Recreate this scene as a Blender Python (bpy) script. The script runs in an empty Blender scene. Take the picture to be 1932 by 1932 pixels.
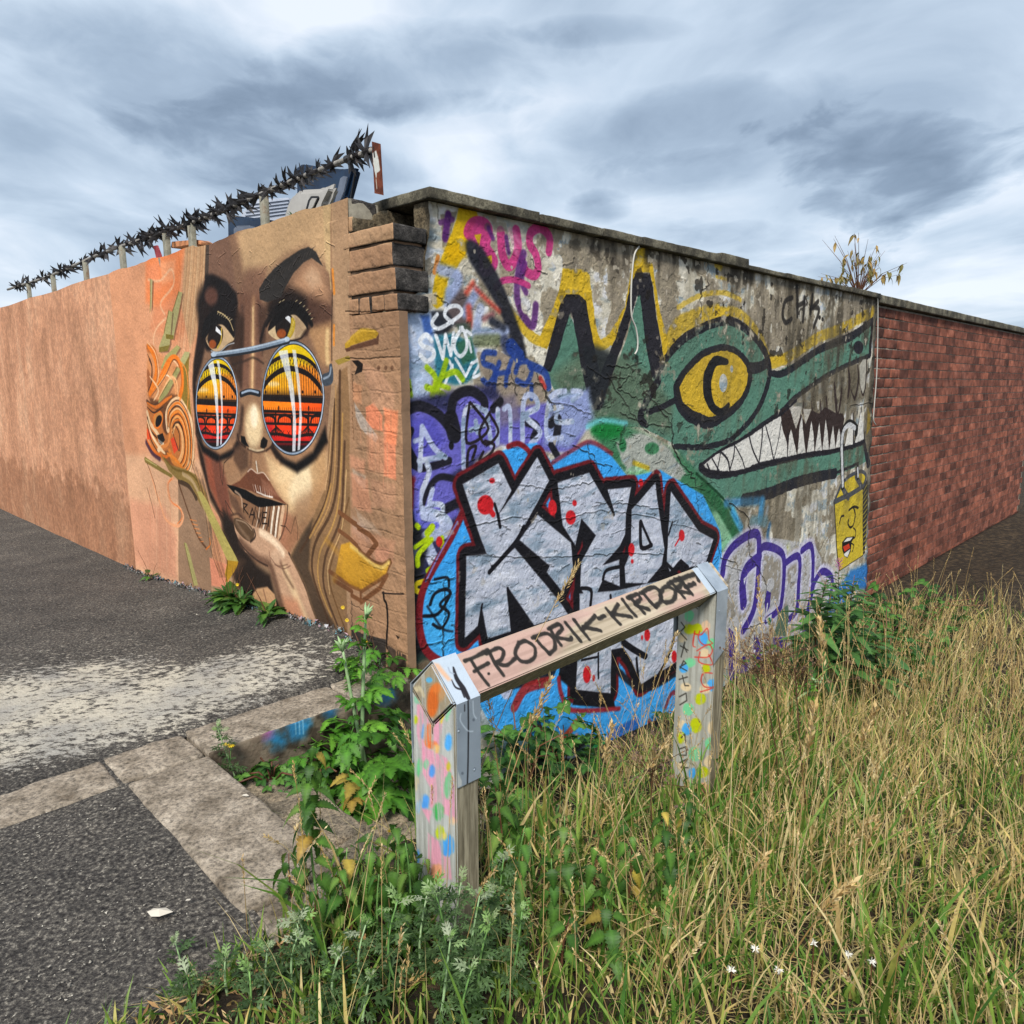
import bpy, bmesh, math, random
import numpy as np
from mathutils import Vector, Matrix
random.seed(7)
R = math.radians
scene = bpy.context.scene

# ------------------------------------------------------------------ camera
CAM_H, PITCH, FPX, HALF = 1.45, R(10), 1386.0, 966.0
cam_data = bpy.data.cameras.new("camera")
cam_data.sensor_width = 36
cam_data.lens = 36 * FPX / (2 * HALF)
cam_data.clip_start = 0.03
cam_data.clip_end = 2000
cam = bpy.data.objects.new("camera", cam_data)
cam.location = (0, 0, CAM_H)
cam.rotation_euler = (R(90) - PITCH, 0, 0)
scene.collection.objects.link(cam)
scene.camera = cam
scene.render.resolution_x = scene.render.resolution_y = 1024
scene.render.engine = 'CYCLES'
scene.cycles.max_bounces = 6
scene.cycles.transparent_max_bounces = 8

# ------------------------------------------------------------------ sky, sun, exposure
SUN_EL, SUN_AZ = R(48), R(-172)          # azimuth from +Y, negative = left: behind the camera, a little to the left
world = bpy.data.worlds.new("World")
scene.world = world
world.use_nodes = True
NT = world.node_tree
NT.nodes.clear()
def wn(t, **k):
    n = NT.nodes.new(t)
    for a, v in k.items():
        setattr(n, a, v)
    return n
def wl(a, b): NT.links.new(a, b)
def wmath(op, a, b=None):
    n = wn('ShaderNodeMath', operation=op)
    for i, v in enumerate((a, b)):
        if v is None: continue
        if isinstance(v, (int, float)): n.inputs[i].default_value = v
        else: wl(v, n.inputs[i])
    return n.outputs[0]
sky = wn('ShaderNodeTexSky', sky_type='NISHITA', sun_disc=False, sun_elevation=SUN_EL, sun_rotation=SUN_AZ)
tc = wn('ShaderNodeTexCoord')
sep = wn('ShaderNodeSeparateXYZ'); wl(tc.outputs['Generated'], sep.inputs[0])
den = wmath('ADD', wmath('MAXIMUM', sep.outputs[2], 0.0), 0.16)
cmb = wn('ShaderNodeCombineXYZ')
wl(wmath('DIVIDE', sep.outputs[0], den), cmb.inputs[0])
wl(wmath('DIVIDE', sep.outputs[1], den), cmb.inputs[1])
def wnoise(scale, detail, rough, dist, off, sc=(1, 1, 1)):
    mp = wn('ShaderNodeMapping'); wl(cmb.outputs[0], mp.inputs[0])
    mp.inputs['Location'].default_value = off
    mp.inputs['Scale'].default_value = sc
    n = wn('ShaderNodeTexNoise')
    wl(mp.outputs[0], n.inputs['Vector'])
    n.inputs['Scale'].default_value = scale; n.inputs['Detail'].default_value = detail
    n.inputs['Roughness'].default_value = rough; n.inputs['Distortion'].default_value = dist
    return n.outputs[0]
n1 = wnoise(0.8, 8, 0.5, 0.5, (3.1, 1.7, 0), (1, .75, 1))
n2 = wnoise(2.2, 8, 0.52, 0.6, (7.3, 2.2, 0), (0.8, .6, 1))
n3 = wnoise(6.5, 8, 0.55, 0.4, (1.3, 8.2, 0), (0.8, .6, 1))
# a few darker cloud banks standing in the view: soft ellipses in sky direction
def bank(cx, cy, rx, ry, rot=0.0):
    u = (cx - HALF) / FPX; v = (HALF - cy) / FPX
    d = Vector((u, v * math.sin(PITCH) + math.cos(PITCH), v * math.cos(PITCH) - math.sin(PITCH))).normalized()
    rgt = Vector((d.y, -d.x, 0)).normalized(); up = rgt.cross(d)
    c, s = math.cos(rot), math.sin(rot)
    ax = rgt * c + up * s; ay = up * c - rgt * s
    def dot(vec):
        n = wn('ShaderNodeVectorMath', operation='DOT_PRODUCT'); wl(tc.outputs['Generated'], n.inputs[0]); n.inputs[1].default_value = vec
        return n.outputs['Value']
    e = wmath('ADD', wmath('POWER', wmath('ABSOLUTE', wmath('MULTIPLY', dot(ax), FPX / rx)), 2.0),
              wmath('POWER', wmath('ABSOLUTE', wmath('MULTIPLY', dot(ay), FPX / ry)), 2.0))
    e = wmath('ADD', e, wmath('ADD', wmath('MULTIPLY', wmath('SUBTRACT', n2, 0.5), 3.4), wmath('MULTIPLY', wmath('SUBTRACT', n3, 0.5), 1.8)))
    front = wmath('GREATER_THAN', dot(d), 0.2)
    return wmath('MULTIPLY', wmath('MAXIMUM', wmath('SUBTRACT', 1.0, e), 0.0), front)
cl = wmath('ADD', wmath('MULTIPLY', n1, 0.55), wmath('MULTIPLY', n2, 0.45))
dens = wmath('ADD', wmath('MULTIPLY', wmath('SUBTRACT', cl, 0.5), 1.15), 0.47)
for (cx, cy, rx, ry, rot, k) in [(390, 170, 260, 110, -0.15, .17), (760, 140, 330, 70, 0.16, .18), (840, 215, 170, 34, 0.05, .08),
                                 (500, 300, 260, 70, -0.1, .15), (1300, 240, 340, 60, 0.05, .12), (1650, 300, 190, 110, 0.0, .34), (1130, 392, 60, 28, 0, .13),
                                 (1390, 445, 150, 30, -.1, .12), (1100, 60, 150, 24, 0, .09), (1320, 325, 300, 36, .05, .09)]:
    dens = wmath('ADD', dens, wmath('MULTIPLY', bank(cx, cy, rx, ry, rot), k))
ramp = wn('ShaderNodeValToRGB'); wl(dens, ramp.inputs[0])
cr = ramp.color_ramp
cr.elements[0].position = 0.36; cr.elements[0].color = (5.7, 6.15, 6.8, 1)
cr.elements[1].position = 0.86; cr.elements[1].color = (1.25, 1.7, 2.35, 1)
e = cr.elements.new(0.48); e.color = (3.95, 4.7, 5.6, 1)
e = cr.elements.new(0.58); e.color = (2.7, 3.4, 4.3, 1)
e = cr.elements.new(0.70); e.color = (1.8, 2.36, 3.15, 1)
mix = wn('ShaderNodeMix', data_type='RGBA'); mix.inputs[0].default_value = 0.93
wl(sky.outputs[0], mix.inputs[6]); wl(ramp.outputs[0], mix.inputs[7])
bg = wn('ShaderNodeBackground'); bg.inputs[1].default_value = 0.05
wl(mix.outputs[2], bg.inputs[0])
wo = wn('ShaderNodeOutputWorld'); wl(bg.outputs[0], wo.inputs[0])
sun_d = bpy.data.lights.new("sun", 'SUN'); sun_d.energy = 1.5; sun_d.angle = R(14); sun_d.color = (1, 0.95, 0.87)
sun = bpy.data.objects.new("sun", sun_d); scene.collection.objects.link(sun)
sd = Vector((math.sin(SUN_AZ) * math.cos(SUN_EL), math.cos(SUN_AZ) * math.cos(SUN_EL), math.sin(SUN_EL)))
sky.sun_rotation = SUN_AZ
sun.rotation_euler = sd.to_track_quat('Z', 'Y').to_euler()
scene.view_settings.view_transform = 'Standard'
scene.view_settings.look = 'None'
scene.view_settings.exposure = 1.66
scene.view_settings.gamma = 1
scene.view_settings.use_curve_mapping = False

# ------------------------------------------------------------------ place frame: a = along the mural wall, b = along the graffiti wall
def ray(x, y):
    u, v = x - HALF, HALF - y
    return Vector((u, v * math.sin(PITCH) + FPX * math.cos(PITCH), v * math.cos(PITCH) - FPX * math.sin(PITCH)))
EYE = Vector((0, 0, CAM_H))
_r = ray(766, 1276)
CORNER = EYE + _r * (-CAM_H / _r.z)
S2 = math.sqrt(0.5)
LD, RD, ZD = Vector((-S2, S2, 0)), Vector((S2, S2, 0)), Vector((0, 0, 1))
def W(a, b, z): return CORNER + LD * a + RD * b + ZD * z
def toab(p):
    d = p - CORNER
    return d.dot(LD), d.dot(RD), p.z
def hit(x, y, p0, n):
    r = ray(x, y)
    return EYE + r * ((p0 - EYE).dot(n) / r.dot(n))
# crops in which features of the place were measured: origin and scale in photo pixels
K = {'F': (0, 0, 3840 / 1932), 'c1': (540, 480, 1100 / 1932), 'c2': (540, 880, 760 / 1932), 'c3': (540, 1500, 1020 / 1932), 'c4': (1240, 680, 460 / 1932),
     'c5': (1500, 700, 800 / 1932), 'c6': (2200, 900, 1120 / 1803), 'c7': (1500, 1400, 1200 / 1783), 'd1': (540, 2100, 1100 / 1932),
     'd5': (2500, 2000, 820 / 1760), 'd6': (1500, 2400, 500 / 1073), 'd7': (1260, 1000, 300 / 828), 'd8': (540, 1100, 280 / 475),
     'd9': (1260, 1900, 400 / 1104), 'd10': (3100, 1500, 220 / 531),
     'k1': (2600, 1250, 700 / 1092), 'k2': (545, 1000, 300 / 364)}
def px(crop, x, y):
    o = K[crop]
    return ((o[0] + x * o[2]) * 1932 / 3840, (o[1] + y * o[2]) * 1932 / 3840)

# ------------------------------------------------------------------ heights of the ground
def lerp(a, b, t): return a + (b - a) * t
def sstep(a, b, x):
    t = min(1, max(0, (x - a) / (b - a)))
    return t * t * (3 - 2 * t)
def path_z(a, b):
    wall = float(np.interp(a, [-8, .19, .55, 3.6, 20], [0, .03, .10, -.16, -.5]))
    far = -.05 * min(6, max(0, a - .19)) if a > .19 else -.012
    t = math.exp(min(0, b) / .55)
    return lerp(far, wall, t) if a > .19 else far
def bank_z(b): return float(np.interp(b, [-3, -.95, .45, 3, 6, 12], [0, -.03, -.23, -.62, -.75, -.8]))
def low_z(b): return float(np.interp(b, [-1.03, .6, 1.2, 3, 6, 12], [-.25, -.86, -.94, -1.05, -.95, -.9]))
def soil_z(a, b):
    if b < -1.0:
        t = sstep(-1.05, -1.25, a)
        if a > .2: return path_z(a, b) - (.3 if a < 4 and b > -4 else .6)
        return lerp(-.10 - (.4 if b < -3 else 0), .015, t)
    if a > 0.4: return path_z(a, min(b, 0)) - (.08 if a < .7 else (.25 if a < 3 else .6))
    t = sstep(-.35, -1.25, a)
    z = lerp(low_z(b), bank_z(b), t)
    return z
def groundpt(x, y, lift=0.0):
    r = ray(x, y)
    t, prev = 0.0004, None
    for i in range(4000):
        p = EYE + r * t
        a, b, z = toab(p)
        if z <= soil_z(a, b) + lift: return a, b, soil_z(a, b)
        t += .000006
    return a, b, z

# ------------------------------------------------------------------ naming helpers
COL = scene.collection
def thing(name, label, cat, loc=(0, 0, 0), group=None, rz=0.0):
    o = bpy.data.objects.new(name, None)
    o.empty_display_size = .1
    COL.objects.link(o); o.location = loc; o.rotation_euler = (0, 0, rz)
    o['label'] = label; o['category'] = cat
    if group: o['group'] = group
    return o
def tag(o, label=None, cat=None, group=None, kind=None):
    if label: o['label'] = label
    if cat: o['category'] = cat
    if group: o['group'] = group
    if kind: o['kind'] = kind
    return o
def link(name, me, parent=None, world=True, label=None):
    o = bpy.data.objects.new(name, me); COL.objects.link(o)
    if parent:
        o.parent = parent
        if world:
            q = parent
            off = Vector((0, 0, 0))
            while q: off += Vector(q.location); q = q.parent
            o.location = -off
    if label: o['label'] = label
    return o
def mesh(name, vs, fs, mats, fm=None, uv=None, smooth=False, recalc=True):
    """vs in world metres; mats a list; fm material index per face; uv function of a vertex"""
    me = bpy.data.meshes.new(name)
    me.from_pydata([tuple(v) for v in vs], [], fs)
    for m in (mats if isinstance(mats, (list, tuple)) else [mats]): me.materials.append(m)
    if fm: me.polygons.foreach_set('material_index', fm)
    if smooth: me.polygons.foreach_set('use_smooth', [True] * len(fs))
    if uv:
        l = me.uv_layers.new(name='uv')
        cache = [uv(v) for v in vs]
        l.data.foreach_set('uv', [c for lp in me.loops for c in cache[lp.vertex_index]])
    if recalc:
        bm = bmesh.new(); bm.from_mesh(me); bmesh.ops.recalc_face_normals(bm, faces=bm.faces); bm.to_mesh(me); bm.free()
    me.update()
    return me
def A(pts): return [W(*p) for p in pts]
def hash3(x, y, z):
    return math.sin(x * 12.9898 + y * 78.233 + z * 37.719) * 43758.5453 % 1.0
from mathutils import noise as mnoise
def block(name, a0, a1, b0, b1, z0, z1, mats, bev=.012, cuts=3, rough=.005, freq=9.0, uv=None, fmf=None, seed=0, warp=.0, smooth=True):
    """a stone or brick: bevelled, subdivided and roughened box, coordinates in the a b z frame"""
    bm = bmesh.new(); bmesh.ops.create_cube(bm, size=1)
    for v in bm.verts:
        v.co = Vector((lerp(a0, a1, v.co.x + .5), lerp(b0, b1, v.co.y + .5), lerp(z0, z1, v.co.z + .5)))
    bmesh.ops.bevel(bm, geom=bm.edges[:], offset=bev, segments=2, profile=.6, affect='EDGES')
    L = max(a1 - a0, b1 - b0, z1 - z0)
    if cuts:
        for it in range(cuts):
            ed = [e for e in bm.edges if e.calc_length() > L / (2 ** (it + 1)) * .9 and e.calc_length() > .035]
            if ed: bmesh.ops.subdivide_edges(bm, edges=ed, cuts=1, use_grid_fill=True)
    bmesh.ops.triangulate(bm, faces=[f for f in bm.faces if len(f.verts) > 4])
    so = Vector((seed * 3.17, seed * 1.31, seed * 7.7))
    for v in bm.verts:
        n = mnoise.noise_vector(v.co * freq + so) * rough + mnoise.noise_vector(v.co * freq * 3 + so) * rough * .45
        n += mnoise.noise_vector(v.co * 2.3 + so) * warp
        v.co += n
    if fmf:
        bm.normal_update()
        for f in bm.faces: f.material_index = fmf(f.normal)
    for v in bm.verts: v.co = W(*v.co)
    bmesh.ops.recalc_face_normals(bm, faces=bm.faces)
    me = bpy.data.meshes.new(name)
    if uv:
        l = bm.loops.layers.uv.new('uv')
        for f in bm.faces:
            for lp in f.loops: lp[l].uv = uv(lp.vert.co)
    for f in bm.faces: f.smooth = smooth
    bm.to_mesh(me); bm.free()
    for m in (mats if isinstance(mats, (list, tuple)) else [mats]): me.materials.append(m)
    return me
def prism(poly, d0, d1, frame):
    """extrude a 2-D outline: frame(u, v, d) gives the world point"""
    n = len(poly)
    vs = [frame(u, v, d0) for u, v in poly] + [frame(u, v, d1) for u, v in poly]
    fs = [tuple(range(n)), tuple(range(2 * n - 1, n - 1, -1))] + [(i, (i + 1) % n, n + (i + 1) % n, n + i) for i in range(n)]
    return vs, fs
def tube(pts, rad, sides=6, cap=True):
    vs, fs = [], []
    n = len(pts)
    rads = rad if isinstance(rad, (list, tuple)) else [rad] * n
    ref = None
    for i, p in enumerate(pts):
        t = (Vector(pts[min(i + 1, n - 1)]) - Vector(pts[max(i - 1, 0)])).normalized()
        x = t.orthogonal().normalized() if ref is None else (ref - t * ref.dot(t)).normalized()
        ref = x; y = t.cross(x)
        for k in range(sides):
            an = 2 * math.pi * k / sides
            vs.append(Vector(p) + (x * math.cos(an) + y * math.sin(an)) * rads[i])
    for i in range(n - 1):
        for k in range(sides):
            fs.append((i * sides + k, i * sides + (k + 1) % sides, (i + 1) * sides + (k + 1) % sides, (i + 1) * sides + k))
    if cap:
        fs.append(tuple(range(sides))); fs.append(tuple((n - 1) * sides + k for k in range(sides)))
    return vs, fs
def join(*geos):
    vs, fs = [], []
    for v, f in geos:
        o = len(vs); vs += list(v); fs += [tuple(i + o for i in q) for q in f]
    return vs, fs

# ------------------------------------------------------------------ paint: spray, brush and print laid onto flat surfaces in that surface's own metres
def hexc(h):
    if not isinstance(h, str): return np.array(h, np.float32)
    h = h.lstrip('#')
    return np.array([int(h[i:i + 2], 16) / 255 for i in (0, 2, 4)], np.float32)
def fnoise(h, w, cell, octv=4, seed=0, sx=1.0, sy=1.0, pers=.5):
    rng = np.random.default_rng(seed)
    out = np.zeros((h, w), np.float32); amp = 1; tot = 0
    for o in range(octv):
        cx, cy = max(1.5, cell * sx / 2 ** o), max(1.5, cell * sy / 2 ** o)
        gw, gh = int(w / cx) + 3, int(h / cy) + 3
        g = rng.random((gh, gw), dtype=np.float32)
        xs = np.arange(w, dtype=np.float32) / cx; ys = np.arange(h, dtype=np.float32) / cy
        xi = xs.astype(int); yi = ys.astype(int); fx = xs - xi; fy = ys - yi
        fx = fx * fx * (3 - 2 * fx); fy = fy * fy * (3 - 2 * fy)
        gx = g[:, xi] * (1 - fx) + g[:, xi + 1] * fx
        out += amp * (gx[yi] * (1 - fy)[:, None] + gx[yi + 1] * fy[:, None])
        tot += amp; amp *= pers
    return out / tot
def spl(pts, close=False, n=6):
    p = np.asarray(pts, np.float64); out = []; N = len(p)
    rng = range(N if close else N - 1)
    for i in rng:
        if close: p0, p1, p2, p3 = p[(i - 1) % N], p[i], p[(i + 1) % N], p[(i + 2) % N]
        else: p0, p1, p2, p3 = p[max(i - 1, 0)], p[i], p[i + 1], p[min(i + 2, N - 1)]
        for k in range(n):
            t = k / n
            out.append(.5 * (2 * p1 + (p2 - p0) * t + (2 * p0 - 5 * p1 + 4 * p2 - p3) * t * t + (3 * p1 - p0 - 3 * p2 + p3) * t ** 3))
    if not close: out.append(p[-1])
    return np.array(out)
class Canvas:
    def __init__(s, P0, U, V, u0, u1, v0, v1, ppm, base):
        s.P0, s.U, s.V, s.N = P0, U, V, U.cross(V)
        s.u0, s.u1, s.v0, s.v1, s.ppm = u0, u1, v0, v1, ppm
        s.w, s.h = int((u1 - u0) * ppm), int((v1 - v0) * ppm)
        s.img = np.empty((s.h, s.w, 3), np.float32); s.img[:] = hexc(base)
        s.hgt = np.full((s.h, s.w), .5, np.float32)
        s.n1 = fnoise(s.h, s.w, 10, 3, 11) - .5
        s.n2 = fnoise(s.h, s.w, 60, 5, 12)
        s.wear = None; s.clip = None; s.wk = 1.0
    def m(s, crop, pts):
        out = []
        for x, y in pts:
            p = hit(*px(crop, x, y), s.P0, s.N) - s.P0
            out.append(((p.dot(s.U) - s.u0) * s.ppm, (p.dot(s.V) - s.v0) * s.ppm))
        return np.array(out)
    def uv(s, co):
        p = co - s.P0
        return ((p.dot(s.U) - s.u0) / (s.u1 - s.u0), (p.dot(s.V) - s.v0) / (s.v1 - s.v0))
    def sc(s, crop, pts):
        c = np.mean(np.array(pts, float), 0)
        q = s.m(crop, [tuple(c), (c[0], c[1] + 1)])
        return float(np.hypot(*(q[1] - q[0])))
    def bbox(s, P, pad):
        x0 = max(0, int(P[:, 0].min() - pad)); x1 = min(s.w, int(P[:, 0].max() + pad) + 2)
        y0 = max(0, int(P[:, 1].min() - pad)); y1 = min(s.h, int(P[:, 1].max() + pad) + 2)
        return x0, x1, y0, y1
    def dist(s, P, close, box, reach, rads=None):
        x0, x1, y0, y1 = box
        D = np.full((y1 - y0, x1 - x0), 1e6, np.float32)
        n = len(P)
        for i in range(n if close else n - 1):
            p, q = P[i], P[(i + 1) % n]
            r0 = rads[i] if rads is not None else 0; r1 = rads[(i + 1) % n] if rads is not None else 0
            pad = reach + max(r0, r1)
            ax = max(x0, int(min(p[0], q[0]) - pad)); bx = min(x1, int(max(p[0], q[0]) + pad) + 2)
            ay = max(y0, int(min(p[1], q[1]) - pad)); by = min(y1, int(max(p[1], q[1]) + pad) + 2)
            if ax >= bx or ay >= by: continue
            X = np.arange(ax, bx, dtype=np.float32)[None, :] - p[0]; Y = np.arange(ay, by, dtype=np.float32)[:, None] - p[1]
            d = q - p; l2 = float(d @ d) + 1e-9
            t = np.clip((X * d[0] + Y * d[1]) / l2, 0, 1)
            dd = np.sqrt((X - t * d[0]) ** 2 + (Y - t * d[1]) ** 2) - (r0 + (r1 - r0) * t)
            v = D[ay - y0:by - y0, ax - x0:bx - x0]
            np.minimum(v, dd, out=v)
        return D
    def put(s, al, box, col, a):
        x0, x1, y0, y1 = box
        al = al * a
        if s.wear is not None: al = al * s.wear[y0:y1, x0:x1]
        if s.clip is not None: al = al * s.clip[y0:y1, x0:x1]
        v = s.img[y0:y1, x0:x1]
        v += (hexc(col) - v) * al[..., None]
    def inside(s, P, box):
        x0, x1, y0, y1 = box
        M = np.zeros((y1 - y0, x1 - x0), bool)
        X = np.arange(x0, x1, dtype=np.float32)
        n = len(P)
        for i in range(n):
            p, q = P[i], P[(i + 1) % n]
            if p[1] == q[1]: continue
            if p[1] > q[1]: p, q = q, p
            r0 = max(y0, int(math.ceil(p[1]))); r1 = min(y1, int(math.ceil(q[1])))
            if r0 >= r1: continue
            ys = np.arange(r0, r1)
            xc = p[0] + (ys - p[1]) * (q[0] - p[0]) / (q[1] - p[1])
            M[r0 - y0:r1 - y0] ^= X[None, :] >= xc[:, None]
        return M
    def polymask(s, crop, pts, soft=1.0, sm=0, rough=0):
        P = s.m(crop, pts)
        if sm: P = spl(P, True, sm)
        sp = max(.8, soft * s.sc(crop, pts) if soft != 1.0 else .8)
        box = s.bbox(P, sp + 2)
        if box[0] >= box[1] or box[2] >= box[3]: return None, box
        M = s.inside(P, box)
        D = s.dist(P, True, box, sp + 2)
        D = np.where(M, -np.minimum(D, sp * 2), D)
        if rough: D = D + s.n1[box[2]:box[3], box[0]:box[1]] * rough * s.sc(crop, pts) * 2
        t = np.clip(.5 - D / (2 * sp), 0, 1)
        return t * t * (3 - 2 * t), box
    def poly(s, crop, pts, col, soft=1.0, a=1.0, rough=0, sm=0):
        al, box = s.polymask(crop, pts, soft, sm, rough)
        if al is not None: s.put(al, box, col, a)
    def line(s, crop, pts, w, col, soft=1.0, a=1.0, rough=0, sm=5, close=False, taper=None):
        P = s.m(crop, pts); k = s.sc(crop, pts)
        if sm and len(pts) > 2: P = spl(P, close, sm)
        r = w * k / 2 * s.wk
        if taper is not None: rads = np.interp(np.linspace(0, 1, len(P)), np.linspace(0, 1, len(taper)), taper) * r
        else: rads = np.full(len(P), r)
        sp = max(.8, soft * k if soft != 1.0 else .8)
        box = s.bbox(P, r * (max(taper) if taper is not None else 1) + sp + 2)
        if box[0] >= box[1] or box[2] >= box[3]: return
        D = s.dist(P, close, box, sp + 2, rads)
        if rough: D = D + s.n1[box[2]:box[3], box[0]:box[1]] * rough * k * 2
        t = np.clip(.5 - D / (2 * sp), 0, 1)
        s.put(t * t * (3 - 2 * t), box, col, a)
    def ell(s, crop, e, col, soft=1.0, a=1.0, rough=0):
        s.poly(crop, ellp(*e), col, soft, a, rough)
    def crack(s, crop, pts, w=5, depth=.5, col='#1c1916', a=.85):
        P = np.array(pts, float)
        out = [P[0]]
        rng = np.random.default_rng(int(abs(P.sum())) % 9999)
        for i in range(len(P) - 1):
            nk = max(4, int(np.hypot(*(P[i + 1] - P[i])) / 16))
            for k in range(1, nk + 1):
                t = k / nk
                out.append(P[i] + (P[i + 1] - P[i]) * t + (rng.normal(0, 4.0, 2) if k < nk else 0))
        out = [tuple(q) for q in out]
        tp = list(rng.uniform(.15, 1.3, 15))
        s.line(crop, out, w / s.wk, col, a=a, sm=0, taper=tp)
        Q = s.m(crop, out); r = w * s.sc(crop, pts) / 2
        box = s.bbox(Q, r + 4)
        if box[0] < box[1] and box[2] < box[3]:
            D = s.dist(Q, False, box, r + 3)
            v = s.hgt[box[2]:box[3], box[0]:box[1]]
            v -= depth * np.clip(1 - D / (r + 2), 0, 1)
    def grime(s, col, m, a):
        s.img += (hexc(col) - s.img) * (np.clip(m, 0, 1) * a)[..., None]
    def image(s, name, gain=1.0):
        im = np.clip(s.img, 0, 1)
        gr_ = (im @ np.array([.3, .59, .11], np.float32))[..., None]
        im = np.clip(gr_ + (im - gr_) * 1.16, 0, 1)
        lin = np.where(im <= .04045, im / 12.92, ((im + .055) / 1.055) ** 2.4) * gain
        srgb = np.clip(np.where(lin <= .0031308, lin * 12.92, 1.055 * lin ** (1 / 2.4) - .055), 0, 1)
        return to_image(name, srgb)
def to_image(name, rgb, data=False):
    h, w = rgb.shape[:2]
    buf = np.ones((h, w, 4), np.float32); buf[..., :3] = rgb if rgb.ndim == 3 else rgb[..., None]
    im = bpy.data.images.new(name, w, h, alpha=False)
    if data: im.colorspace_settings.name = 'Non-Color'
    im.pixels.foreach_set(buf.ravel()); im.update(); im.pack()
    return im
def ellp(cx, cy, rx, ry, rot=0, n=30):
    c, s = math.cos(R(rot)), math.sin(R(rot))
    return [(cx + rx * math.cos(2 * math.pi * i / n) * c - ry * math.sin(2 * math.pi * i / n) * s,
             cy + rx * math.cos(2 * math.pi * i / n) * s + ry * math.sin(2 * math.pi * i / n) * c) for i in range(n)]
# ================================================================== PAINT: the portrait mural on the left wall
M = Canvas(CORNER, LD, ZD, -.06, 3.95, -.3, 2.42, 400, '#a5876b')
def nz(c, lo, hi, cell=60, seed=1, o=4, sx=1, sy=1): return np.clip((fnoise(c.h, c.w, cell, o, seed, sx, sy) - lo) / (hi - lo), 0, 1)
m = M; m.wk = 1.12
# left panel: peach ground with brushed orange
m.poly('c2', [(-600, 100), (-400, 60), (0, 180), (612, 0), (578, 430), (540, 700), (510, 950), (470, 1250), (465, 1450), (490, 1700), (520, 2000), (600, 2500), (900, 3000), (700, 3300), (-400, 3300)], '#cf9876')
m.grime('#e08f5e', nz(m, .5, .64, 90, 3, sx=.6, sy=2.4), .0)
for pts, c, sf, a in [([(20, 180), (400, 40), (350, 420), (330, 760), (100, 700), (20, 640)], '#dd8455', 60, .85), ([(20, 320), (130, 250), (160, 520), (60, 560)], '#d98d68', 40, .7),
                      ([(150, 260), (300, 240), (290, 420), (170, 480)], '#e0a27c', 40, .7), ([(100, 700), (330, 560), (420, 900), (300, 1050), (60, 900)], '#cf8a66', 60, .8),
                      ([(400, 20), (604, -30), (575, 430), (520, 880), (440, 1100), (360, 700)], '#b4916f', 30, .9)]:
    m.poly('c2', pts, c, sf, a)
for i in range(16):
    x0 = 405 + i * 12.4
    m.line('c2', [(x0 + 3, 20), (x0, 110 - (i % 3) * 10), (x0 - 22, 480), (x0 - 62, 900), (x0 - 90 - i, 1300)], 4 + (i * 7 % 5), ['#dbbb94', '#8a6a50', '#c79c74', '#a97c5a', '#e0c7a2'][i % 5], 3, .75)
for pts, w, c in [([(40, 430), (150, 440), (260, 330), (280, 480), (160, 650), (200, 760)], 22, '#e0b593'), ([(330, 180), (350, 420), (320, 560)], 16, '#c87648'),
                  ([(210, 800), (120, 900), (90, 1040), (150, 1200)], 18, '#e2bb97'), ([(90, 640), (70, 760), (110, 900)], 12, '#dba582')]:
    m.line('c2', pts, w, c, 12, .8)
# lower left
m.poly('c3', [(-200, 380), (430, 420), (470, 720), (480, 1350), (-200, 1250)], '#d5ab8b', 40, .9)
m.poly('c3', [(245, 590), (420, 560), (485, 800), (480, 1370), (245, 1290)], '#937760', 10)
m.poly('c3', [(-100, 700), (150, 760), (235, 980), (230, 1280), (-100, 1160)], '#cf957a', 40, .7)
for x in range(40, 240, 24): m.line('c3', [(x, 620 + x % 40), (x + 4, 1000), (x + 2, 1200)], 7, ['#e3bc9c', '#c98468', '#dca384'][x // 24 % 3], 5, .5)
m.poly('c3', [(462, 1120), (610, 1180), (600, 1340), (480, 1320)], '#d58f73', 6)
# face ground
face = [(598, 40), (700, 10), (900, -80), (1300, -240), (1560, -330), (1790, -400), (1800, 560), (1795, 900), (1800, 1300), (1740, 2000), (1560, 2600), (1400, 2900), (1300, 3100), (800, 2900), (640, 2500), (560, 2200), (500, 1800), (470, 1450), (475, 1250), (510, 950), (540, 700), (578, 430)]
m.poly('c2', face, '#80634f')
m.poly('c2', [(620, 0), (800, -40), (860, 400), (900, 600), (700, 500), (600, 400)], '#6f5447', 50, .7)
m.poly('c2', [(880, 0), (1000, -160), (1790, -420), (1780, 300), (1690, 260), (1550, 110), (1350, 200), (1150, 400), (950, 330)], '#c0a07c', 90, .95)
m.poly('c2', [(1700, -380), (1772, -400), (1775, 380), (1735, 330)], '#c4a880', 26, .8)
m.poly('c2', [(1000, 330), (1180, 300), (1150, 480), (1110, 700), (980, 700), (900, 560)], '#7b5c4b', 60, .8)
m.poly('c2', [(592, 0), (628, 0), (612, 420), (575, 420)], '#3c342e', 8, .8)
# nose bridge
m.poly('c2', [(900, 560), (1110, 560), (1120, 1000), (1120, 1480), (920, 1480), (900, 1000)], '#6e4f40', 50, .9)
m.line('c2', [(1050, 620), (1040, 900), (1030, 1200), (1030, 1470)], 95, '#a98363', 50, .95, taper=[.5, .8, 1, 1])
m.line('c2', [(1045, 700), (1038, 950), (1032, 1200), (1035, 1450)], 34, '#d8b78d', 22, .9)
m.line('c2', [(945, 700), (930, 1100), (925, 1450)], 60, '#4a352c', 40, .8)
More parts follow.
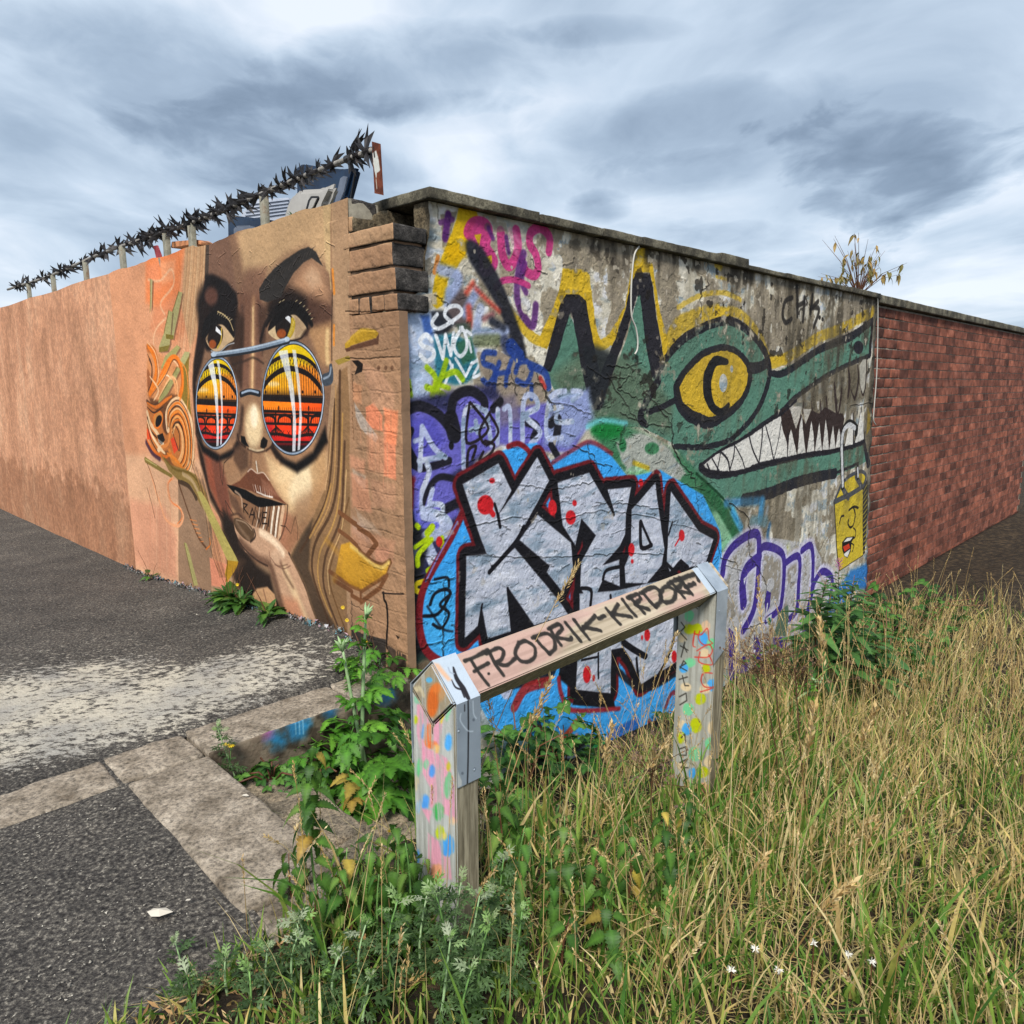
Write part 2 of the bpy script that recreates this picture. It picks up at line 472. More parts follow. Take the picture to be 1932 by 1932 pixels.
# eye sockets and brows
m.ell('c2', (700, 760, 190, 330, -12), '#161110', 90)
m.poly('c2', [(585, 385), (650, 378), (790, 450), (880, 560), (900, 650), (870, 1000), (740, 1130), (600, 1110), (525, 960), (560, 640)], '#151010', 30)
m.ell('c2', (640, 590, 60, 90), '#5a3d33', 40, .9)
m.ell('c2', (1420, 720, 250, 220, 8), '#1d1512', 90)
m.poly('c2', [(1560, 560), (1790, 640), (1800, 900), (1640, 900), (1540, 760)], '#4b352b', 70, .9)
m.poly('c2', [(1420, 480), (1500, 330), (1600, 270), (1690, 330), (1740, 480), (1760, 640), (1640, 600), (1520, 560)], '#a98468', 90, .95)
m.poly('c2', [(1520, 400), (1600, 310), (1670, 360), (1690, 470), (1600, 520)], '#c0a084', 70, .8)
m.poly('c2', [(1098, 520), (1150, 430), (1240, 330), (1350, 240), (1480, 150), (1570, 118), (1640, 165), (1705, 300), (1600, 225), (1520, 265), (1430, 360), (1350, 500), (1310, 600), (1180, 645), (1105, 620)], '#2c2927', 8, rough=4)
for i in range(44):
    t = i / 43; x = 1110 + 480 * t; y = 520 - 390 * t ** .8
    m.line('c2', [(x, y + 60), (x + 20, y + 10), (x + 45, y - 18)], 7, '#262321' if i % 3 else '#46403c', 2, .9, taper=[1, .8, .2])
for i in range(16): m.line('c2', [(600 + i * 18, 480 + i * 8), (620 + i * 19, 420 + i * 9), (650 + i * 17, 405 + i * 11)], 7, '#0f0c0c', 2, .8, taper=[1, .7, .2])
m.poly('c2', [(545, 620), (640, 700), (600, 1000), (560, 1200), (500, 1420), (500, 1700), (560, 2000), (490, 1900), (466, 1500), (476, 1240), (512, 950)], '#1c1310', 34, .95)
m.poly('c2', [(880, 700), (960, 800), (940, 1150), (930, 1450), (890, 1400), (800, 1180), (860, 1000)], '#2f211a', 46, .85)
m.poly('c2', [(1090, 640), (1170, 700), (1160, 1000), (1130, 1150), (1100, 1000)], '#3d2b23', 40, .8)
# cheek side
m.poly('c2', [(1560, 900), (1790, 830), (1795, 1260), (1690, 1240)], '#a5815f', 50, .95)
m.line('c2', [(1750, 930), (1745, 1080), (1755, 1220)], 60, '#d2b588', 30, .9)
m.line('c2', [(1795, 560), (1790, 900), (1795, 1200)], 12, '#2a211c', 6, .9)
# right eye
m.poly('c2', [(1190, 925), (1235, 850), (1340, 750), (1450, 735), (1535, 840), (1545, 930), (1480, 995), (1400, 1005), (1280, 1008), (1205, 960)], '#cdb592', 6, sm=5)
m.poly('c2', [(1430, 760), (1530, 850), (1540, 920), (1440, 1000)], '#8c7259', 30, .6)
m.ell('c2', (1345, 880, 92, 128, 5), '#191311', 6)
m.ell('c2', (1310, 945, 44, 44), '#8f4c24', 14)
m.poly('c2', [(1405, 790), (1440, 830), (1432, 920), (1395, 985), (1365, 975), (1395, 880)], '#b79c3c', 6, sm=4)
for i in range(6): m.line('c2', [(1375 + i * 9, 960 - i * 24), (1405 + i * 6, 935 - i * 24)], 5, '#ded08a', 2, .8)
m.poly('c2', [(1348, 752), (1395, 790), (1397, 850), (1345, 800)], '#e6e7ea', 3)
m.poly('c2', [(1185, 920), (1225, 800), (1335, 705), (1450, 690), (1545, 790), (1565, 910), (1525, 850), (1450, 772), (1400, 768), (1345, 790), (1265, 860)], '#0d0a0a', 8, .97, sm=3)
m.poly('c2', [(1540, 900), (1600, 860), (1560, 960), (1470, 1012), (1400, 1015), (1490, 980)], '#2a1c17', 20, .8)
m.line('c2', [(1170, 870), (1240, 735), (1350, 672), (1470, 690), (1560, 790), (1600, 860)], 62, '#0e0b0b', 12, rough=8, taper=[.5, 1, 1.2, 1, 1, .6])
m.line('c2', [(1110, 1020), (1160, 850), (1240, 730)], 40, '#191312', 20, .9)
for i in range(14):
    an = R(200 + i * 11); cx, cy = 1390, 840
    x0, y0 = cx + 190 * math.cos(an), cy + 160 * math.sin(an)
    m.line('c2', [(x0, y0), (x0 + 60 * math.cos(an + .2), y0 + 60 * math.sin(an + .2))], 10, '#0c0a0a', 2, taper=[1, .2])
for x, y in [(1440, 640), (1480, 660), (1515, 690), (1545, 725), (1570, 765), (1590, 810), (1290, 650), (1320, 635)]: m.line('c2', [(x, y), (x + 18, y - 14)], 7, '#d8c8a0', 2, .85)
m.line('c2', [(1280, 1015), (1400, 1012), (1500, 990), (1545, 930)], 12, '#2a1f1a', 5)
# left eye
m.poly('c2', [(590, 1000), (640, 890), (760, 815), (845, 920), (862, 1000), (800, 1045), (720, 1112), (650, 1100)], '#c2a785', 8, sm=5)
m.poly('c2', [(590, 1000), (640, 890), (700, 850), (680, 960), (650, 1060)], '#4a382c', 24, .8)
m.ell('c2', (685, 975, 70, 115, 14), '#1a1311', 8)
m.ell('c2', (655, 1045, 34, 42), '#8e4b26', 12)
m.line('c2', [(742, 900), (738, 1010), (700, 1080)], 24, '#b79c4c', 5)
m.poly('c2', [(690, 875), (732, 920), (742, 965), (685, 920)], '#e6e7ea', 3)
m.poly('c2', [(570, 1000), (610, 860), (690, 790), (770, 800), (840, 900), (862, 990), (810, 920), (750, 860), (690, 870), (640, 920)], '#0d0a0a', 9, .97, sm=3)
m.line('c2', [(560, 960), (600, 830), (700, 760), (790, 830), (860, 960)], 60, '#0e0b0b', 14, rough=8, taper=[.8, 1.2, 1, .6, .4])
m.line('c2', [(700, 735), (760, 765), (820, 830), (855, 915)], 12, '#c9b286', 4, .85)
for i in range(7): m.line('c2', [(700 + i * 20, 760 + i * 10), (712 + i * 22, 728 + i * 13)], 7, '#d2be95', 2, .8)
m.line('c2', [(640, 1110), (720, 1118), (800, 1055), (862, 1035)], 10, '#bfc4c9', 3, .8)
# lower face
m.poly('c3', [(380, 320), (900, 250), (1310, 280), (1300, 600), (1210, 820), (1110, 980), (1030, 1090), (950, 1010), (800, 1180), (650, 1000), (560, 800), (470, 640)], '#9a775b', 30)
m.poly('c3', [(370, 250), (430, 420), (470, 640), (560, 820), (640, 900), (560, 860), (470, 700), (400, 450)], '#20140f', 26, .95)
m.poly('c3', [(410, 330), (540, 400), (600, 620), (640, 900), (560, 800), (470, 620)], '#6f4436', 40, .95)
m.poly('c3', [(430, 360), (480, 420), (520, 700), (600, 880), (540, 790), (460, 600)], '#96543e', 30, .7)
m.poly('c3', [(860, 380), (1000, 470), (1120, 500), (1260, 330), (1310, 420), (1280, 620), (1180, 830), (1060, 940), (1010, 740), (900, 560)], '#d6b68e', 60)
m.ell('c3', (1130, 600, 95, 160, 20), '#e8d2ae', 60, .95); m.ell('c3', (1010, 520, 50, 80, 30), '#e0c59e', 40, .8)
m.poly('c3', [(600, 560), (740, 430), (760, 500), (680, 580), (620, 600)], '#9a795e', 40, .8)
m.poly('c3', [(960, 780), (1080, 830), (1100, 980), (1030, 1090), (950, 1000)], '#a06f57', 40, .8)
m.poly('c3', [(900, 320), (960, 400), (1080, 450), (1200, 370), (1290, 190), (1310, 300), (1230, 430), (1090, 520), (970, 450)], '#0a0707', 26)
m.poly('c3', [(890, 200), (930, 330), (1000, 430), (940, 420), (890, 330)], '#1d1410', 18, .9)
m.poly('c3', [(370, 250), (430, 330), (540, 395), (630, 350), (680, 250), (690, 330), (620, 410), (520, 440), (415, 370)], '#0a0707', 22)
m.poly('c3', [(640, 330), (690, 300), (740, 370), (740, 480), (690, 520), (640, 430)], '#4d382c', 30, .85)
# nose
m.poly('c3', [(700, -40), (835, -40), (862, 150), (908, 240), (908, 320), (862, 360), (800, 358), (740, 350), (675, 300), (662, 250), (690, 150)], '#8c6d54', 16, sm=4)
m.ell('c3', (780, 190, 62, 155), '#dfc6a0', 46)
m.ell('c3', (785, 120, 26, 80), '#f2e4c8', 24, .95)
m.line('c3', [(700, 60), (685, 200), (668, 270)], 40, '#3a2a23', 26, .9)
m.line('c3', [(845, 60), (868, 180), (905, 260)], 30, '#4e3a2f', 20, .8)
m.poly('c3', [(688, 255), (715, 262), (725, 300), (745, 335), (715, 325), (690, 300)], '#0b0908', 6)
m.poly('c3', [(850, 262), (880, 290), (872, 330), (850, 350), (825, 335), (832, 290)], '#0b0908', 6)
m.line('c3', [(665, 250), (680, 300), (720, 335)], 16, '#2a1c16', 8, .9); m.line('c3', [(908, 250), (912, 320), (868, 362)], 14, '#2a1c16', 8, .9); m.line('c3', [(735, 350), (800, 372), (860, 362)], 14, '#3b2920', 8, .8)
m.line('c3', [(745, 345), (800, 362), (850, 352)], 12, '#d9c6a6', 6, .8)
m.line('c3', [(760, 380), (755, 470), (740, 505)], 26, '#6b4d3c', 18, .8)
m.line('c3', [(795, 440), (803, 510)], 14, '#ece2d4', 4, .85)
# lips
m.poly('c3', [(590, 625), (680, 575), (735, 512), (762, 492), (800, 520), (848, 520), (895, 580), (950, 680), (1022, 748), (900, 690), (830, 680), (760, 650), (690, 625)], '#68412f', 6)
for i in range(9): m.line('c3', [(770 + i * 17, 600 + i * 5), (782 + i * 16, 650 + i * 6)], 7, '#e8ddd4' if i % 2 else '#a98a79', 3, .85)
m.line('c3', [(735, 512), (760, 492), (800, 522), (848, 518), (890, 570)], 9, '#ddc6b4', 4, .8)
m.poly('c3', [(640, 640), (720, 680), (800, 745), (900, 752), (1000, 752), (975, 880), (940, 985), (860, 930), (780, 900), (700, 800), (655, 720)], '#806049', 10)
m.poly('c3', [(590, 602), (640, 612), (720, 640), (800, 688), (900, 708), (1010, 745), (905, 756), (815, 765), (725, 712), (640, 660)], '#070505', 5)
m.poly('c3', [(830, 560), (900, 600), (960, 690), (890, 670), (840, 640)], '#8f6450', 18, .8); m.line('c3', [(800, 655), (860, 680), (915, 692)], 10, '#efe6dd', 4, .85)
for x0, w, c in [(790, 10, '#2a1d16'), (820, 9, '#c7b4a2'), (845, 10, '#241812'), (872, 14, '#e7d8c6'), (898, 9, '#2a1d16'), (925, 22, '#ecdfcc'), (960, 20, '#f0e4d3'), (948, 6, '#3a291f'), (990, 34, '#cfae90')]:
    m.line('c3', [(x0, 765), (x0 - 12, 850), (x0 - 30, 930 if x0 < 900 else 985)], w, c, 3, .9)
m.line('c3', [(650, 650), (690, 690), (700, 760)], 16, '#c7aa92', 6, .7)
m.poly('c3', [(600, 640), (660, 700), (700, 800), (760, 890), (690, 850), (620, 740)], '#5a4234', 18, .85)
m.line('c3', [(1020, 750), (1012, 850), (980, 960), (955, 1005)], 12, '#4b3528', 6, .85)
# lettering on the lip
for pts in [[(705, 735), (712, 800)], [(705, 735), (735, 745), (712, 772), (742, 812)], [(752, 835), (768, 770), (790, 845)], [(756, 815), (785, 818)], [(800, 790), (815, 880), (830, 800)], [(845, 800), (838, 880), (872, 880)], [(842, 838), (865, 838)], [(845, 800), (872, 802)], [(885, 900), (890, 820)]]:
    m.line('c3', pts, 9, '#17100c', 2, sm=0)
# painted cheek marks
for pts in [[(975, 893), (1008, 900), (1045, 950), (1075, 830), (1096, 920), (1090, 990)], [(560, 780), (600, 840), (578, 715), (640, 812)], [(533, 390), (545, 550), (560, 605), (570, 450), (645, 372)], [(480, 700), (540, 790), (590, 830)]]:
    m.line('c3', pts, 8, '#3b2920', 2, .85, sm=0)
m.line('c3', [(620, 820), (680, 812), (720, 880)], 14, '#3b2920', 8, .7)
# chin shadow and neck
m.poly('c3', [(1080, 700), (1290, 560), (1230, 800), (1100, 990), (1040, 1090), (1010, 1010)], '#8a664c', 60, .6)
m.poly('c3', [(560, 780), (640, 860), (690, 1000), (800, 1170), (900, 1240), (940, 1400), (1000, 1540), (760, 1420), (660, 1330), (600, 1180), (560, 1000)], '#231a15', 40)
m.poly('c3', [(560, 900), (640, 1100), (720, 1150), (640, 1260), (590, 1150)], '#4a382c', 40, .8)
# hand
m.poly('c3', [(640, 850), (690, 838), (780, 900), (860, 925), (950, 990), (1030, 1090), (1085, 1180), (1140, 1310), (1195, 1480), (1240, 1600), (1110, 1590), (1020, 1570), (965, 1400), (925, 1280), (880, 1180), (800, 1140), (720, 1080), (670, 990), (650, 930)], '#b8957b', 5)
m.line('c3', [(690, 1010), (800, 1120), (890, 1170), (930, 1280), (970, 1420), (1010, 1540)], 60, '#5d4436', 30, .85)
m.line('c3', [(1000, 1210), (1070, 1370), (1150, 1560)], 66, '#e2c49e', 32, .9)
m.line('c3', [(830, 940), (920, 1005), (985, 1090)], 50, '#ead2b6', 22, .9); m.line('c3', [(960, 1130), (1000, 1230), (1060, 1330)], 26, '#5d4436', 18, .7); m.line('c3', [(1030, 1090), (1090, 1200), (1150, 1340), (1205, 1500), (1245, 1600)], 16, '#2c1f18', 8, .9); m.ell('c3', (940, 1110, 40, 50), '#c4a48a', 26, .8)
m.poly('c3', [(985, 1400), (1090, 1420), (1160, 1590), (1020, 1570)], '#c78b6c', 40, .75)
for p in [[(900, 1120), (950, 1180), (1020, 1170)], [(930, 1170), (990, 1200), (1040, 1180)], [(890, 1080), (900, 1150)]]: m.line('c3', p, 8, '#6b4f40', 5, .7)
m.line('c3', [(650, 940), (700, 1040), (790, 1130), (880, 1180)], 12, '#2c1f19', 6, .8)
m.poly('c3', [(640, 850), (670, 838), (720, 860), (770, 910), (785, 960), (762, 1007), (720, 990), (680, 950), (650, 900)], '#54402f', 4, sm=3)
m.line('c3', [(660, 870), (700, 930), (750, 990)], 26, '#7d6552', 14, .8)
m.line('c3', [(660, 852), (720, 872), (768, 925)], 9, '#a08873', 5, .8)
m.line('c3', [(782, 920), (792, 970), (760, 1010)], 14, '#1d1511', 5, .8)
m.poly('c3', [(765, 1390), (800, 1340), (880, 1328), (930, 1380), (955, 1500), (880, 1490), (800, 1480)], '#c49b76', 10)
m.line('c3', [(850, 1350), (870, 1420), (880, 1490)], 14, '#7e5d48', 8, .7)
m.poly('c3', [(1180, 480), (1290, 330), (1300, 560), (1230, 780), (1160, 860), (1200, 650)], '#a9845f', 40, .7)
# hair on the right
m.poly('c3', [(1316, 260), (1352, 40), (1400, -200), (1445, -240), (1465, 60), (1465, 1000), (1440, 1250), (1450, 1700), (1235, 1600), (1140, 1310), (1040, 1110), (1110, 980), (1210, 820), (1295, 600)], '#86694c', 8)
m.poly('c3', [(1110, 985), (1200, 850), (1180, 1050), (1170, 1200), (1250, 1420), (1400, 1680), (1240, 1600), (1140, 1310), (1045, 1115)], '#45372b', 24, .95)
for pts, w, c in [([(1362, 0), (1335, 450), (1290, 720), (1190, 940), (1110, 1080)], 20, '#463223'), ([(1395, -200), (1385, 480), (1330, 790), (1220, 1020), (1195, 1230), (1290, 1520), (1340, 1660)], 24, '#463223'),
                  ([(1430, 300), (1395, 830), (1290, 1120), (1280, 1340), (1390, 1640)], 22, '#4a3526'), ([(1455, 700), (1370, 1030), (1320, 1290), (1440, 1650)], 16, '#64492f'),
                  ([(1365, -100), (1360, 450), (1310, 760), (1215, 960)], 12, '#b08a5c'), ([(1415, 100), (1395, 600), (1345, 880), (1250, 1090), (1240, 1300), (1330, 1540)], 14, '#b28c55'),
                  ([(1330, 600), (1270, 800), (1180, 980)], 16, '#ad8755'), ([(1440, 500), (1405, 900), (1310, 1180), (1320, 1380)], 10, '#c7a67b'), ([(1345, 60), (1322, 400), (1285, 640)], 9, '#caa57d')]:
    m.line('c3', pts, w, c, 6, .9)
# pier beyond the hair
m.poly('c3', [(1466, -1100), (2100, -1100), (2100, 1900), (1466, 1800)], '#9b7b61')
m.line('c2', [(1778, -380), (1770, 300), (1782, 520)], 18, '#bfa57c', 8, .8)
m.line('c2', [(1800, 340), (1812, 560)], 34, '#d2863a', 10, .9); m.line('c2', [(1812, 870), (1812, 1050)], 30, '#d2863a', 8, .9)
for pts, c, sf, a in [([(1590, 50), (1650, 20), (1710, 110), (1710, 225), (1600, 195)], '#da8a6a', 8, .9), ([(1720, 170), (1760, 180), (1805, 260), (1805, 570), (1720, 540)], '#d68a6b', 10, .85),
                      ([(1508, 20), (1570, 110), (1680, 270), (1660, 305), (1560, 210), (1520, 120)], '#aea49b', 6, .8), ([(1480, 485), (1590, 540), (1590, 640), (1490, 560)], '#b0a294', 12, .6), ([(1465, 390), (1590, 430), (1580, 520), (1470, 480)], '#c99377', 20, .7),
                      ([(1600, 230), (1720, 260), (1720, 520), (1610, 500)], '#c68f72', 26, .6), ([(1500, 770), (1640, 880), (1700, 960), (1560, 900)], '#b7a290', 20, .6), ([(1480, 830), (1600, 900), (1620, 1020), (1480, 940)], '#b2998a', 20, .6), ([(1655, 1040), (1760, 1060), (1750, 1150), (1660, 1150)], '#c98f78', 12, .6)]:
    m.poly('c3', pts, c, sf, a, rough=5)
for pts, c, a in [([(1475, 520), (1600, 560), (1640, 800), (1480, 760)], '#c98f73', .6), ([(1620, 560), (1800, 600), (1800, 780), (1640, 760)], '#b58a70', .6), ([(1470, 900), (1800, 1000), (1790, 1160), (1480, 1080)], '#bb8a70', .5), ([(1560, -250), (1700, -220), (1800, -40), (1780, 120), (1640, 40)], '#b99076', .6), ([(1720, 60), (1820, 80), (1810, 330), (1740, 300)], '#e08a66', .75), ([(1490, -120), (1560, -100), (1560, 30), (1500, 10)], '#c08a68', .6)]: m.poly('c3', pts, c, 16, a, rough=14)
for i in range(12): m.line('c3', [(1500 + i * 27, 30 + (i * 97) % 300), (1502 + i * 27, 200 + (i * 53) % 500)], 8, ['#b99578', '#876850', '#c98d70'][i % 3], 5, .45)
# gold drop
for pts, w in [([(1385, 800), (1480, 870), (1620, 960), (1668, 1020), (1590, 1120)], 36), ([(1385, 930), (1460, 985), (1550, 1070)], 30), ([(1320, 1220), (1470, 1318), (1560, 1352), (1700, 1262), (1765, 1150)], 34), ([(1355, 1285), (1480, 1360)], 30), ([(1480, 1390), (1555, 1435), (1690, 1335), (1740, 1240)], 30), ([(1552, 1340), (1552, 1435)], 30), ([(1560, 1080), (1650, 1150), (1710, 1170), (1765, 1138)], 24)]:
    m.line('c3', pts, w, '#6c482f', 4, sm=0)
m.poly('c3', [(1400, 1030), (1462, 1010), (1550, 1090), (1640, 1155), (1705, 1178), (1765, 1142), (1735, 1230), (1560, 1342), (1470, 1310), (1365, 1230)], '#bd9038', 8)
m.line('c3', [(1470, 1040), (1560, 1100), (1640, 1165), (1705, 1190), (1755, 1150)], 26, '#d9bd7a', 14, .8)
m.line('c3', [(1380, 1220), (1470, 1295), (1550, 1320), (1680, 1250)], 36, '#9c7226', 22, .6)
m.line('c3', [(1300, 1000), (1400, 1130), (1350, 1280)], 40, '#a87e3a', 26, .5)
# shards on the pier and side
m.poly('d7', [(95, 850), (440, 745), (470, 690), (462, 805), (110, 885)], '#573b2c', 6)
m.poly('d7', [(95, 800), (280, 642), (430, 660), (465, 692), (440, 740), (270, 790), (98, 850)], '#a9872f', 4)
m.line('d7', [(120, 790), (285, 660), (425, 672)], 26, '#c3a04a', 12, .7)
m.poly('d7', [(-10, 975), (130, 925), (165, 962), (30, 1020)], '#8f7b3c', 5)
# plinth
m.poly('d9', [(165, 1215), (210, 1290), (535, 1372), (540, 1700), (165, 1500)], '#37312d', 4)
m.poly('d9', [(560, 1430), (745, 1535), (745, 1760), (560, 1700)], '#483b33', 4)
for x in (650, 672, 700, 722): m.line('d9', [(x, 1440), (x, 1500 + (x * 7) % 60)], 14, '#9b7b61', 2)
m.line('d9', [(515, 890), (520, 960), (545, 1010), (552, 1200), (545, 1400), (550, 1460)], 26, '#15100d', 4, rough=4); m.line('d9', [(500, 890), (610, 900), (720, 902)], 13, '#1c1511', 3)
m.poly('d9', [(640, 1320), (680, 1350), (665, 1372)], '#17110e', 2)
# spectacles
def lens(L, cx, cy, rx, ry, rot, sc, top):
    mk = ellp(cx, cy, rx, ry, rot, 40)
    al, box = m.polymask('c2', mk, 1.0)
    full = np.zeros((m.h, m.w), np.float32); full[box[2]:box[3], box[0]:box[1]] = al
    m.clip = full
    x0, x1 = cx - rx - 20, cx + rx + 20
    X = lambda t: lerp(x0, x1, t)
    def band(y0, y1, c, sf=1.0, a=1): m.poly('c2', [(x0, y0), (x1, y0 + 6), (x1, y1 + 6), (x0, y1)], c, sf, a)
    g = lambda v: top + v * sc
    band(g(-50), g(2000), '#160c0b')
    band(g(-50), g(420), '#e6c51d'); band(g(300), g(480), '#eeaa2c', 60 * sc, .9)
    m.poly('c2', [(X(.55), g(200)), (x1, g(220)), (x1, g(500)), (X(.6), g(500))], '#e98336', 50 * sc, .8)
    m.ell('c2', (X(.2), g(385), 60 * sc, 26 * sc), '#f3d9a8', 20, .8)
    band(g(545), g(640), '#ee8424'); m.poly('c2', [(X(.5), g(545)), (x1, g(550)), (x1, g(660)), (X(.5), g(650))], '#e8551f', 40 * sc, .9)
    band(g(660), g(760), '#e3561f'); band(g(770), g(860), '#df3f1c'); band(g(860), g(930), '#b8221c'); band(g(945), g(978), '#6f1216', 14); band(g(965), g(1400), '#120a0a', 20)
    m.poly('c2', [(x0, g(720)), (X(.2), g(740)), (X(.2), g(880)), (x0, g(860))], '#b01f2a', 30, .8)
    bk = '#140d0c'
    up = [(X(.0), g(330)), (X(.12), g(210)), (X(.3), g(135)), (X(.5), g(110)), (X(.7), g(140)), (X(.86), g(230)), (X(1.0), g(370))]
    lo = [(X(.0), g(470)), (X(.12), g(350)), (X(.3), g(265)), (X(.48), g(238)), (X(.7), g(280)), (X(.86), g(370)), (X(1.0), g(500))]
    m.line('c2', up, 34 * sc, bk, 2); m.line('c2', lo, 46 * sc, bk, 2)
    U, Lo = spl(up, n=4), spl(lo, n=4)
    for i in range(0, len(U) - 1):
        m.line('c2', [tuple(U[i]), tuple(Lo[min(i + 1, len(Lo) - 1)])], 8 * sc, bk, 1.5); m.line('c2', [tuple(Lo[i]), tuple(U[i + 1])], 8 * sc, bk, 1.5)
    for i in range(26):
        t = .04 + i * .037
        yl = np.interp(X(t), Lo[:, 0], Lo[:, 1])
        m.line('c2', [(X(t), yl), (X(t), g(500))], 6 * sc, bk, 1.5)
    for i in range(5): m.ell('c2', (X(.08 + i * .19), g(462), 8 * sc, 16 * sc), bk, 2)
    m.line('c2', [(x0, g(490)), (x1, g(505))], 8 * sc, bk, 1.5)
    m.line('c2', [(x0, g(520)), (x1, g(545))], 48 * sc, bk, 2)
    m.line('c2', [(x0, g(640)), (x1, g(665))], 22 * sc, bk, 2)
    for i in range(36): m.line('c2', [(X(i / 35), g(612)), (X(i / 35), g(650))], 5 * sc, bk, 1.5)
    for i in range(5): m.ell('c2', (X(.05 + i * .23), g(618), 7 * sc, 26 * sc), bk, 2)
    # viaduct
    for i in range(5):
        xa, xb = X(.02 + i * .25), X(.23 + i * .25)
        m.line('c2', [(xa, g(750)), (xa + (xb - xa) * .1, g(705)), ((xa + xb) / 2, g(682)), (xb - (xb - xa) * .1, g(705)), (xb, g(750))], 26 * sc, bk, 2)
        m.line('c2', [(xb + 4, g(670)), (xb + 6, g(860))], 24 * sc, bk, 2)
        for k in range(7): m.line('c2', [(lerp(xa, xb, (k + .5) / 7), g(690)), (lerp(xa, xb, (k + .5) / 7), g(755))], 4 * sc, bk, 1.5)
    m.line('c2', [(x0, g(672)), (x1, g(695))], 18 * sc, bk, 2)
    m.line('c2', [(x0, g(760)), (x1, g(778))], 22 * sc, bk, 2)
    m.line('c2', [(x0, g(868)), (X(.25), g(862)), (X(.5), g(888)), (X(.75), g(868)), (x1, g(885))], 26 * sc, bk, 2)
    for px_ in (.25, .72):
        for k in range(-4, 5): m.line('c2', [(X(px_), g(790)), (X(px_) + k * 22 * sc, g(885))], 7 * sc, bk, 1.5)
    for k in range(22): m.line('c2', [(X(k / 22), g(830)), (X((k + (1 if k % 2 else -1)) / 22), g(878))], 5 * sc, bk, 1.5)
    m.line('c2', [(x0, g(935)), (x1, g(940))], 16 * sc, bk, 2)
    # window glints
    for pts, al_ in [([(X(.28), g(70)), (X(.42), g(60)), (X(.52), g(420)), (X(.55), g(800)), (X(.54), g(1030)), (X(.49), g(1030)), (X(.50), g(700)), (X(.43), g(350))], .8),
                     ([(X(.49), g(58)), (X(.55), g(62)), (X(.61), g(330)), (X(.635), g(700)), (X(.61), g(1020)), (X(.575), g(1020)), (X(.60), g(600)), (X(.56), g(300))], .8)]:
        m.poly('c2', pts, '#e9edf3', 8 * sc, al_)
    m.line('c2', [(X(.86), g(210)), (X(.94), g(430)), (X(.95), g(700)), (X(.85), g(950))], 10 * sc, '#f0e6dc', 6, .5)
    m.clip = None
    m.line('c2', mk, 34 * max(sc, .8), '#23262b', 3, close=True, sm=2); m.line('c2', mk, 17, '#93a0b1', 3, close=True, sm=2)
    m.line('c2', [q for q in mk[-8:] + mk[:9]], 9, '#d5dde8', 3, .9)
lens('L', 694, 1605, 196, 432, 2, .86, 1150)
lens('R', 1420, 1560, 292, 530, 1, 1.0, 1040)
m.line('c2', [(650, 1160), (900, 1128), (1150, 1078), (1380, 1015)], 46, '#20242a', 3); m.line('c2', [(650, 1145), (900, 1110), (1150, 1060), (1368, 1000)], 38, '#8391a1', 4)
m.line('c2', [(655, 1136), (900, 1100), (1150, 1050), (1370, 990)], 12, '#c4cfdb', 4, .8); m.ell('c2', (1365, 998, 26, 24), '#b9c6d3', 5); m.ell('c2', (665, 1143, 26, 24), '#aebbc9', 5)
m.line('c2', [(925, 1525), (1010, 1498), (1100, 1518)], 54, '#191b1f', 4); m.line('c2', [(935, 1512), (1010, 1488), (1090, 1506)], 20, '#98a5b5', 6)
m.poly('c2', [(1700, 1340), (1765, 1310), (1770, 1245), (1797, 1240), (1808, 1370), (1785, 1430), (1712, 1440)], '#3f464f', 4, sm=3); m.line('c2', [(1715, 1375), (1770, 1345), (1785, 1270)], 20, '#a3afbd', 8, .8)
m.line('c2', [(840, 1240), (950, 1210), (1040, 1175), (1140, 1230)], 20, '#2a201b', 14, .7)
# swirl creature, branches and shards of the left strip
m.wk = 1.3
og, pe, dk = '#dc7a32', '#ecc8a2', '#3f281a'
def L8(pts, w, c, sf=3, a=.95, **k): m.line('d8', pts, w, c, sf, a, **k)
m.poly('d8', [(20, 690), (110, 700), (200, 660), (300, 760), (325, 1000), (290, 1130), (150, 1090), (60, 1010), (18, 900)], '#b4713f', 14)
m.poly('d8', [(20, 330), (90, 380), (150, 420), (250, 480), (290, 700), (200, 680), (90, 720), (20, 660)], '#c98a5c', 30, .85)
for q, c_ in (([(30, 660), (110, 690), (170, 640), (230, 680), (180, 740), (90, 760)], '#5a3a24'), ([(120, 760), (160, 800), (150, 900), (120, 860)], '#4a2e1e'), ([(290, 760), (318, 900), (322, 1040), (300, 1120), (296, 960)], '#7a4e2e'), ([(150, 1000), (200, 1070), (270, 1100), (200, 1110), (120, 1040)], '#6a4426'), ([(20, 480), (50, 560), (30, 640)], '#8a5436')): m.poly('d8', q, c_, 12, .85, sm=3)
for sh, c, s in [([(222, -10), (246, -5), (188, 292), (142, 282), (160, 190)], '#a8a173', '#6e6338'), ([(160, 110), (182, 120), (165, 320), (150, 368), (98, 372), (95, 345), (130, 250)], '#a39b6c', '#6e6338'),
                 ([(120, 500), (110, 470), (135, 400), (212, 330), (232, 345), (200, 395), (150, 430)], '#a29a66', '#6b6035'), ([(232, 470), (225, 440), (262, 372), (290, 375), (288, 400), (255, 470)], '#aca677', '#7b6f3c'),
                 ([(210, 470), (235, 480), (150, 640), (90, 705), (100, 660)], '#9b9463', '#6b6035'), ([(40, -90), (54, -85), (48, 90), (40, 120)], '#a8a078', '#76693c')]:
    m.poly('d8', [(x + 9, y + 8) for x, y in sh], '#5b4532', 6, .6); m.poly('d8', sh, c, 2); m.line('d8', [sh[0], sh[-1]], 8, s, 3, .8)
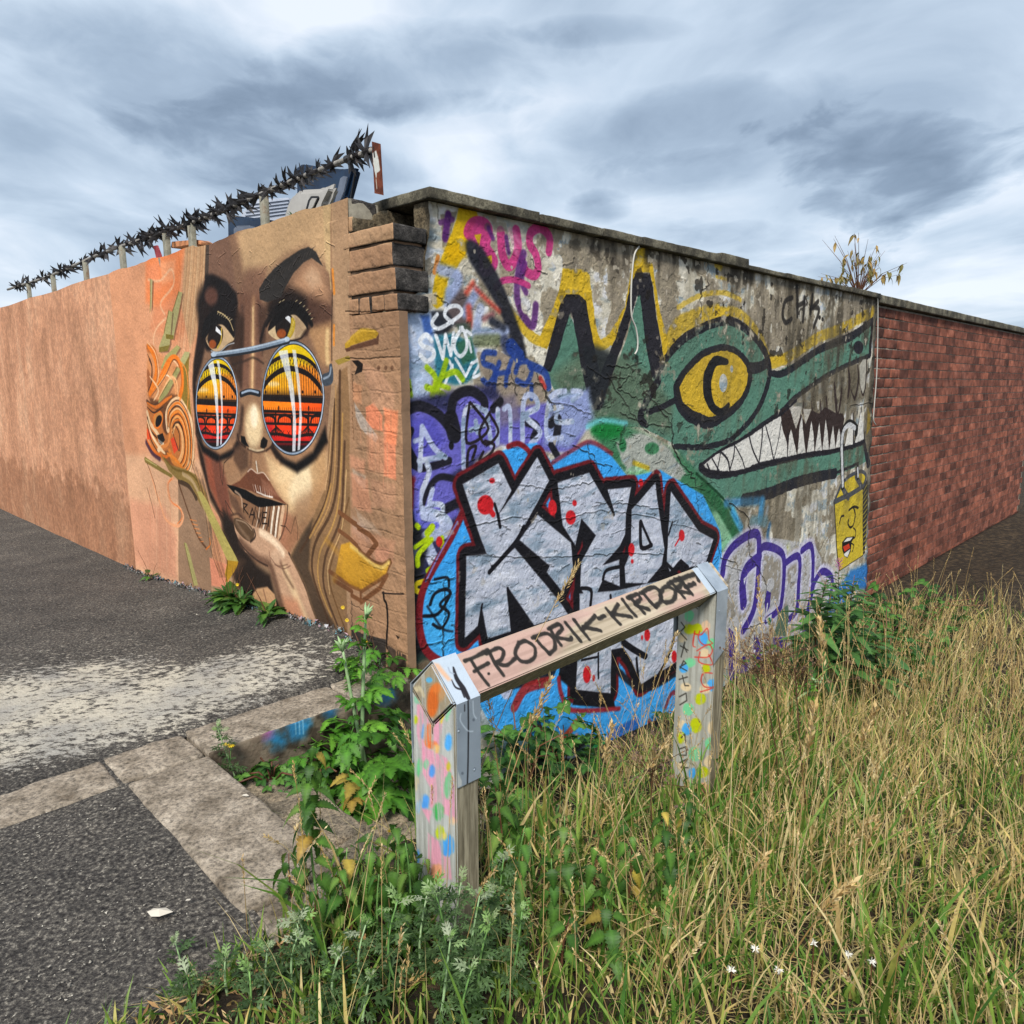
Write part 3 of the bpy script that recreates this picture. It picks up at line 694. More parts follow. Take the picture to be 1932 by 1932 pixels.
m.poly('d8', [(140, 260), (190, 268), (188, 295), (142, 290)], '#75672f', 2); m.poly('d8', [(98, 345), (165, 330), (150, 368), (98, 376)], '#7a6b33', 2)
m.poly('d8', [(245, 480), (290, 400), (286, 560), (300, 780), (260, 720), (230, 650)], '#7d6a2c', 10, .9)
L8([(22, 350), (70, 380), (82, 500), (60, 590), (38, 645)], 40, '#b06a3c', 10); L8([(24, 345), (66, 385), (74, 500), (50, 590), (36, 640)], 16, og); L8([(30, 420), (50, 470), (48, 540)], 14, dk, 6, .7)
L8([(38, 640), (90, 565), (150, 440), (195, 408), (232, 470), (244, 560), (226, 655)], 26, og); L8([(60, 615), (120, 520), (175, 430), (215, 460)], 8, '#eec59c')
L8([(85, 600), (140, 510), (185, 545), (205, 640)], 22, '#d99c6c'); L8([(95, 580), (140, 522), (172, 548)], 8, '#f0d2b0', 3)
L8([(150, 740), (180, 690), (210, 660)], 26, '#7d5230', 8)
L8([(152, 865), (146, 770), (195, 692), (262, 735), (304, 850), (312, 1000), (288, 1115)], 38, pe); L8([(150, 860), (150, 790), (195, 720), (240, 745), (282, 850), (292, 990), (270, 1095)], 9, '#6e4a30', 3, .8)
L8([(168, 830), (188, 770), (238, 810), (268, 905), (252, 1060)], 30, og); L8([(160, 850), (180, 800), (215, 800), (245, 860)], 14, '#3b281b', 3); L8([(180, 885), (206, 830), (238, 890), (244, 1010), (215, 1085)], 20, '#e6b07c'); L8([(176, 860), (200, 845), (225, 900), (228, 1000)], 10, '#4a3222', 3)
L8([(165, 1010), (190, 1070), (240, 1095)], 34, '#c9803f', 10)
m.poly('d8', [(168, 930), (190, 912), (222, 990), (192, 1022)], '#cf4c2e', 3); m.line('d8', [(180, 880), (195, 930), (222, 1000)], 7, '#39261b', 2)
L8([(20, 690), (60, 720), (90, 705)], 22, '#4f3524', 6); L8([(20, 760), (40, 830), (90, 900), (120, 960), (90, 1000)], 26, '#e4c39d', 4); L8([(20, 790), (40, 870), (80, 920)], 10, '#2f2119', 4)
m.ell('d8', (88, 800, 26, 50, 12), '#c98a4c', 5); m.ell('d8', (93, 815, 19, 40, 12), '#120e0d', 4); m.line('d8', ellp(88, 805, 30, 54, 12), 9, og, 3, close=True, sm=2)
m.poly('d8', [(82, 905), (120, 890), (134, 935), (110, 965), (92, 940)], '#1b1411', 3)
for i in range(5): L8([(92 + i * 8, 930 + i * 6), (96 + i * 8, 952 + i * 5)], 5, '#efe6d6', 1.5)
m.poly('d8', [(18, 860), (45, 880), (48, 930), (20, 930)], '#d3542e', 6); L8([(18, 950), (50, 1010), (100, 1050)], 30, '#3c2231', 10, .9); L8([(110, 980), (150, 960), (165, 900)], 18, '#d98a4c', 5)
out_, in_ = np.array([(98, 720), (100, 640), (150, 596), (196, 664), (218, 790), (214, 900), (196, 940)], float), np.array([(128, 760), (132, 730), (150, 722), (166, 750), (176, 810), (170, 870), (150, 900)], float)
for i in range(11):
    t = i / 10; q = out_ + (in_ - out_) * t
    m.line('k2', [tuple(p) for p in q], [7, 5, 9, 4, 6, 8, 4, 9, 5, 7, 5][i], ['#e9c59c', '#5a3722', '#dd7c30', '#3a2417', '#eebf8c', '#e08a3e', '#452b1b', '#e6a566', '#d8772c', '#3a2417', '#e9b983'][i], 2.5, .92, taper=[.5, 1, 1, .9, .4])
for pts, w, c in [([(8, 360), (40, 420), (48, 500), (18, 580)], 16, '#e0812f'), ([(8, 400), (28, 450), (30, 520), (12, 570)], 7, '#3f281a'), ([(8, 345), (48, 400), (60, 500), (40, 560)], 6, '#efc79b'), ([(22, 585), (80, 500), (128, 412), (166, 452), (172, 545), (156, 612)], 15, '#e27e2c'), ([(30, 590), (90, 500), (128, 424), (158, 462), (164, 545)], 4, '#5a3722'), ([(60, 600), (110, 510), (140, 520), (150, 600)], 9, '#e9b887'), ([(8, 620), (50, 640), (90, 610), (120, 590)], 13, '#d87a34'), ([(8, 640), (40, 665), (80, 640)], 6, '#33211a'), ([(8, 700), (30, 770), (70, 830), (90, 850)], 14, '#efcfa8'), ([(8, 720), (26, 790), (60, 850)], 6, '#2c1d17'), ([(8, 790), (40, 840), (90, 866), (120, 850)], 12, '#d06f2c'), ([(100, 850), (140, 880), (180, 930)], 14, '#d98236'), ([(20, 500), (60, 560), (40, 610)], 10, '#eec39a'), ([(150, 420), (186, 470), (196, 560), (190, 660)], 8, '#d98a48'), ([(200, 480), (212, 640), (222, 800), (226, 900)], 8, '#e2b48a'), ([(206, 560), (218, 740), (224, 880)], 4, '#6b452c')]: m.line('k2', pts, w, c, 3, .92, taper=[.5, 1, 1, .5])
m.poly('d8', [(105, 1020), (170, 1095), (260, 1118), (330, 1155), (395, 1270), (440, 1420), (478, 1520), (478, 1580), (405, 1420), (345, 1320), (300, 1225), (230, 1200), (160, 1130)], '#8a7242', 6)
L8([(130, 1050), (200, 1120), (300, 1150), (370, 1260), (420, 1400)], 12, '#6a5526', 5); L8([(250, 1150), (310, 1200), (370, 1330), (410, 1440)], 22, '#c4a884', 8, .8); L8([(240, 1200), (290, 1230), (330, 1310)], 18, '#3b2c1f', 4)
m.line('d8', [(10, 1060), (80, 1105), (180, 1165)], 24, '#83703c', 3, taper=[1.2, 1, .7]); m.line('d8', [(10, 1055), (80, 1098)], 7, '#ada06a', 2)
L8([(190, 1175), (150, 1215), (165, 1320), (225, 1365), (250, 1425), (218, 1482), (145, 1445), (105, 1340), (70, 1240), (36, 1120)], 15, '#dfa27b', 4); L8([(180, 1180), (155, 1220), (172, 1320), (228, 1372), (240, 1430), (212, 1468)], 5, '#e07e45', 2)
L8([(222, 1205), (280, 1390), (340, 1540), (395, 1620)], 13, '#5d3f2b', 3); L8([(395, 1630), (420, 1600), (418, 1560)], 7, og, 2)
for i in range(6): L8([(292 + i * 14, 1440 + i * 28), (335 + i * 9, 1450 + i * 26)], 4, '#de8a50', 2, .8)
L8([(20, 1240), (45, 1320), (70, 1430)], 5, '#5d3f2b', 2); L8([(20, 1080), (70, 1220), (90, 1320)], 5, '#5d3f2b', 2)
m.poly('d8', [(258, 1585), (272, 1592), (300, 1680), (344, 1858), (316, 1862), (285, 1720)], '#a39a68', 2); L8([(258, 1590), (290, 1740), (318, 1860)], 6, '#6b6035', 2)
for i in range(8): m.line('c3', [(330 + i * 14, 420 + i * 20), (430 + i * 10, 760 + i * 20), (470 + i * 12, 1050 + i * 14), (540 + i * 6, 1260)], 6, ['#4b3626', '#b5855c', '#6b4a33'][i % 3], 3, .7)
m.poly('c3', [(376, 652), (405, 650), (440, 700), (655, 1118), (668, 1150), (600, 1170), (585, 1130)], '#b1a363', 3)
m.poly('c3', [(592, 1140), (670, 1150), (652, 1200), (588, 1298), (572, 1240)], '#a8822b', 3); m.line('c3', [(592, 1145), (580, 1290)], 10, '#755716', 4)
m.line('c3', [(250, 580), (320, 620), (375, 700)], 22, '#4a3828', 5)
m.wk = 1.0
# wall wear shared by the mural
g_ = nz(m, .35, .7, 130, 21); m.img *= (1 - .10 * g_)[..., None]
m.img *= (1 + .10 * (fnoise(m.h, m.w, 5, 2, 5) - .5))[..., None]
for i in range(34):
    rng = random.Random(i); x, y = rng.uniform(640, 1780), rng.uniform(60, 700)
    m.crack('c2', [(x, y), (x + rng.uniform(-60, 60), y + rng.uniform(10, 70)), (x + rng.uniform(-80, 80), y + rng.uniform(40, 120))], 2.4, -.35, '#c7ab88', .12)
m.crack('d9', [(165, 990), (170, 1300)], 8, .5)
m.crack('d9', [(160, 1010), (400, 1120)], 4, .3)
for y in (470, 955): m.crack('d7', [(100, y), (300, y + 8), (520, y - 8), (690, y - 15)], 7, .6, '#5b4433')
m.poly('d7', [(190, 975), (250, 970), (300, 1010), (290, 1090), (215, 1120), (240, 1040)], '#17110e', 3)
m.crack('d7', [(190, 1130), (185, 1400), (180, 1640), (190, 1800)], 22, .8, '#6f543f')
for x in (465, 540, 605): m.ell('d7', (x, 1050, 16, 24), '#5a4030', 5, .8)
pier_ = np.clip((.37 - np.linspace(m.u0, m.u1, m.w)) / .02, 0, 1)[None, :]
m.hgt += pier_ * (fnoise(m.h, m.w, 16, 4, 91) - .5) * .9
for k_ in range(17):
    z_ = 1.70 - k_ * .098; r_ = int((z_ - m.v0) * m.ppm); u1_ = int((.365 - m.u0) * m.ppm)
    wob = (3 * np.sin(np.arange(u1_) * .05 + k_)).astype(int)
    for q_ in range(u1_): m.hgt[r_ + wob[q_] - 2:r_ + wob[q_] + 2, q_] -= .22 * (.4 + .6 * (math.sin(q_ * .09 + k_ * 2) > -.3))
m.hgt[:] += (fnoise(m.h, m.w, 9, 3, 92) - .5) * .25
# joints of the small brick row
# ================================================================== PAINT: the layered graffiti on the right wall
G = Canvas(CORNER, RD, ZD, -.04, 6.45, -1.5, 2.36, 320, '#b4ae9f')
m = G; m.wk = 1.32
H_, W_ = m.h, m.w
zz = np.linspace(m.v0, m.v1, H_)[:, None]; bb = np.linspace(m.u0, m.u1, W_)[None, :]
na, nb, nc, nd = fnoise(H_, W_, 150, 6, 31, pers=.6), fnoise(H_, W_, 60, 5, 32), fnoise(H_, W_, 40, 5, 33, .55, 3.2), fnoise(H_, W_, 14, 3, 34)
ss = lambda lo, hi, x: np.clip((x - lo) / (hi - lo), 0, 1)
m.grime('#d6d1c4', ss(.46, .56, na), .9)
m.grime('#867c6b', ss(.52, .55, .6 * nb + .4 * na + .02 * (bb > 1)), .85)      # bare render where paint has fallen away
m.grime('#8b8274', ss(.56, .58, .5 * nd + .5 * nb), .7)
m.grime('#5d564a', ss(1.2, 3.6, bb) * ss(.48, .66, nc * .4 + na * .6), .5)
# yellow and bare ground at the corner
m.poly('c5', [(360, 260), (510, 230), (480, 330), (440, 520), (380, 560), (370, 380)], '#7a7264', 6, .9, rough=10)
m.wear = (1 - .6 * ss(.60, .64, .5 * nd + .5 * nb)).astype(np.float32)
m.line('c5', [(430, 260), (415, 380), (405, 470)], 60, '#4b2459', 12); m.line('c5', [(360, 330), (470, 300)], 40, '#4b2459', 10, .8)
yl = '#c2a223'
m.poly('c5', [(530, 180), (680, 195), (705, 270), (640, 400), (620, 560), (540, 690), (430, 860), (425, 1050), (330, 1110), (275, 1060), (310, 850), (380, 620), (470, 400), (510, 280)], yl, 10, rough=6)
m.poly('c5', [(395, 560), (560, 500), (600, 640), (440, 700)], '#d0a512', 30, .7)
m.line('c5', [(340, 640), (310, 780)], 34, '#c07a3a', 6, .9)
# crocodile: yellow halo, teal body, brushed black outline
yw = '#bea036'
m.line('c5', [(860, 900), (1000, 1140), (1190, 1360), (1290, 1410)], 80, yw, 8, .9, rough=8, taper=[.4, .8, 1, 1])
m.poly('c5', [(1480, 740), (1665, 750), (1745, 1010), (1765, 1280), (1840, 1450), (1760, 1460), (1690, 1150), (1630, 1020), (1500, 1010), (1440, 1150), (1330, 1480), (1240, 1420), (1380, 1100), (1440, 940)], yw, 5, rough=6)
m.line('c6', [(0, 230), (40, 560), (80, 640), (170, 570)], 52, yw, 4, .9, rough=6)
m.poly('c6', [(300, 60), (365, 28), (400, 200), (440, 420), (500, 640), (470, 730), (440, 560), (400, 290), (375, 200), (300, 200), (262, 300), (230, 420), (150, 640), (120, 600), (230, 400), (265, 180)], yw, 4, rough=5)
m.line('c6', [(470, 700), (540, 540), (640, 480), (780, 440)], 88, yw, 10, .8, rough=8); m.line('c6', [(780, 435), (930, 450), (1040, 580), (1110, 720), (1230, 700)], 44, yw, 8, .75, rough=8)
m.line('c6', [(1110, 745), (1230, 700), (1400, 590), (1550, 530), (1725, 430)], 52, yw, 6, .85, rough=7)
for pts, w in [([(780, 152), (812, 172)], 30), ([(780, 222), (850, 240)], 16), ([(550, 408), (690, 335), (830, 320), (930, 362)], 24), ([(775, 430), (870, 440)], 40)]: m.line('c6', pts, w, yw, 5, .7, rough=5)
m.poly('c6', [(1695, 1010), (1715, 1060), (1712, 1140), (1690, 1180)], yw, 3); m.poly('c6', [(1705, 420), (1725, 430), (1725, 480), (1690, 500)], yw, 3)
te = '#56796a'
m.poly('c6', [(-104, 445), (-60, 560), (-20, 800), (30, 1030), (85, 1010), (165, 790), (240, 600), (305, 335), (322, 335), (360, 560), (405, 830), (450, 760), (540, 620), (700, 520), (830, 490), (960, 540), (1060, 680), (1100, 820), (1300, 720), (1500, 620), (1640, 560), (1725, 490), (1700, 705), (1560, 765), (1400, 855), (1260, 960), (1170, 1045), (980, 1180), (880, 1250), (720, 1340), (690, 1370), (720, 1410), (860, 1420), (1100, 1350), (1400, 1280), (1670, 1230), (1690, 1340), (1500, 1430), (1200, 1500), (950, 1565), (800, 1560), (650, 1430), (520, 1230), (330, 1130), (100, 1130), (0, 1080), (-150, 1000), (-250, 800), (-180, 640)], te, 3, rough=5)
m.poly('c6', [(0, 660), (240, 700), (420, 860), (520, 1000), (500, 1180), (330, 1120), (60, 1100), (-140, 980), (-220, 820)], '#55604f', 50, .75)
bk = '#1d1c22'
def B(pts, w, **k): m.line('c6', pts, w * 1.15, bk, 2, .96, rough=5, **k)
m.poly('c5', [(1505, 978), (1625, 978), (1692, 1045), (1700, 1150), (1755, 1450), (1850, 1910), (1700, 1910), (1640, 1640), (1560, 1190), (1535, 1150), (1490, 1300), (1430, 1520), (1360, 1680), (1290, 1660), (1350, 1430), (1420, 1160), (1455, 1060)], bk, 3, .96, rough=6)
m.poly('c6', [(295, 200), (375, 200), (400, 285), (402, 340), (440, 560), (470, 760), (432, 850), (390, 830), (360, 640), (320, 335), (300, 340), (240, 560), (160, 790), (85, 1025), (45, 1030), (15, 950), (60, 850), (170, 600), (230, 430), (260, 270)], bk, 3, .96, rough=5)
m.poly('c6', [(-30, 640), (60, 640), (170, 700), (100, 1000), (40, 1035), (10, 960)], '#1e2125', 30, .85)
B([(430, 850), (345, 1000), (322, 1080), (360, 1120)], 40, taper=[1, .9, 1, .5]); B([(365, 1040), (440, 1015), (530, 970)], 26)
B([(430, 790), (520, 660), (640, 560), (830, 490), (950, 530), (1060, 650), (1100, 760), (1090, 880), (1030, 1030), (930, 1150), (850, 1215), (700, 1252), (530, 1248)], 36, taper=[.8, 1, 1, 1, 1, 1.1, 1, .8, .7, .7, .6])
m.wear = None
m.poly('c6', [(540, 890), (590, 800), (700, 690), (830, 650), (920, 690), (980, 780), (970, 900), (900, 1010), (760, 1100), (660, 1080), (570, 1010)], '#bd9f3c', 3, sm=4)
B([(540, 890), (590, 800), (700, 690), (830, 650), (920, 690), (980, 780), (970, 900), (900, 1010), (760, 1100), (660, 1080), (570, 1010), (540, 890)], 42, taper=[1, .8, .7, .6, .7, 1, .8, 1, 1.3, 1.2, 1])
m.line('c6', [(845, 738), (775, 735), (732, 820), (728, 920), (760, 1010), (810, 1040), (855, 1000)], 46, '#1a1a1c', 2, taper=[.6, 1.1, 1.6, 1.5, 1, .8, .6], rough=2)
m.ell('c6', (823, 865, 24, 56), '#bcbcb8', 2); m.ell('c6', (872, 780, 9, 22), '#bcbcb8', 2)
B([(980, 775), (1040, 770), (1090, 740)], 46); B([(1100, 805), (1200, 800), (1400, 665), (1600, 582), (1722, 490)], 32, taper=[.7, .9, 1, 1.2, 1])
B([(1722, 490), (1716, 600), (1708, 695)], 24); B([(1708, 700), (1560, 762), (1400, 852), (1250, 960), (1170, 1040), (980, 1180), (890, 1240), (770, 1310), (690, 1370)], 24)
m.ell('c6', (1640, 650, 30, 40), bk, 3)
B([(690, 1372), (740, 1410), (860, 1412), (1080, 1352), (1300, 1302), (1500, 1268), (1675, 1218)], 32); B([(1665, 1130), (1680, 1240), (1702, 1350)], 24, taper=[.5, 1, 1.6])
B([(945, 1572), (1100, 1530), (1300, 1455), (1500, 1410)], 46); B([(1500, 1410), (1640, 1350)], 12)
m.wear = (1 - .35 * ss(.6, .64, .5 * nd + .5 * nb)).astype(np.float32)
wt = '#cfccc6'
m.wear = None
# tags high on the render
pk = '#ad3a72'
m.poly('c5', [(572, 400), (610, 310), (690, 268), (780, 290), (832, 360), (838, 450), (815, 530), (852, 590), (890, 680), (860, 770), (800, 815), (740, 805), (712, 740), (690, 630), (640, 520), (585, 460)], pk, 8, .94, sm=3)
m.ell('c5', (790, 370, 30, 40), '#5e4b52', 14, .7)
for pts, w in [([(910, 410), (925, 600), (975, 715), (1030, 680), (1070, 560), (1050, 400)], 78), ([(1350, 590), (1355, 460), (1270, 375), (1185, 420), (1175, 520), (1230, 620), (1250, 740), (1215, 805), (1140, 770), (1100, 670)], 72)]:
    m.line('c5', pts, w, pk, 8, .92)
m.poly('c5', [(670, 440), (735, 430), (715, 545)], '#b99a2c', 4); m.poly('c5', [(748, 650), (830, 622), (835, 690), (792, 750), (760, 742)], '#b99a2c', 4); m.poly('c5', [(660, 560), (690, 545), (720, 720), (700, 740)], '#23222c', 10, .9)
for pts, w in [([(1120, 610), (1075, 750), (1060, 900), (1065, 1040), (1130, 1190), (1205, 1260), (1225, 1080)], 62), ([(1130, 700), (1100, 850), (1140, 960)], 50), ([(800, 380), (840, 470)], 40), ([(960, 460), (985, 600)], 40)]: m.line('c5', pts, w, '#4c2460', 14, .85)
m.ell('c5', (1135, 1080, 42, 80, -8), '#b9b3a8', 8); m.line('c5', [(868, 920), (930, 855), (1050, 850), (1165, 900)], 46, pk, 6, .9)
m.line('c5', [(1060, 600), (1000, 400), (1090, 520)], 40, '#c587a4', 26, .5)
m.poly('c5', [(840, 330), (960, 330), (960, 400), (860, 420)], '#857d70', 8, .6, rough=12)
# black spike and lavender spray near the corner
m.line('c5', [(630, 540), (700, 640), (830, 850), (950, 1090), (1060, 1380), (1120, 1560)], 135, '#202129', 26, .96, taper=[.6, 1.2, 1.1, .9, .9, .5])
m.poly('c5', [(420, 1000), (560, 900), (660, 1100), (640, 1260), (560, 1300), (420, 1200)], '#3a2f33', 40, .8)
for pts, w, c in [([(370, 760), (500, 800), (520, 860), (460, 960)], 90, '#8f9bbd'), ([(690, 960), (640, 1050), (590, 1150)], 76, '#8f9bbd'), ([(440, 960), (420, 1060)], 70, '#8794b0'), ([(600, 960), (660, 880)], 40, '#b4493c'), ([(690, 930), (790, 1030), (900, 1130)], 34, '#a8463c'),
                  ([(620, 1100), (630, 1250)], 56, '#ad4a3d'), ([(730, 1110), (700, 1230), (660, 1480)], 80, '#9aa6c6'), ([(720, 1330), (850, 1330), (960, 1310)], 70, '#95a1c0'), ([(760, 1200), (840, 1160)], 40, '#8a5a5e'), ([(830, 1220), (940, 1280)], 60, '#262a36'), ([(690, 1400), (880, 1390)], 90, '#6c7358'), ([(950, 1400), (1000, 1560)], 90, '#39405a')]:
    m.line('c5', pts, w, c, 30, .9)
m.poly('c5', [(40, 990), (330, 960), (330, 1070), (60, 1100)], '#a79f93', 14, .9, rough=8)
m.poly('c5', [(40, 1140), (300, 1130), (420, 1250), (330, 1420), (330, 1560), (250, 1940), (40, 1940)], '#aab8d0', 26); m.poly('c5', [(180, 1170), (260, 1170), (300, 1350), (220, 1340)], '#33518f', 24, .9); m.poly('c5', [(270, 1130), (420, 1120), (500, 1250), (420, 1330), (320, 1370)], '#181b22', 24, .9)
m.poly('c5', [(300, 1360), (480, 1330), (650, 1430), (720, 1680), (600, 1780), (500, 1800), (320, 1760)], '#2c6a7c', 26, .95); m.poly('c5', [(500, 1420), (640, 1360), (680, 1560), (560, 1620)], '#335c47', 24, .9); m.poly('c5', [(500, 1250), (640, 1230), (640, 1330), (540, 1340)], '#3a4a42', 20, .8)
wh = '#dcdfe4'
for pts, w in [([(280, 1400), (235, 1345), (180, 1400), (210, 1450), (290, 1480), (300, 1540), (240, 1585), (180, 1530)], 36), ([(322, 1355), (385, 1560)], 32), ([(385, 1560), (408, 1345)], 28), ([(408, 1345), (455, 1530)], 28), ([(455, 1530), (480, 1330)], 28), ([(560, 1280), (495, 1390), (490, 1480), (545, 1540), (600, 1460), (585, 1330), (545, 1285)], 30), ([(600, 1310), (640, 1340)], 26), ([(620, 1400), (640, 1500)], 22),
               ([(330, 1160), (285, 1240), (340, 1290), (440, 1240), (555, 1150), (520, 1085), (430, 1100), (400, 1170), (470, 1235)], 30), ([(440, 1580), (490, 1690), (545, 1780)], 24), ([(500, 1560), (590, 1720)], 24), ([(470, 1620), (400, 1800)], 24), ([(590, 1720), (650, 1600)], 24), ([(640, 1610), (735, 1570), (660, 1725), (745, 1690)], 24), ([(300, 1740), (340, 1790)], 20)]:
    m.line('c5', pts, w, wh, 4, .95)
gy = '#98b31f'
for pts, w in [([(415, 1580), (380, 1700), (330, 1830)], 44), ([(390, 1720), (500, 1680), (565, 1750)], 44), ([(240, 1640), (320, 1740), (290, 1900)], 44), ([(330, 1790), (440, 1830)], 36), ([(240, 1820), (400, 1900), (300, 1960)], 46), ([(80, 1760), (100, 1900)], 30)]: m.line('c5', pts, w, gy, 10, .9)
# beige bare patch with blue tag
m.poly('c5', [(690, 1500), (905, 1492), (1020, 1560), (1170, 1580), (1270, 1800), (1330, 2000), (780, 2060), (745, 1750)], '#8d8174', 5, rough=6)
for pts, w in [([(860, 1510), (765, 1510), (755, 1600), (845, 1640), (855, 1710), (800, 1790), (748, 1750)], 44), ([(900, 1600), (870, 1700), (840, 1880)], 44), ([(870, 1700), (990, 1680)], 36), ([(1010, 1580), (970, 1700), (960, 1800)], 40), ([(1050, 1680), (1080, 1600), (1150, 1590), (1190, 1680), (1140, 1790), (1060, 1760)], 44), ([(1180, 1620), (1310, 1690), (1345, 1820)], 60), ([(1190, 1800), (1190, 1920)], 40), ([(1010, 1450), (1080, 1540)], 110)]:
    m.line('c5', pts, w, '#21397a', 12, .9)
m.line('c5', [(1270, 1740), (1310, 1820)], 40, '#a33b35', 14, .9)
# lower left: violet bubbles, dark ground
m.poly('c7', [(20, 150), (520, 60), (640, 260), (420, 500), (320, 820), (260, 1200), (20, 1260)], '#2b2c4a', 30)
vi = '#6460aa'
m.poly('c7', [(30, 190), (140, 170), (280, 230), (330, 120), (420, 80), (500, 150), (600, 200), (860, 160), (1040, 100), (1060, 260), (960, 440), (840, 440), (700, 420), (560, 400), (400, 480), (290, 560), (330, 800), (200, 850), (60, 760), (25, 500)], vi, 20)
m.poly('c7', [(830, 120), (1050, 90), (1080, 260), (940, 420), (800, 400)], '#8f9cbc', 30, .85); m.poly('c7', [(40, 260), (180, 240), (250, 380), (140, 470), (50, 420)], '#5552a6', 26, .9); m.poly('c7', [(520, 150), (640, 120), (680, 260), (560, 300)], '#6d6576', 30, .8)
k2 = '#17161c'
for pts, w in [([(25, 215), (110, 185), (220, 240), (310, 360)], 46), ([(280, 260), (300, 140), (390, 100), (465, 150), (470, 200)], 46), ([(300, 340), (280, 260)], 80), ([(30, 470), (120, 530), (270, 490)], 36), ([(60, 320), (40, 400), (80, 480)], 30), ([(330, 600), (220, 580), (150, 660), (110, 780)], 30), ([(840, 280), (880, 260), (870, 350)], 46), ([(700, 270), (760, 300), (740, 360)], 40), ([(560, 160), (520, 200)], 40), ([(330, 720), (250, 760)], 44), ([(840, 400), (880, 470)], 34)]:
    m.line('c7', pts, w, k2, 6, .95)
m.ell('c7', (283, 405, 14, 24), k2, 3)
m.poly('c7', [(25, 560), (80, 580), (110, 690), (60, 780), (25, 740)], '#822628', 16)
lv = '#b3bbd4'
for pts, w in [([(352, 530), (360, 210), (470, 210), (480, 280), (390, 320)], 24), ([(420, 270), (430, 330)], 24), ([(480, 210), (505, 400)], 26), ([(545, 205), (540, 390)], 26), ([(580, 200), (612, 200), (612, 390)], 24), ([(680, 380), (690, 150), (745, 130), (765, 190), (700, 240), (780, 330), (725, 395)], 28), ([(920, 100), (835, 140), (815, 350), (900, 360)], 26), ([(830, 200), (900, 190)], 24), ([(880, 200), (870, 270), (960, 270)], 24), ([(960, 100), (1010, 110), (960, 150)], 24), ([(120, 300), (110, 540)], 26), ([(80, 380), (110, 370)], 22), ([(125, 310), (190, 420), (250, 470)], 26), ([(105, 490), (220, 470)], 26), ([(150, 510), (160, 560), (110, 700), (130, 780), (180, 780)], 28), ([(180, 650), (160, 760), (220, 800), (235, 740), (170, 730)], 26), ([(130, 780), (240, 820), (260, 880), (140, 920), (190, 1060)], 60)]:
    m.line('c7', pts, w, lv, 5, .93)
m.line('c7', [(95, 620), (90, 760), (110, 840), (200, 850)], 30, '#6a6bc0', 8, .9)
for pts, w in [([(385, 170), (370, 390), (490, 310), (390, 165)], 14), ([(500, 220), (440, 330), (480, 400), (545, 330), (500, 230)], 14), ([(370, 520), (380, 430), (420, 410), (400, 480)], 15), ([(460, 440), (440, 490), (500, 450), (520, 400), (470, 380)], 14)]: m.line('c7', pts, w, '#1a1416', 3, .93)
m.poly('c7', [(25, 790), (100, 850), (150, 980), (120, 1110), (200, 1600), (30, 1660)], '#17181d', 24); m.ell('c7', (60, 1000, 40, 50), '#5f6675', 26, .8); m.ell('c7', (70, 1420, 40, 60), '#8b8b92', 30, .7)
for pts, w in [([(80, 970), (150, 920)], 22), ([(170, 930), (100, 1010), (95, 1070)], 26), ([(230, 920), (235, 990)], 24), ([(150, 890), (175, 860)], 34), ([(100, 860), (90, 850)], 24), ([(150, 1100), (180, 1080)], 24)]: m.line('c7', pts, w, '#a7bd22', 5)
m.line('c7', [(135, 1160), (90, 1175), (85, 1210), (130, 1225)], 24, '#c9b42e', 3); m.line('c7', [(160, 1600), (150, 1690)], 34, '#a8a440', 8); m.ell('c7', (215, 940, 18, 30), '#b02a2a', 5)
m.poly('c7', [(40, 1580), (140, 1560), (260, 1640), (230, 1932), (30, 1932)], '#23322e', 20); m.line('c7', [(40, 1700), (140, 1640)], 70, '#7a6552', 20, .8); m.line('c7', [(40, 1700), (110, 1720)], 24, '#1f6a3c', 6)
# green, silver drips right of the big letters
m.poly('c7', [(1050, 280), (1180, 240), (1340, 330), (1560, 450), (1700, 600), (1830, 820), (1760, 900), (1560, 620), (1250, 560), (1120, 420)], '#3a6a4c', 30, .95); m.ell('c7', (1150, 320, 90, 50), '#1d7038', 26); m.line('c7', [(1040, 300), (1120, 265), (1260, 280)], 22, '#6fb8c0', 14, .8)
m.poly('c7', [(1200, 390), (1330, 330), (1480, 400), (1600, 560), (1530, 620), (1420, 560), (1260, 540)], '#a9a7a2', 14, .9, rough=12); m.ell('c7', (1400, 420, 40, 34), '#3f7050', 8); m.ell('c7', (1240, 400, 20, 40), '#2f6b45', 10); m.ell('c7', (1330, 545, 60, 30), '#86b78d', 12, .9); m.line('c7', [(1300, 500), (1380, 530)], 20, '#b8a541', 8)
m.poly('c7', [(1740, 780), (1850, 700), (1910, 900), (1800, 1010), (1740, 900)], '#83b090', 14); m.line('c7', [(1690, 640), (1780, 740), (1850, 860), (1890, 950)], 60, '#2c5a3c', 12); m.line('c7', [(1650, 560), (1800, 700), (1880, 830)], 12, '#173a25', 4)
m.poly('c7', [(560, 1850), (1800, 1700), (1800, 2400), (560, 2400)], '#3f5f70', 60, .9); m.poly('c7', [(600, 2100), (1700, 2050), (1700, 2500), (600, 2500)], '#2d3a33', 50, .9)
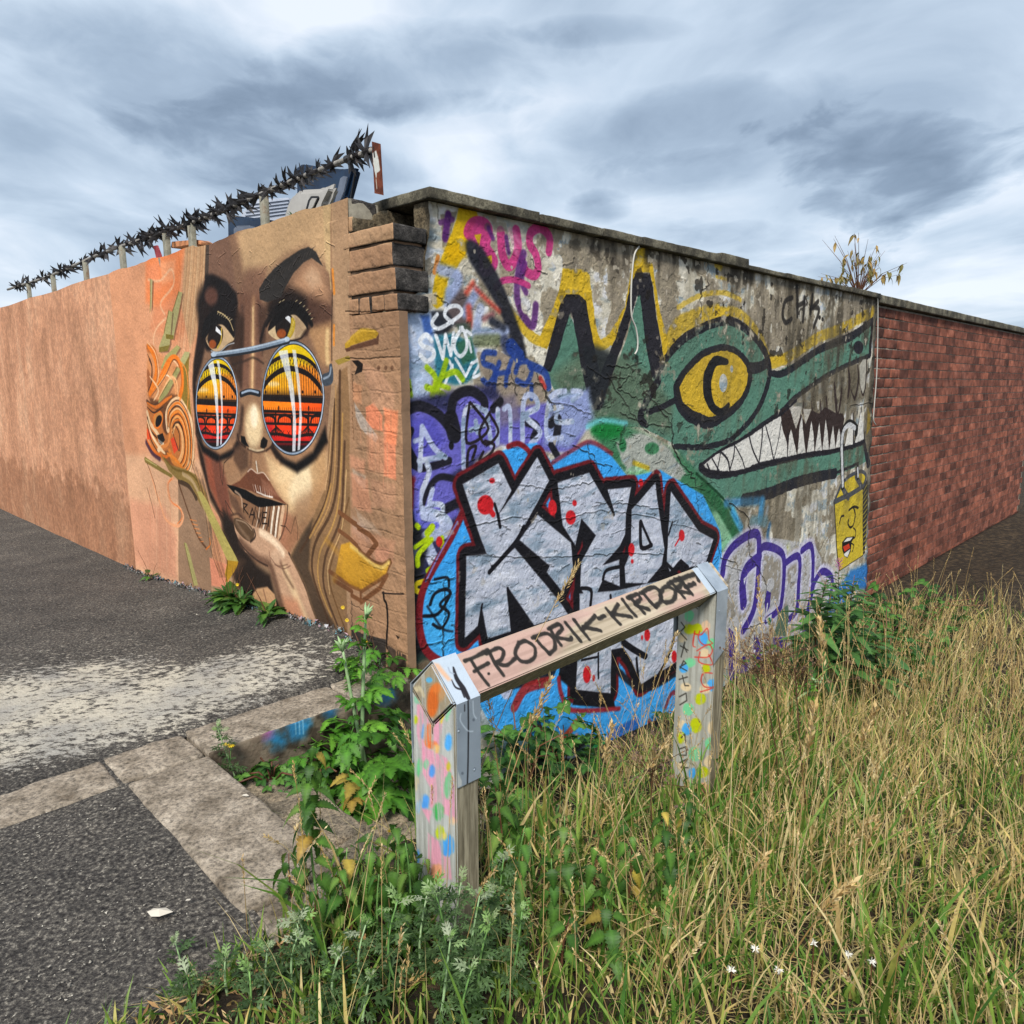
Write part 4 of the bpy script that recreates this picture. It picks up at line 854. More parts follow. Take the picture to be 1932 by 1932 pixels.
# big silver letters: sky blue field, red rim, black rim, silver
bl = '#4499d8'
m.poly('c7', [(330, 800), (430, 560), (570, 430), (660, 400), (760, 390), (840, 490), (960, 420), (1060, 375), (1160, 440), (1270, 580), (1450, 540), (1570, 610), (1690, 680), (1780, 880), (1800, 1100), (1900, 1400), (1760, 1640), (1600, 2000), (900, 2050), (520, 1990), (330, 1640), (190, 1610), (110, 1480), (95, 1330), (150, 1140)], bl, 8)
m.poly('c7', [(150, 1200), (280, 1100), (330, 1500), (200, 1590), (120, 1440)], '#4fa4d8', 40, .8)
m.line('c7', [(345, 790), (270, 940), (180, 1090), (120, 1230), (105, 1400), (140, 1540), (230, 1610), (330, 1610)], 36, '#6e1d24', 5); m.line('c7', [(320, 830), (210, 1020), (140, 1160)], 9, '#7b7fb8', 4, .9)
m.line('c7', [(600, 410), (660, 395), (720, 450), (680, 540)], 24, '#6e1d24', 6); m.line('c7', [(850, 500), (960, 430), (1060, 385), (1180, 450)], 20, '#7a2a33', 8, .8)
LET = [[(348, 620), (545, 503), (618, 655), (548, 790), (640, 660), (762, 468), (832, 600), (690, 860), (560, 1060), (508, 1072), (455, 935)],
       [(665, 930), (768, 790), (950, 945), (962, 1090), (905, 1222), (815, 1110), (832, 1075)],
       [(368, 1020), (492, 1008), (512, 1100), (640, 975), (900, 1290), (935, 1345), (745, 1405), (600, 1190), (620, 1440), (490, 1482), (455, 1290), (440, 1405), (360, 1480)],
       [(880, 610), (1052, 555), (1190, 795), (1150, 650), (1287, 635), (1258, 780), (1252, 900), (1225, 962), (1128, 1072), (1222, 1040), (1225, 1190), (1130, 1150), (1062, 1292), (1005, 1200), (1008, 1055), (1090, 905), (1010, 810), (975, 960), (905, 850)],
       [(1290, 760), (1422, 610), (1470, 980), (1455, 1070), (1375, 1172), (1258, 1170), (1252, 1080), (1285, 1000)],
       [(1512, 660), (1662, 882), (1742, 925), (1700, 1060), (1600, 1085), (1555, 1040), (1500, 1105), (1482, 1060), (1492, 900)],
       [(985, 1585), (1175, 1520), (1172, 1785), (978, 1765)], [(1215, 1490), (1420, 1420), (1545, 1380), (1550, 1600), (1345, 1735), (1290, 1600)], [(1000, 1230), (1220, 1210), (1480, 1150), (1560, 1260), (1500, 1480), (1180, 1540), (1000, 1560)]]
SIL = '#b2b6c3'
off = [(x + 28, y + 24) for x, y in LET[0]]
for P in LET: m.line('c7', P, 104, '#5f1a20', 6, close=True, sm=0, rough=3)
for P in LET: m.line('c7', P, 72, '#131217', 5, close=True, sm=0, rough=2)
m.poly('c7', [(650, 940), (820, 1060), (810, 1160), (760, 1180)], '#131217', 8); m.poly('c7', [(600, 1190), (760, 1410), (640, 1450)], '#131217', 6); m.poly('c7', [(560, 500), (640, 640), (600, 670), (540, 530)], '#131217', 6)
m.poly('c7', [(1000, 800), (1100, 880), (1020, 985)], '#131217', 4); m.poly('c7', [(900, 1500), (980, 1480), (980, 1780), (880, 1700)], '#131217', 8); m.poly('c7', [(1050, 560), (1150, 680), (1190, 800), (1110, 690)], '#131217', 6); m.poly('c7', [(980, 1760), (1180, 1780), (1200, 1870), (960, 1850)], '#131217', 6)
for P in LET: m.poly('c7', P, SIL, 5)
sm_ = fnoise(H_, W_, 40, 4, 44, 1.6, .5)
msk = np.abs(m.img - hexc(SIL)).sum(-1) < .2
m.grime('#63798a', ss(.52, .68, sm_) * msk, .55); m.grime('#cfd1da', ss(.56, .7, fnoise(H_, W_, 30, 4, 45)) * msk, .6)
keep_ = m.clip; m.clip = (np.abs(m.img - hexc(SIL)).sum(-1) < .45).astype(np.float32)
for i in range(230):
    rng = random.Random(3000 + i); x, y = rng.uniform(330, 1750), rng.uniform(480, 1800); L_x, L_y = rng.uniform(30, 110), rng.uniform(-70, -10)
    m.line('c7', [(x, y), (x + L_x * .5, y + L_y * .4), (x + L_x, y + L_y)], rng.uniform(6, 22), rng.choice(['#5c6f80', '#748797', '#c7c9d4', '#8f95a6', '#d3d4dc']), 7, rng.uniform(.25, .6), taper=[.4, 1, .3])
m.clip = keep_
for pts, w in [([(545, 790), (560, 860)], 16), ([(545, 790), (525, 730)], 14), ([(690, 860), (640, 950), (500, 1110)], 22), ([(1340, 830), (1345, 970), (1400, 960)], 20), ([(1400, 960), (1360, 870), (1345, 830)], 14), ([(1495, 900), (1518, 830)], 10), ([(1480, 1060), (1560, 1140)], 14), ([(1560, 1050), (1600, 1085)], 20), ([(1190, 790), (1150, 650)], 14), ([(440, 1405), (460, 1290)], 10), ([(1130, 1150), (1150, 1100), (1225, 1080)], 16), ([(1060, 1292), (1062, 1210), (1010, 1200)], 16), ([(1100, 1560), (1105, 1700)], 10), ([(1010, 1600), (1100, 1580)], 10), ([(1240, 1500), (1300, 1540), (1370, 1580)], 26), ([(1320, 1590), (1330, 1720)], 14), ([(1545, 1400), (1500, 1560), (1440, 1680)], 16), ([(600, 1200), (625, 1440)], 12), ([(1310, 1300), (1300, 1450)], 16), ([(1170, 1240), (1190, 1420)], 14)]:
    m.line('c7', pts, w, '#131217', 3)
rd = '#b3242b'
for e in [(475, 735, 45, 55), (510, 600, 16, 15), (950, 805, 28, 40), (972, 725, 12, 17), (1290, 985, 18, 37), (1295, 1050, 8, 12), (1567, 905, 16, 32), (1378, 1460, 16, 34), (1350, 1475, 6, 14), (1040, 1680, 22, 48), (1078, 1700, 7, 18), (1525, 1580, 15, 34), (850, 750, 24, 44), (1340, 610, 14, 20)]: m.ell('c7', e, rd, 5)
m.line('c7', [(1555, 920), (1530, 960)], 9, rd, 3); m.line('c7', [(505, 770), (520, 790)], 24, rd, 4)
m.line('c7', [(130, 1355), (210, 1340), (275, 1235), (250, 1205), (190, 1230), (165, 1290)], 15, '#10141c', 4); m.line('c7', [(190, 1150), (260, 1140), (270, 1190)], 12, '#10141c', 4); m.line('c7', [(280, 1230), (220, 1290), (270, 1340), (230, 1420), (180, 1400)], 13, '#10141c', 4); m.line('c7', [(150, 1300), (230, 1420), (290, 1440)], 10, '#10141c', 5, .8)
# below the rail: blue, orange and black remains
for pts, w, c, a in [([(560, 1700), (820, 1640)], 120, '#15151b', .9), ([(640, 1860), (700, 1760), (820, 1720)], 46, '#8e2a2a', .9), ([(560, 1720), (600, 1780)], 60, '#b9b6c9', .9), ([(880, 1700), (900, 1800), (960, 1880), (1220, 1870)], 20, '#8b2228', .9), ([(1190, 1640), (1360, 1760), (1560, 1660)], 26, '#16161c', .9), ([(1480, 1860), (1520, 1780), (1600, 1830)], 20, '#7a2a36', .9)]: m.line('c7', pts, w, c, 8, a)
K['e3'] = (1500, 2700, 1000 / 1823)
for pts, w, c in [([(1060, 180), (1150, 90), (1200, 20)], 40, '#c94e2c'), ([(1060, 190), (1100, 240), (1250, 170), (1320, 110)], 26, '#16171c'), ([(1200, 120), (1160, 200)], 40, '#b08a86'), ([(900, 30), (1010, 90)], 26, '#a5323a'), ([(1080, 240), (1280, 260)], 30, '#a9b3c4'), ([(1330, 200), (1400, 180)], 60, '#2e8a52'), ([(1450, 120), (1600, 40)], 80, '#2a5aa0'), ([(1500, 180), (1560, 260)], 60, '#8f9aa8'), ([(1700, 10), (1740, 60), (1790, 20)], 26, '#7f1f30'), ([(1560, 120), (1660, 240)], 60, '#2f6a5c')]: m.line('e3', pts, w, c, 12, .9)
# right end: stains, small blue drips
for pts, w, c in [([(840, 1590), (1050, 1575)], 40, '#3a6f94'), ([(1060, 1580), (1050, 1680)], 50, '#3b82b4'), ([(1090, 1620), (1075, 1720)], 26, '#a7b2bc'), ([(1105, 1720), (1090, 1790), (1100, 1830)], 24, '#1d5488'), ([(880, 1640), (930, 1740)], 40, '#3f92c8'), ([(1000, 1700), (1080, 1700)], 50, '#5b7b86'), ([(1215, 1850), (1220, 1900)], 34, '#a5a82a'), ([(1130, 1860), (1160, 1930)], 60, '#4d7f7d'), ([(1270, 1560), (1300, 1700)], 30, '#8c8375'), ([(1330, 1560), (1340, 1640)], 12, '#c3beb2')]: m.line('c6', pts, w, c, 16, .8)
# purple outlined piece
m.poly('d5', [(440, 250), (480, 130), (560, 40), (720, 0), (740, 100), (850, 90), (935, 190), (1060, 190), (1085, 100), (1160, 80), (1190, 180), (1185, 370), (1260, 290), (1345, 400), (1300, 560), (1215, 880), (1185, 1060), (1060, 1230), (880, 1330), (740, 1340), (620, 1180), (520, 1330), (470, 1000), (460, 600)], '#8e877d', 6)
pat = ss(.5, .56, .5 * nd + .5 * nb)
zone = np.zeros((H_, W_), np.float32); al, bx = m.polymask('d5', [(440, 250), (560, 40), (740, 20), (1190, 90), (1345, 400), (1215, 880), (1060, 1230), (740, 1340), (520, 1330), (460, 600)], 4)
zone[bx[2]:bx[3], bx[0]:bx[1]] = al
m.grime('#b4b4b8', ss(.44, .5, .5 * nd + .5 * nb) * zone, .8)
hl, pu = '#c3c0da', '#3d2f78'
PS = [([(450, 330), (470, 200), (560, 80), (725, 5), (740, 200), (722, 480), (690, 640), (615, 780)], 44), ([(740, 200), (640, 290), (612, 420), (620, 570)], 60), ([(745, 150), (790, 105), (900, 140), (940, 230), (925, 560), (880, 640), (800, 700)], 38), ([(950, 240), (1060, 190), (1060, 430), (1050, 620), (990, 690)], 34), ([(1085, 140), (1160, 100), (1180, 220), (1172, 380)], 34), ([(1168, 430), (1250, 310), (1330, 370), (1310, 560)], 34), ([(1180, 400), (1140, 600), (1110, 760), (1100, 820)], 40)]
for P, w in PS: m.line('d5', P, w * 1.2 + 46, hl, 22, .75)
for P, w in PS: m.line('d5', P, w * 1.25, pu, 4)
for P in [[(855, 840), (972, 838), (950, 960), (900, 980), (868, 940)], [(700, 820), (745, 860), (760, 1010), (770, 1300), (735, 1300), (690, 980)], [(1020, 820), (1062, 820), (1050, 1000), (1035, 1260), (1000, 1250), (1020, 1000)], [(1130, 820), (1195, 900), (1190, 1040), (1140, 1090), (1115, 980)], [(500, 760), (540, 800), (600, 1180), (560, 1290), (500, 1330)], [(800, 460), (835, 480), (830, 590), (795, 660), (785, 560)], [(600, 990), (660, 1000), (640, 1150), (540, 1290), (590, 1150)]]: m.poly('d5', P, pu, 4)
m.poly('d5', [(620, 370), (645, 345), (625, 420)], '#c7c6d2', 3); m.line('d5', [(810, 570), (800, 650)], 14, '#c7c6d2', 3); m.line('d5', [(1040, 500), (1030, 640)], 12, '#c7c6d2', 3); m.poly('d5', [(1130, 890), (1160, 930), (1155, 1030), (1130, 1065)], '#cfd0d8', 3); m.poly('d5', [(1138, 930), (1152, 960), (1140, 1040)], '#8fa420', 3); m.line('d5', [(705, 950), (700, 1010)], 22, '#c7c6d2', 3)
m.poly('d5', [(900, 640), (980, 575), (985, 680), (960, 830), (860, 830)], '#56685a', 6, rough=8); m.poly('d5', [(790, 690), (845, 650), (835, 770)], '#bfc3cc', 4); m.ell('d5', (825, 710, 14, 30), '#2e6a4a', 4)
m.line('d5', [(620, 1180), (560, 1290)], 30, '#c87f62', 8); m.poly('d5', [(490, 1390), (630, 1290), (640, 1380), (490, 1450)], '#18161b', 5)
m.poly('d5', [(470, 1420), (700, 1290), (900, 1400), (900, 1700), (470, 1750)], '#2c6b4a', 16, .95)
for pts in [[(500, 1450), (490, 1520)], [(500, 1450), (520, 1430), (520, 1500)], [(545, 1410), (540, 1500)], [(570, 1440), (560, 1480), (590, 1470), (575, 1440)], [(610, 1400), (600, 1480)], [(500, 1540), (500, 1620)], [(505, 1545), (530, 1560), (510, 1590)], [(545, 1540), (545, 1600), (570, 1590)], [(590, 1490), (595, 1600)], [(590, 1500), (610, 1560), (625, 1500), (630, 1590)]]: m.line('d5', pts, 13, '#dfe3e6', 3)
m.line('d5', [(690, 1340), (720, 1460), (760, 1480)], 26, '#6f1f25', 6); m.poly('d5', [(760, 1300), (1000, 1250), (1180, 1080), (1230, 1100), (1100, 1500), (780, 1560)], '#4a6f96', 30, .7)
m.poly('d5', [(1290, 560), (1480, 300), (1645, 225), (1650, 440), (1500, 460), (1400, 640), (1290, 660)], '#2b6aa8', 26, .9, rough=12); m.poly('d5', [(1380, 600), (1650, 460), (1650, 620), (1400, 700)], '#1c4a3a', 20, .9); m.poly('d5', [(1300, 660), (1640, 600), (1640, 800), (1250, 900)], '#8fa9c4', 24, .8); m.poly('d5', [(1180, 1000), (1300, 850), (1340, 1100), (1200, 1200)], '#c9ccd4', 20, .7)
# smiling padlock
def D(pts, w, c, sf=2, **k): m.line('d10', pts, w, c, sf, .96, **k)
m.poly('d10', [(325, 800), (368, 715), (370, 1000), (345, 1385), (325, 1405)], '#2c2b2a', 3)
for i in range(14): D([(328, 830 + i * 42), (362, 770 + i * 44)], 9, '#9d8f3c')
m.poly('d10', [(68, 935), (100, 840), (130, 765), (200, 705), (300, 655), (352, 685), (340, 750), (322, 805), (328, 1405), (112, 1545), (92, 1350)], '#bea93f', 3)
gr = '#43464d'
D([(66, 925), (130, 895), (205, 860), (325, 785)], 36, gr, sm=0); D([(68, 925), (100, 840), (135, 765), (205, 690), (310, 648), (355, 685), (342, 750), (325, 790)], 26, gr); D([(140, 790), (170, 850), (195, 885)], 44, gr); D([(262, 690), (290, 740), (312, 785)], 44, gr)
D([(145, 780), (140, 560), (138, 400), (150, 280), (200, 215), (258, 250), (262, 300)], 56, '#191817'); D([(145, 775), (140, 560), (138, 400), (152, 285), (200, 228), (250, 255)], 36, '#c3c3c4'); D([(278, 620), (280, 700)], 40, '#1a1918'); D([(280, 622), (282, 692)], 24, '#c3c3c4')
for P in [[(165, 440), (225, 130), (235, 440)], [(245, 410), (302, 115), (325, 380)]]: m.poly('d10', P, wt, 2); D(P, 14, '#18171a', close=True, sm=0)
D([(115, 1115), (130, 1060), (155, 1050)], 15, '#191715'); D([(200, 1000), (240, 968), (282, 978)], 17, '#191715'); D([(235, 970), (256, 1040), (240, 1130), (212, 1155), (192, 1120), (198, 1085)], 15, '#191715'); D([(240, 1160), (262, 1185), (258, 1240), (235, 1258)], 10, '#191715'); D([(225, 1300), (245, 1320), (232, 1370)], 9, '#191715')
m.poly('d10', [(138, 1290), (175, 1245), (252, 1235), (225, 1290), (215, 1370), (185, 1432), (155, 1415), (138, 1350)], '#151210', 2); m.poly('d10', [(150, 1290), (185, 1250), (235, 1245), (210, 1275)], '#d5d3cd', 2); m.poly('d10', [(145, 1330), (200, 1300), (210, 1340), (160, 1375)], '#b23c24', 3); m.poly('d10', [(152, 1395), (212, 1350), (185, 1425), (160, 1415)], '#d5d3cd', 2)
D([(66, 935), (90, 1350), (112, 1545)], 12, '#1b1a18'); D([(325, 800), (330, 1400)], 8, '#1b1a18'); D([(112, 1548), (200, 1490), (328, 1408)], 7, '#4a4430')
# weathering over everything: soot under the coping, streaks, chipped spots, cracks
top = ss(1.55, 2.3, zz)
m.grime('#3f3a32', top * ss(.55, .75, nc * .45 + nb * .55) * ss(.6, 2.2, bb), .7)
m.grime('#2e2a25', ss(2.08, 2.29, zz + (nb - .5) * .25) * ss(.48, .68, nc * .6 + nb * .4) * ss(.3, 1.6, bb), .7)
m.grime('#4d4639', ss(2.0, 4.4, bb) * ss(-.2, .5, zz) * ss(.46, .58, .6 * na + .4 * nc), .45)
m.grime('#4a4439', ss(2.4, 4.6, bb) * ss(.1, .9, zz) * ss(.54, .72, nc * .5 + na * .5), .6)
m.grime('#302c26', ss(3.0, 5.0, bb) * ss(.9, 1.7, zz) * ss(.55, .72, nc * .55 + nb * .45) * (1 - ss(1.9, 2.2, zz)), .6)
eyez = np.zeros((H_, W_), np.float32); al, bx = m.polymask('c6', ellp(770, 870, 260, 260), 10); eyez[bx[2]:bx[3], bx[0]:bx[1]] = al
chip = (1 - .8 * eyez) * ss(.705, .725, .55 * nd + .45 * nb) * ss(-.2, 1.2, zz)
m.grime('#a8a092', chip, .85)
m.grime('#1d1915', ss(.70, .72, fnoise(H_, W_, 34, 5, 51)) * ss(.7, 1.3, zz) * ss(.6, 2, bb) * (1 - eyez), .7)
# mouth: bare dirty wall, white teeth over brown black
m.poly('k1', [(560, 400), (700, 300), (860, 200), (1000, 160), (1010, 380), (880, 470), (560, 460)], '#5b5446', 26, .6)
for pts, w in [([(640, 330), (650, 440)], 40), ([(760, 280), (770, 420)], 46), ([(860, 240), (870, 360)], 34), ([(700, 360), (705, 440)], 26)]: m.line('k1', pts, w, '#3b342a', 22, .6)
db = '#2a1f1d'
m.poly('k1', [(505, 480), (525, 440), (560, 430), (600, 560), (625, 470), (655, 530), (690, 455), (735, 470), (770, 430), (830, 470), (872, 470), (884, 500), (866, 580), (850, 690), (700, 715), (600, 725), (545, 705), (528, 600)], db, 3, .95, rough=5)
m.poly('k1', [(38, 775), (100, 728), (160, 690), (240, 655), (330, 598), (440, 525), (510, 478), (522, 560), (545, 640), (556, 728), (470, 745), (380, 768), (300, 800), (200, 815), (100, 810)], wt, 2, .97, rough=2)
for q in [[(548, 728), (606, 716), (572, 562), (560, 600)], [(608, 714), (657, 706), (640, 560), (636, 480), (622, 540)], [(662, 704), (708, 700), (700, 580), (690, 512), (678, 590)], [(710, 698), (754, 690), (742, 600), (735, 522), (722, 600)], [(756, 690), (794, 682), (786, 600), (770, 505), (762, 600)], [(796, 682), (832, 674), (826, 610), (815, 540), (806, 600)], [(834, 672), (868, 664), (862, 600), (852, 556), (842, 600)], [(884, 668), (930, 660), (934, 560), (927, 462), (905, 560)], [(940, 656), (998, 634), (992, 540), (976, 458), (958, 560)]]: m.poly('k1', q, wt, 2, .96, rough=2)
for q in [[(566, 425), (632, 430), (622, 490), (600, 562), (580, 500)], [(640, 440), (690, 445), (672, 490), (656, 532)], [(720, 400), (738, 400), (730, 460)]]: m.poly('k1', q, '#b3aea6', 3, .9, rough=4)
m.poly('k1', [(968, 190), (990, 155), (1010, 152), (1008, 290), (990, 362), (974, 310)], '#a9a59b', 2, .9)
for pts, w in [([(905, 200), (912, 290), (905, 372)], 22), ([(958, 185), (962, 290), (942, 388)], 18), ([(972, 300), (990, 362), (1006, 300), (1014, 150)], 12), ([(825, 290), (832, 400), (838, 480)], 26), ([(868, 320), (860, 400), (846, 470)], 20), ([(742, 390), (746, 470)], 16), ([(776, 375), (782, 460)], 20), ([(642, 400), (640, 470)], 14), ([(690, 400), (696, 460)], 12), ([(920, 330), (940, 388)], 16)]: m.line('k1', pts, w, db, 3, .9, rough=4, taper=[.4, 1.1, .8])
for pts, w in [([(78, 765), (97, 805)], 9), ([(108, 735), (150, 805)], 8), ([(160, 690), (150, 750), (140, 800)], 8), ([(165, 700), (200, 740), (215, 805)], 11), ([(240, 655), (235, 720), (215, 800)], 9), ([(245, 665), (280, 730), (300, 790)], 7), ([(325, 605), (345, 680), (380, 760)], 10), ([(405, 545), (400, 640), (382, 760)], 10), ([(425, 545), (450, 640), (470, 745)], 9), ([(515, 520), (500, 620), (470, 740)], 6), ([(552, 590), (548, 720)], 8), ([(932, 470), (934, 655)], 9)]: m.line('k1', pts, w, '#1d1b20', 2, .95)
m.line('k1', [(38, 775), (90, 812), (200, 822), (300, 806), (380, 772), (560, 732), (700, 704), (860, 682), (1000, 632)], 20, '#1d1b20', 2, .96, rough=4); m.line('k1', [(38, 775), (160, 686), (330, 594), (440, 520), (520, 470), (600, 395)], 13, '#1d1b20', 2, .95, rough=4)
D([(145, 780), (140, 560), (138, 400), (150, 280), (200, 215), (258, 250), (262, 300)], 56, '#191817'); D([(145, 775), (140, 560), (138, 400), (152, 285), (200, 228), (250, 255)], 36, '#c3c3c4'); D([(278, 620), (280, 700)], 40, '#1a1918'); D([(280, 622), (282, 692)], 24, '#c3c3c4')
for P in [] and [[(165, 440), (225, 130), (235, 440)], [(245, 410), (302, 115), (325, 380)]]: m.poly('d10', P, wt, 2); D(P, 14, '#18171a', close=True, sm=0)
dk_, bx = m.polymask('c6', [(-250, 560), (60, 600), (330, 660), (300, 760), (60, 720), (-240, 700)], 40)
zone[:] = 0; zone[bx[2]:bx[3], bx[0]:bx[1]] = dk_
m.grime('#231f1a', zone * ss(.52, .6, .5 * nd + .5 * nb), .7)
for pts in [[(1240, 350), (1198, 372), (1180, 450), (1200, 500), (1236, 478)], [(1268, 285), (1272, 460)], [(1272, 400), (1310, 378)], [(1312, 350), (1306, 490)], [(1362, 335), (1350, 445)], [(1350, 420), (1398, 372)], [(1352, 410), (1404, 420), (1372, 525)]]: m.line('c6', pts, 24, '#1d1a18', 6, .85)
m.ell('c6', (1408, 470, 8, 14), '#2b2724', 3); m.ell('c6', (1426, 480, 7, 13), '#2b2724', 3)
for pts, w in [([(240, 750), (330, 820), (340, 920), (430, 1010), (510, 1110), (518, 1250), (570, 1350), (655, 1440), (672, 1650)], 9), ([(120, 760), (250, 770), (330, 740)], 5), ([(300, 780), (180, 900), (330, 960)], 4), ([(440, 1020), (510, 1050), (515, 1240)], 5), ([(200, 1040), (300, 1090), (420, 1120), (510, 1130)], 5), ([(730, 110), (728, 280), (690, 300), (684, 470)], 6), ([(1590, 1000), (1740, 980)], 4), ([(860, 1590), (960, 1660), (985, 1740), (970, 1850), (1000, 1960)], 7), ([(0, 760), (100, 830), (240, 830)], 4), ([(1130, 350), (1140, 480)], 4), ([(520, 30), (524, 52)], 5), ([(1085, 1430), (1080, 1500)], 4)]: m.crack('c6', pts, w)
for pts, w in [([(480, 55), (640, 65), (790, 60), (830, 160), (950, 180), (1065, 240)], 8), ([(620, 0), (640, 60), (650, 120)], 5), ([(760, 0), (800, 90), (850, 190)], 8), ([(30, 40), (60, 90), (50, 130)], 6), ([(1150, 0), (1230, 130), (1350, 300), (1380, 330)], 5), ([(370, 860), (640, 800), (860, 830), (1120, 760), (1400, 800), (1650, 870)], 2.6), ([(660, 620), (840, 650), (1100, 600), (1500, 600), (1700, 650)], 2.6), ([(350, 1010), (700, 1030), (960, 1020), (1250, 1000), (1480, 1010)], 2.6), ([(240, 1160), (250, 1320), (230, 1500), (240, 1600)], 9), ([(30, 1140), (130, 1120), (160, 1170), (300, 1140)], 7), ([(40, 1560), (160, 1510), (300, 1480)], 7), ([(280, 290), (330, 330), (470, 300)], 4), ([(960, 400), (1080, 460), (1100, 560)], 5), ([(1040, 390), (1060, 500), (1180, 520)], 4), ([(1090, 720), (1300, 730), (1460, 760)], 2.6)]: m.crack('c7', pts, w)
for pts, w in [([(390, 40), (430, 200), (560, 240), (590, 420)], 6), ([(660, 0), (665, 160), (740, 280), (800, 420), (780, 560)], 6), ([(610, 780), (700, 740), (850, 700)], 5), ([(470, 260), (600, 300)], 4)]: m.crack('d5', pts, w)
for pts, w in [([(200, 60), (300, 70)], 5), ([(1180, 640), (1240, 760), (1330, 790)], 7), ([(1480, 710), (1560, 690), (1580, 640)], 6), ([(310, 980), (430, 1060), (420, 1080)], 7), ([(330, 120), (340, 300)], 5)]: m.crack('c5', pts, w)
for i in range(150):
    rng = random.Random(900 + i); x, y = rng.uniform(60, 1750), rng.uniform(100, 1500); s = rng.uniform(.5, 1.6)
    m.crack('c7', [(x, y), (x + rng.uniform(-30, 30) * s, y + rng.uniform(-14, 14) * s), (x + rng.uniform(-50, 50) * s, y + rng.uniform(-25, 25) * s)], rng.uniform(2.5, 4.5), .35, '#2b2825', .55)
m.img *= (1 + .14 * (fnoise(H_, W_, 4, 2, 61) - .5))[..., None]
m.hgt += .35 * (fnoise(H_, W_, 12, 3, 62) - .5) - .25 * pat * (1 - zone)
# ================================================================== PAINT: rail, posts and straps of the barrier
RA0, RB0, RZ0, RA1, RB1 = -1.417, -.9617, .735, -1.363, .53
HD = .085                                                   # half diagonal of the square rail
UR = (W(RA1, RB1, 0) - W(RA0, RB0, 0)).normalized()
VR = (-LD - ZD).normalized(); VR = (VR - UR * VR.dot(UR)).normalized()
RAIL = Canvas(W(RA0, RB0, RZ0), UR, VR, -.02, 1.56, -.02, .15, 620, '#a89c8a')
m = RAIL
gn = fnoise(m.h, m.w, 26, 4, 71, 9, .25)
m.grime('#7e7362', ss(.5, .72, gn), .7); m.grime('#c3b8a4', ss(.5, .7, fnoise(m.h, m.w, 40, 4, 72, 5, .4)), .6)
m.grime('#b48f8c', ss(.44, .58, fnoise(m.h, m.w, 120, 4, 73, 2, .5)), .55)
tk = '#23211f'
for pts in [[(395, 1600), (440, 1670), (490, 1735)], [(358, 1602), (420, 1578), (488, 1540)], [(410, 1660), (490, 1612)], [(495, 1550), (530, 1620), (575, 1682)], [(478, 1560), (545, 1530), (575, 1550), (565, 1590), (540, 1610), (590, 1625), (638, 1590)],
            [(660, 1500), (640, 1560), (680, 1605), (740, 1590), (750, 1530), (700, 1490), (660, 1505)], [(745, 1470), (790, 1520), (832, 1562)], [(735, 1475), (810, 1448), (855, 1480), (860, 1530), (830, 1562)], [(832, 1420), (865, 1475), (895, 1512)], [(825, 1425), (880, 1398), (900, 1425), (870, 1465), (940, 1482), (952, 1470)],
            [(920, 1388), (960, 1440), (1002, 1490)], [(968, 1372), (1010, 1430), (1052, 1482)], [(1085, 1350), (1012, 1428)], [(1018, 1412), (1115, 1434)], [(1103, 1365), (1138, 1350)], [(1148, 1310), (1185, 1355), (1222, 1395)], [(1214, 1286), (1178, 1348)], [(1180, 1338), (1284, 1356)], [(1240, 1262), (1275, 1310), (1312, 1352)],
            [(1278, 1245), (1320, 1290), (1357, 1332)], [(1268, 1252), (1318, 1230), (1338, 1255), (1310, 1290), (1382, 1312)], [(1348, 1218), (1385, 1262), (1422, 1302)], [(1340, 1225), (1405, 1190), (1445, 1215), (1452, 1262), (1420, 1300)], [(1465, 1195), (1448, 1240), (1475, 1275), (1522, 1262), (1532, 1215), (1495, 1188), (1465, 1195)],
            [(1508, 1160), (1545, 1205), (1582, 1248)], [(1490, 1175), (1545, 1148), (1568, 1170), (1540, 1210), (1610, 1222)], [(1558, 1140), (1590, 1185), (1625, 1228)], [(1545, 1148), (1605, 1130), (1648, 1118), (1662, 1155)], [(1585, 1192), (1640, 1170)]]:
    m.line('c7', pts, 20, tk, 4, .94, rough=4)
m.ell('c7', (492, 1672, 8, 8), tk, 3)
# zinc strap ends painted over the same plane
for (x0, x1) in ((-.02, .088), (1.335, 1.425)):
    i0, i1 = int((x0 - m.u0) * m.ppm), int((x1 - m.u0) * m.ppm)
    m.img[:, max(0, i0):i1] = hexc('#aab4be') * (1 + .06 * (gn[:, max(0, i0):i1] - .5))[..., None]
m.poly('d6', [(255, 190), (300, 200), (400, 330), (370, 340), (290, 250)], '#c79c7c', 16, .8)
for pts, w in [([(415, 230), (440, 320), (490, 400), (530, 480)], 44), ([(400, 330), (430, 390), (480, 410)], 16), ([(470, 400), (500, 470)], 20)]: m.line('d6', pts, w, '#1b191d', 4, .95, taper=[.3, .8, 1, .7])
m.line('d6', [(375, 230), (390, 270), (420, 280)], 10, '#8f97a2', 4)
POST = Canvas(W(0, -.9617, 0), LD, ZD, -1.56, -1.28, -.3, .78, 560, '#b3b5b1')
m = POST
m.grime('#8b8c86', ss(.5, .7, fnoise(m.h, m.w, 20, 4, 74, .3, 6)), .6)
pkk = '#d898ac'
for pts in [[(140, 500), (200, 560), (250, 680), (230, 900), (200, 1060), (170, 920), (140, 760)], [(270, 680), (350, 530), (350, 620), (320, 860), (270, 860)], [(180, 880), (300, 900), (440, 1180), (450, 1480), (390, 1420), (240, 1350), (250, 1200), (170, 1050)], [(330, 930), (380, 960), (440, 1140), (400, 1120)], [(230, 1560), (330, 1640), (400, 1750), (420, 1932), (230, 1932)], [(170, 1350), (260, 1380), (240, 1480)]]: m.poly('d6', pts, pkk, 14, .85)
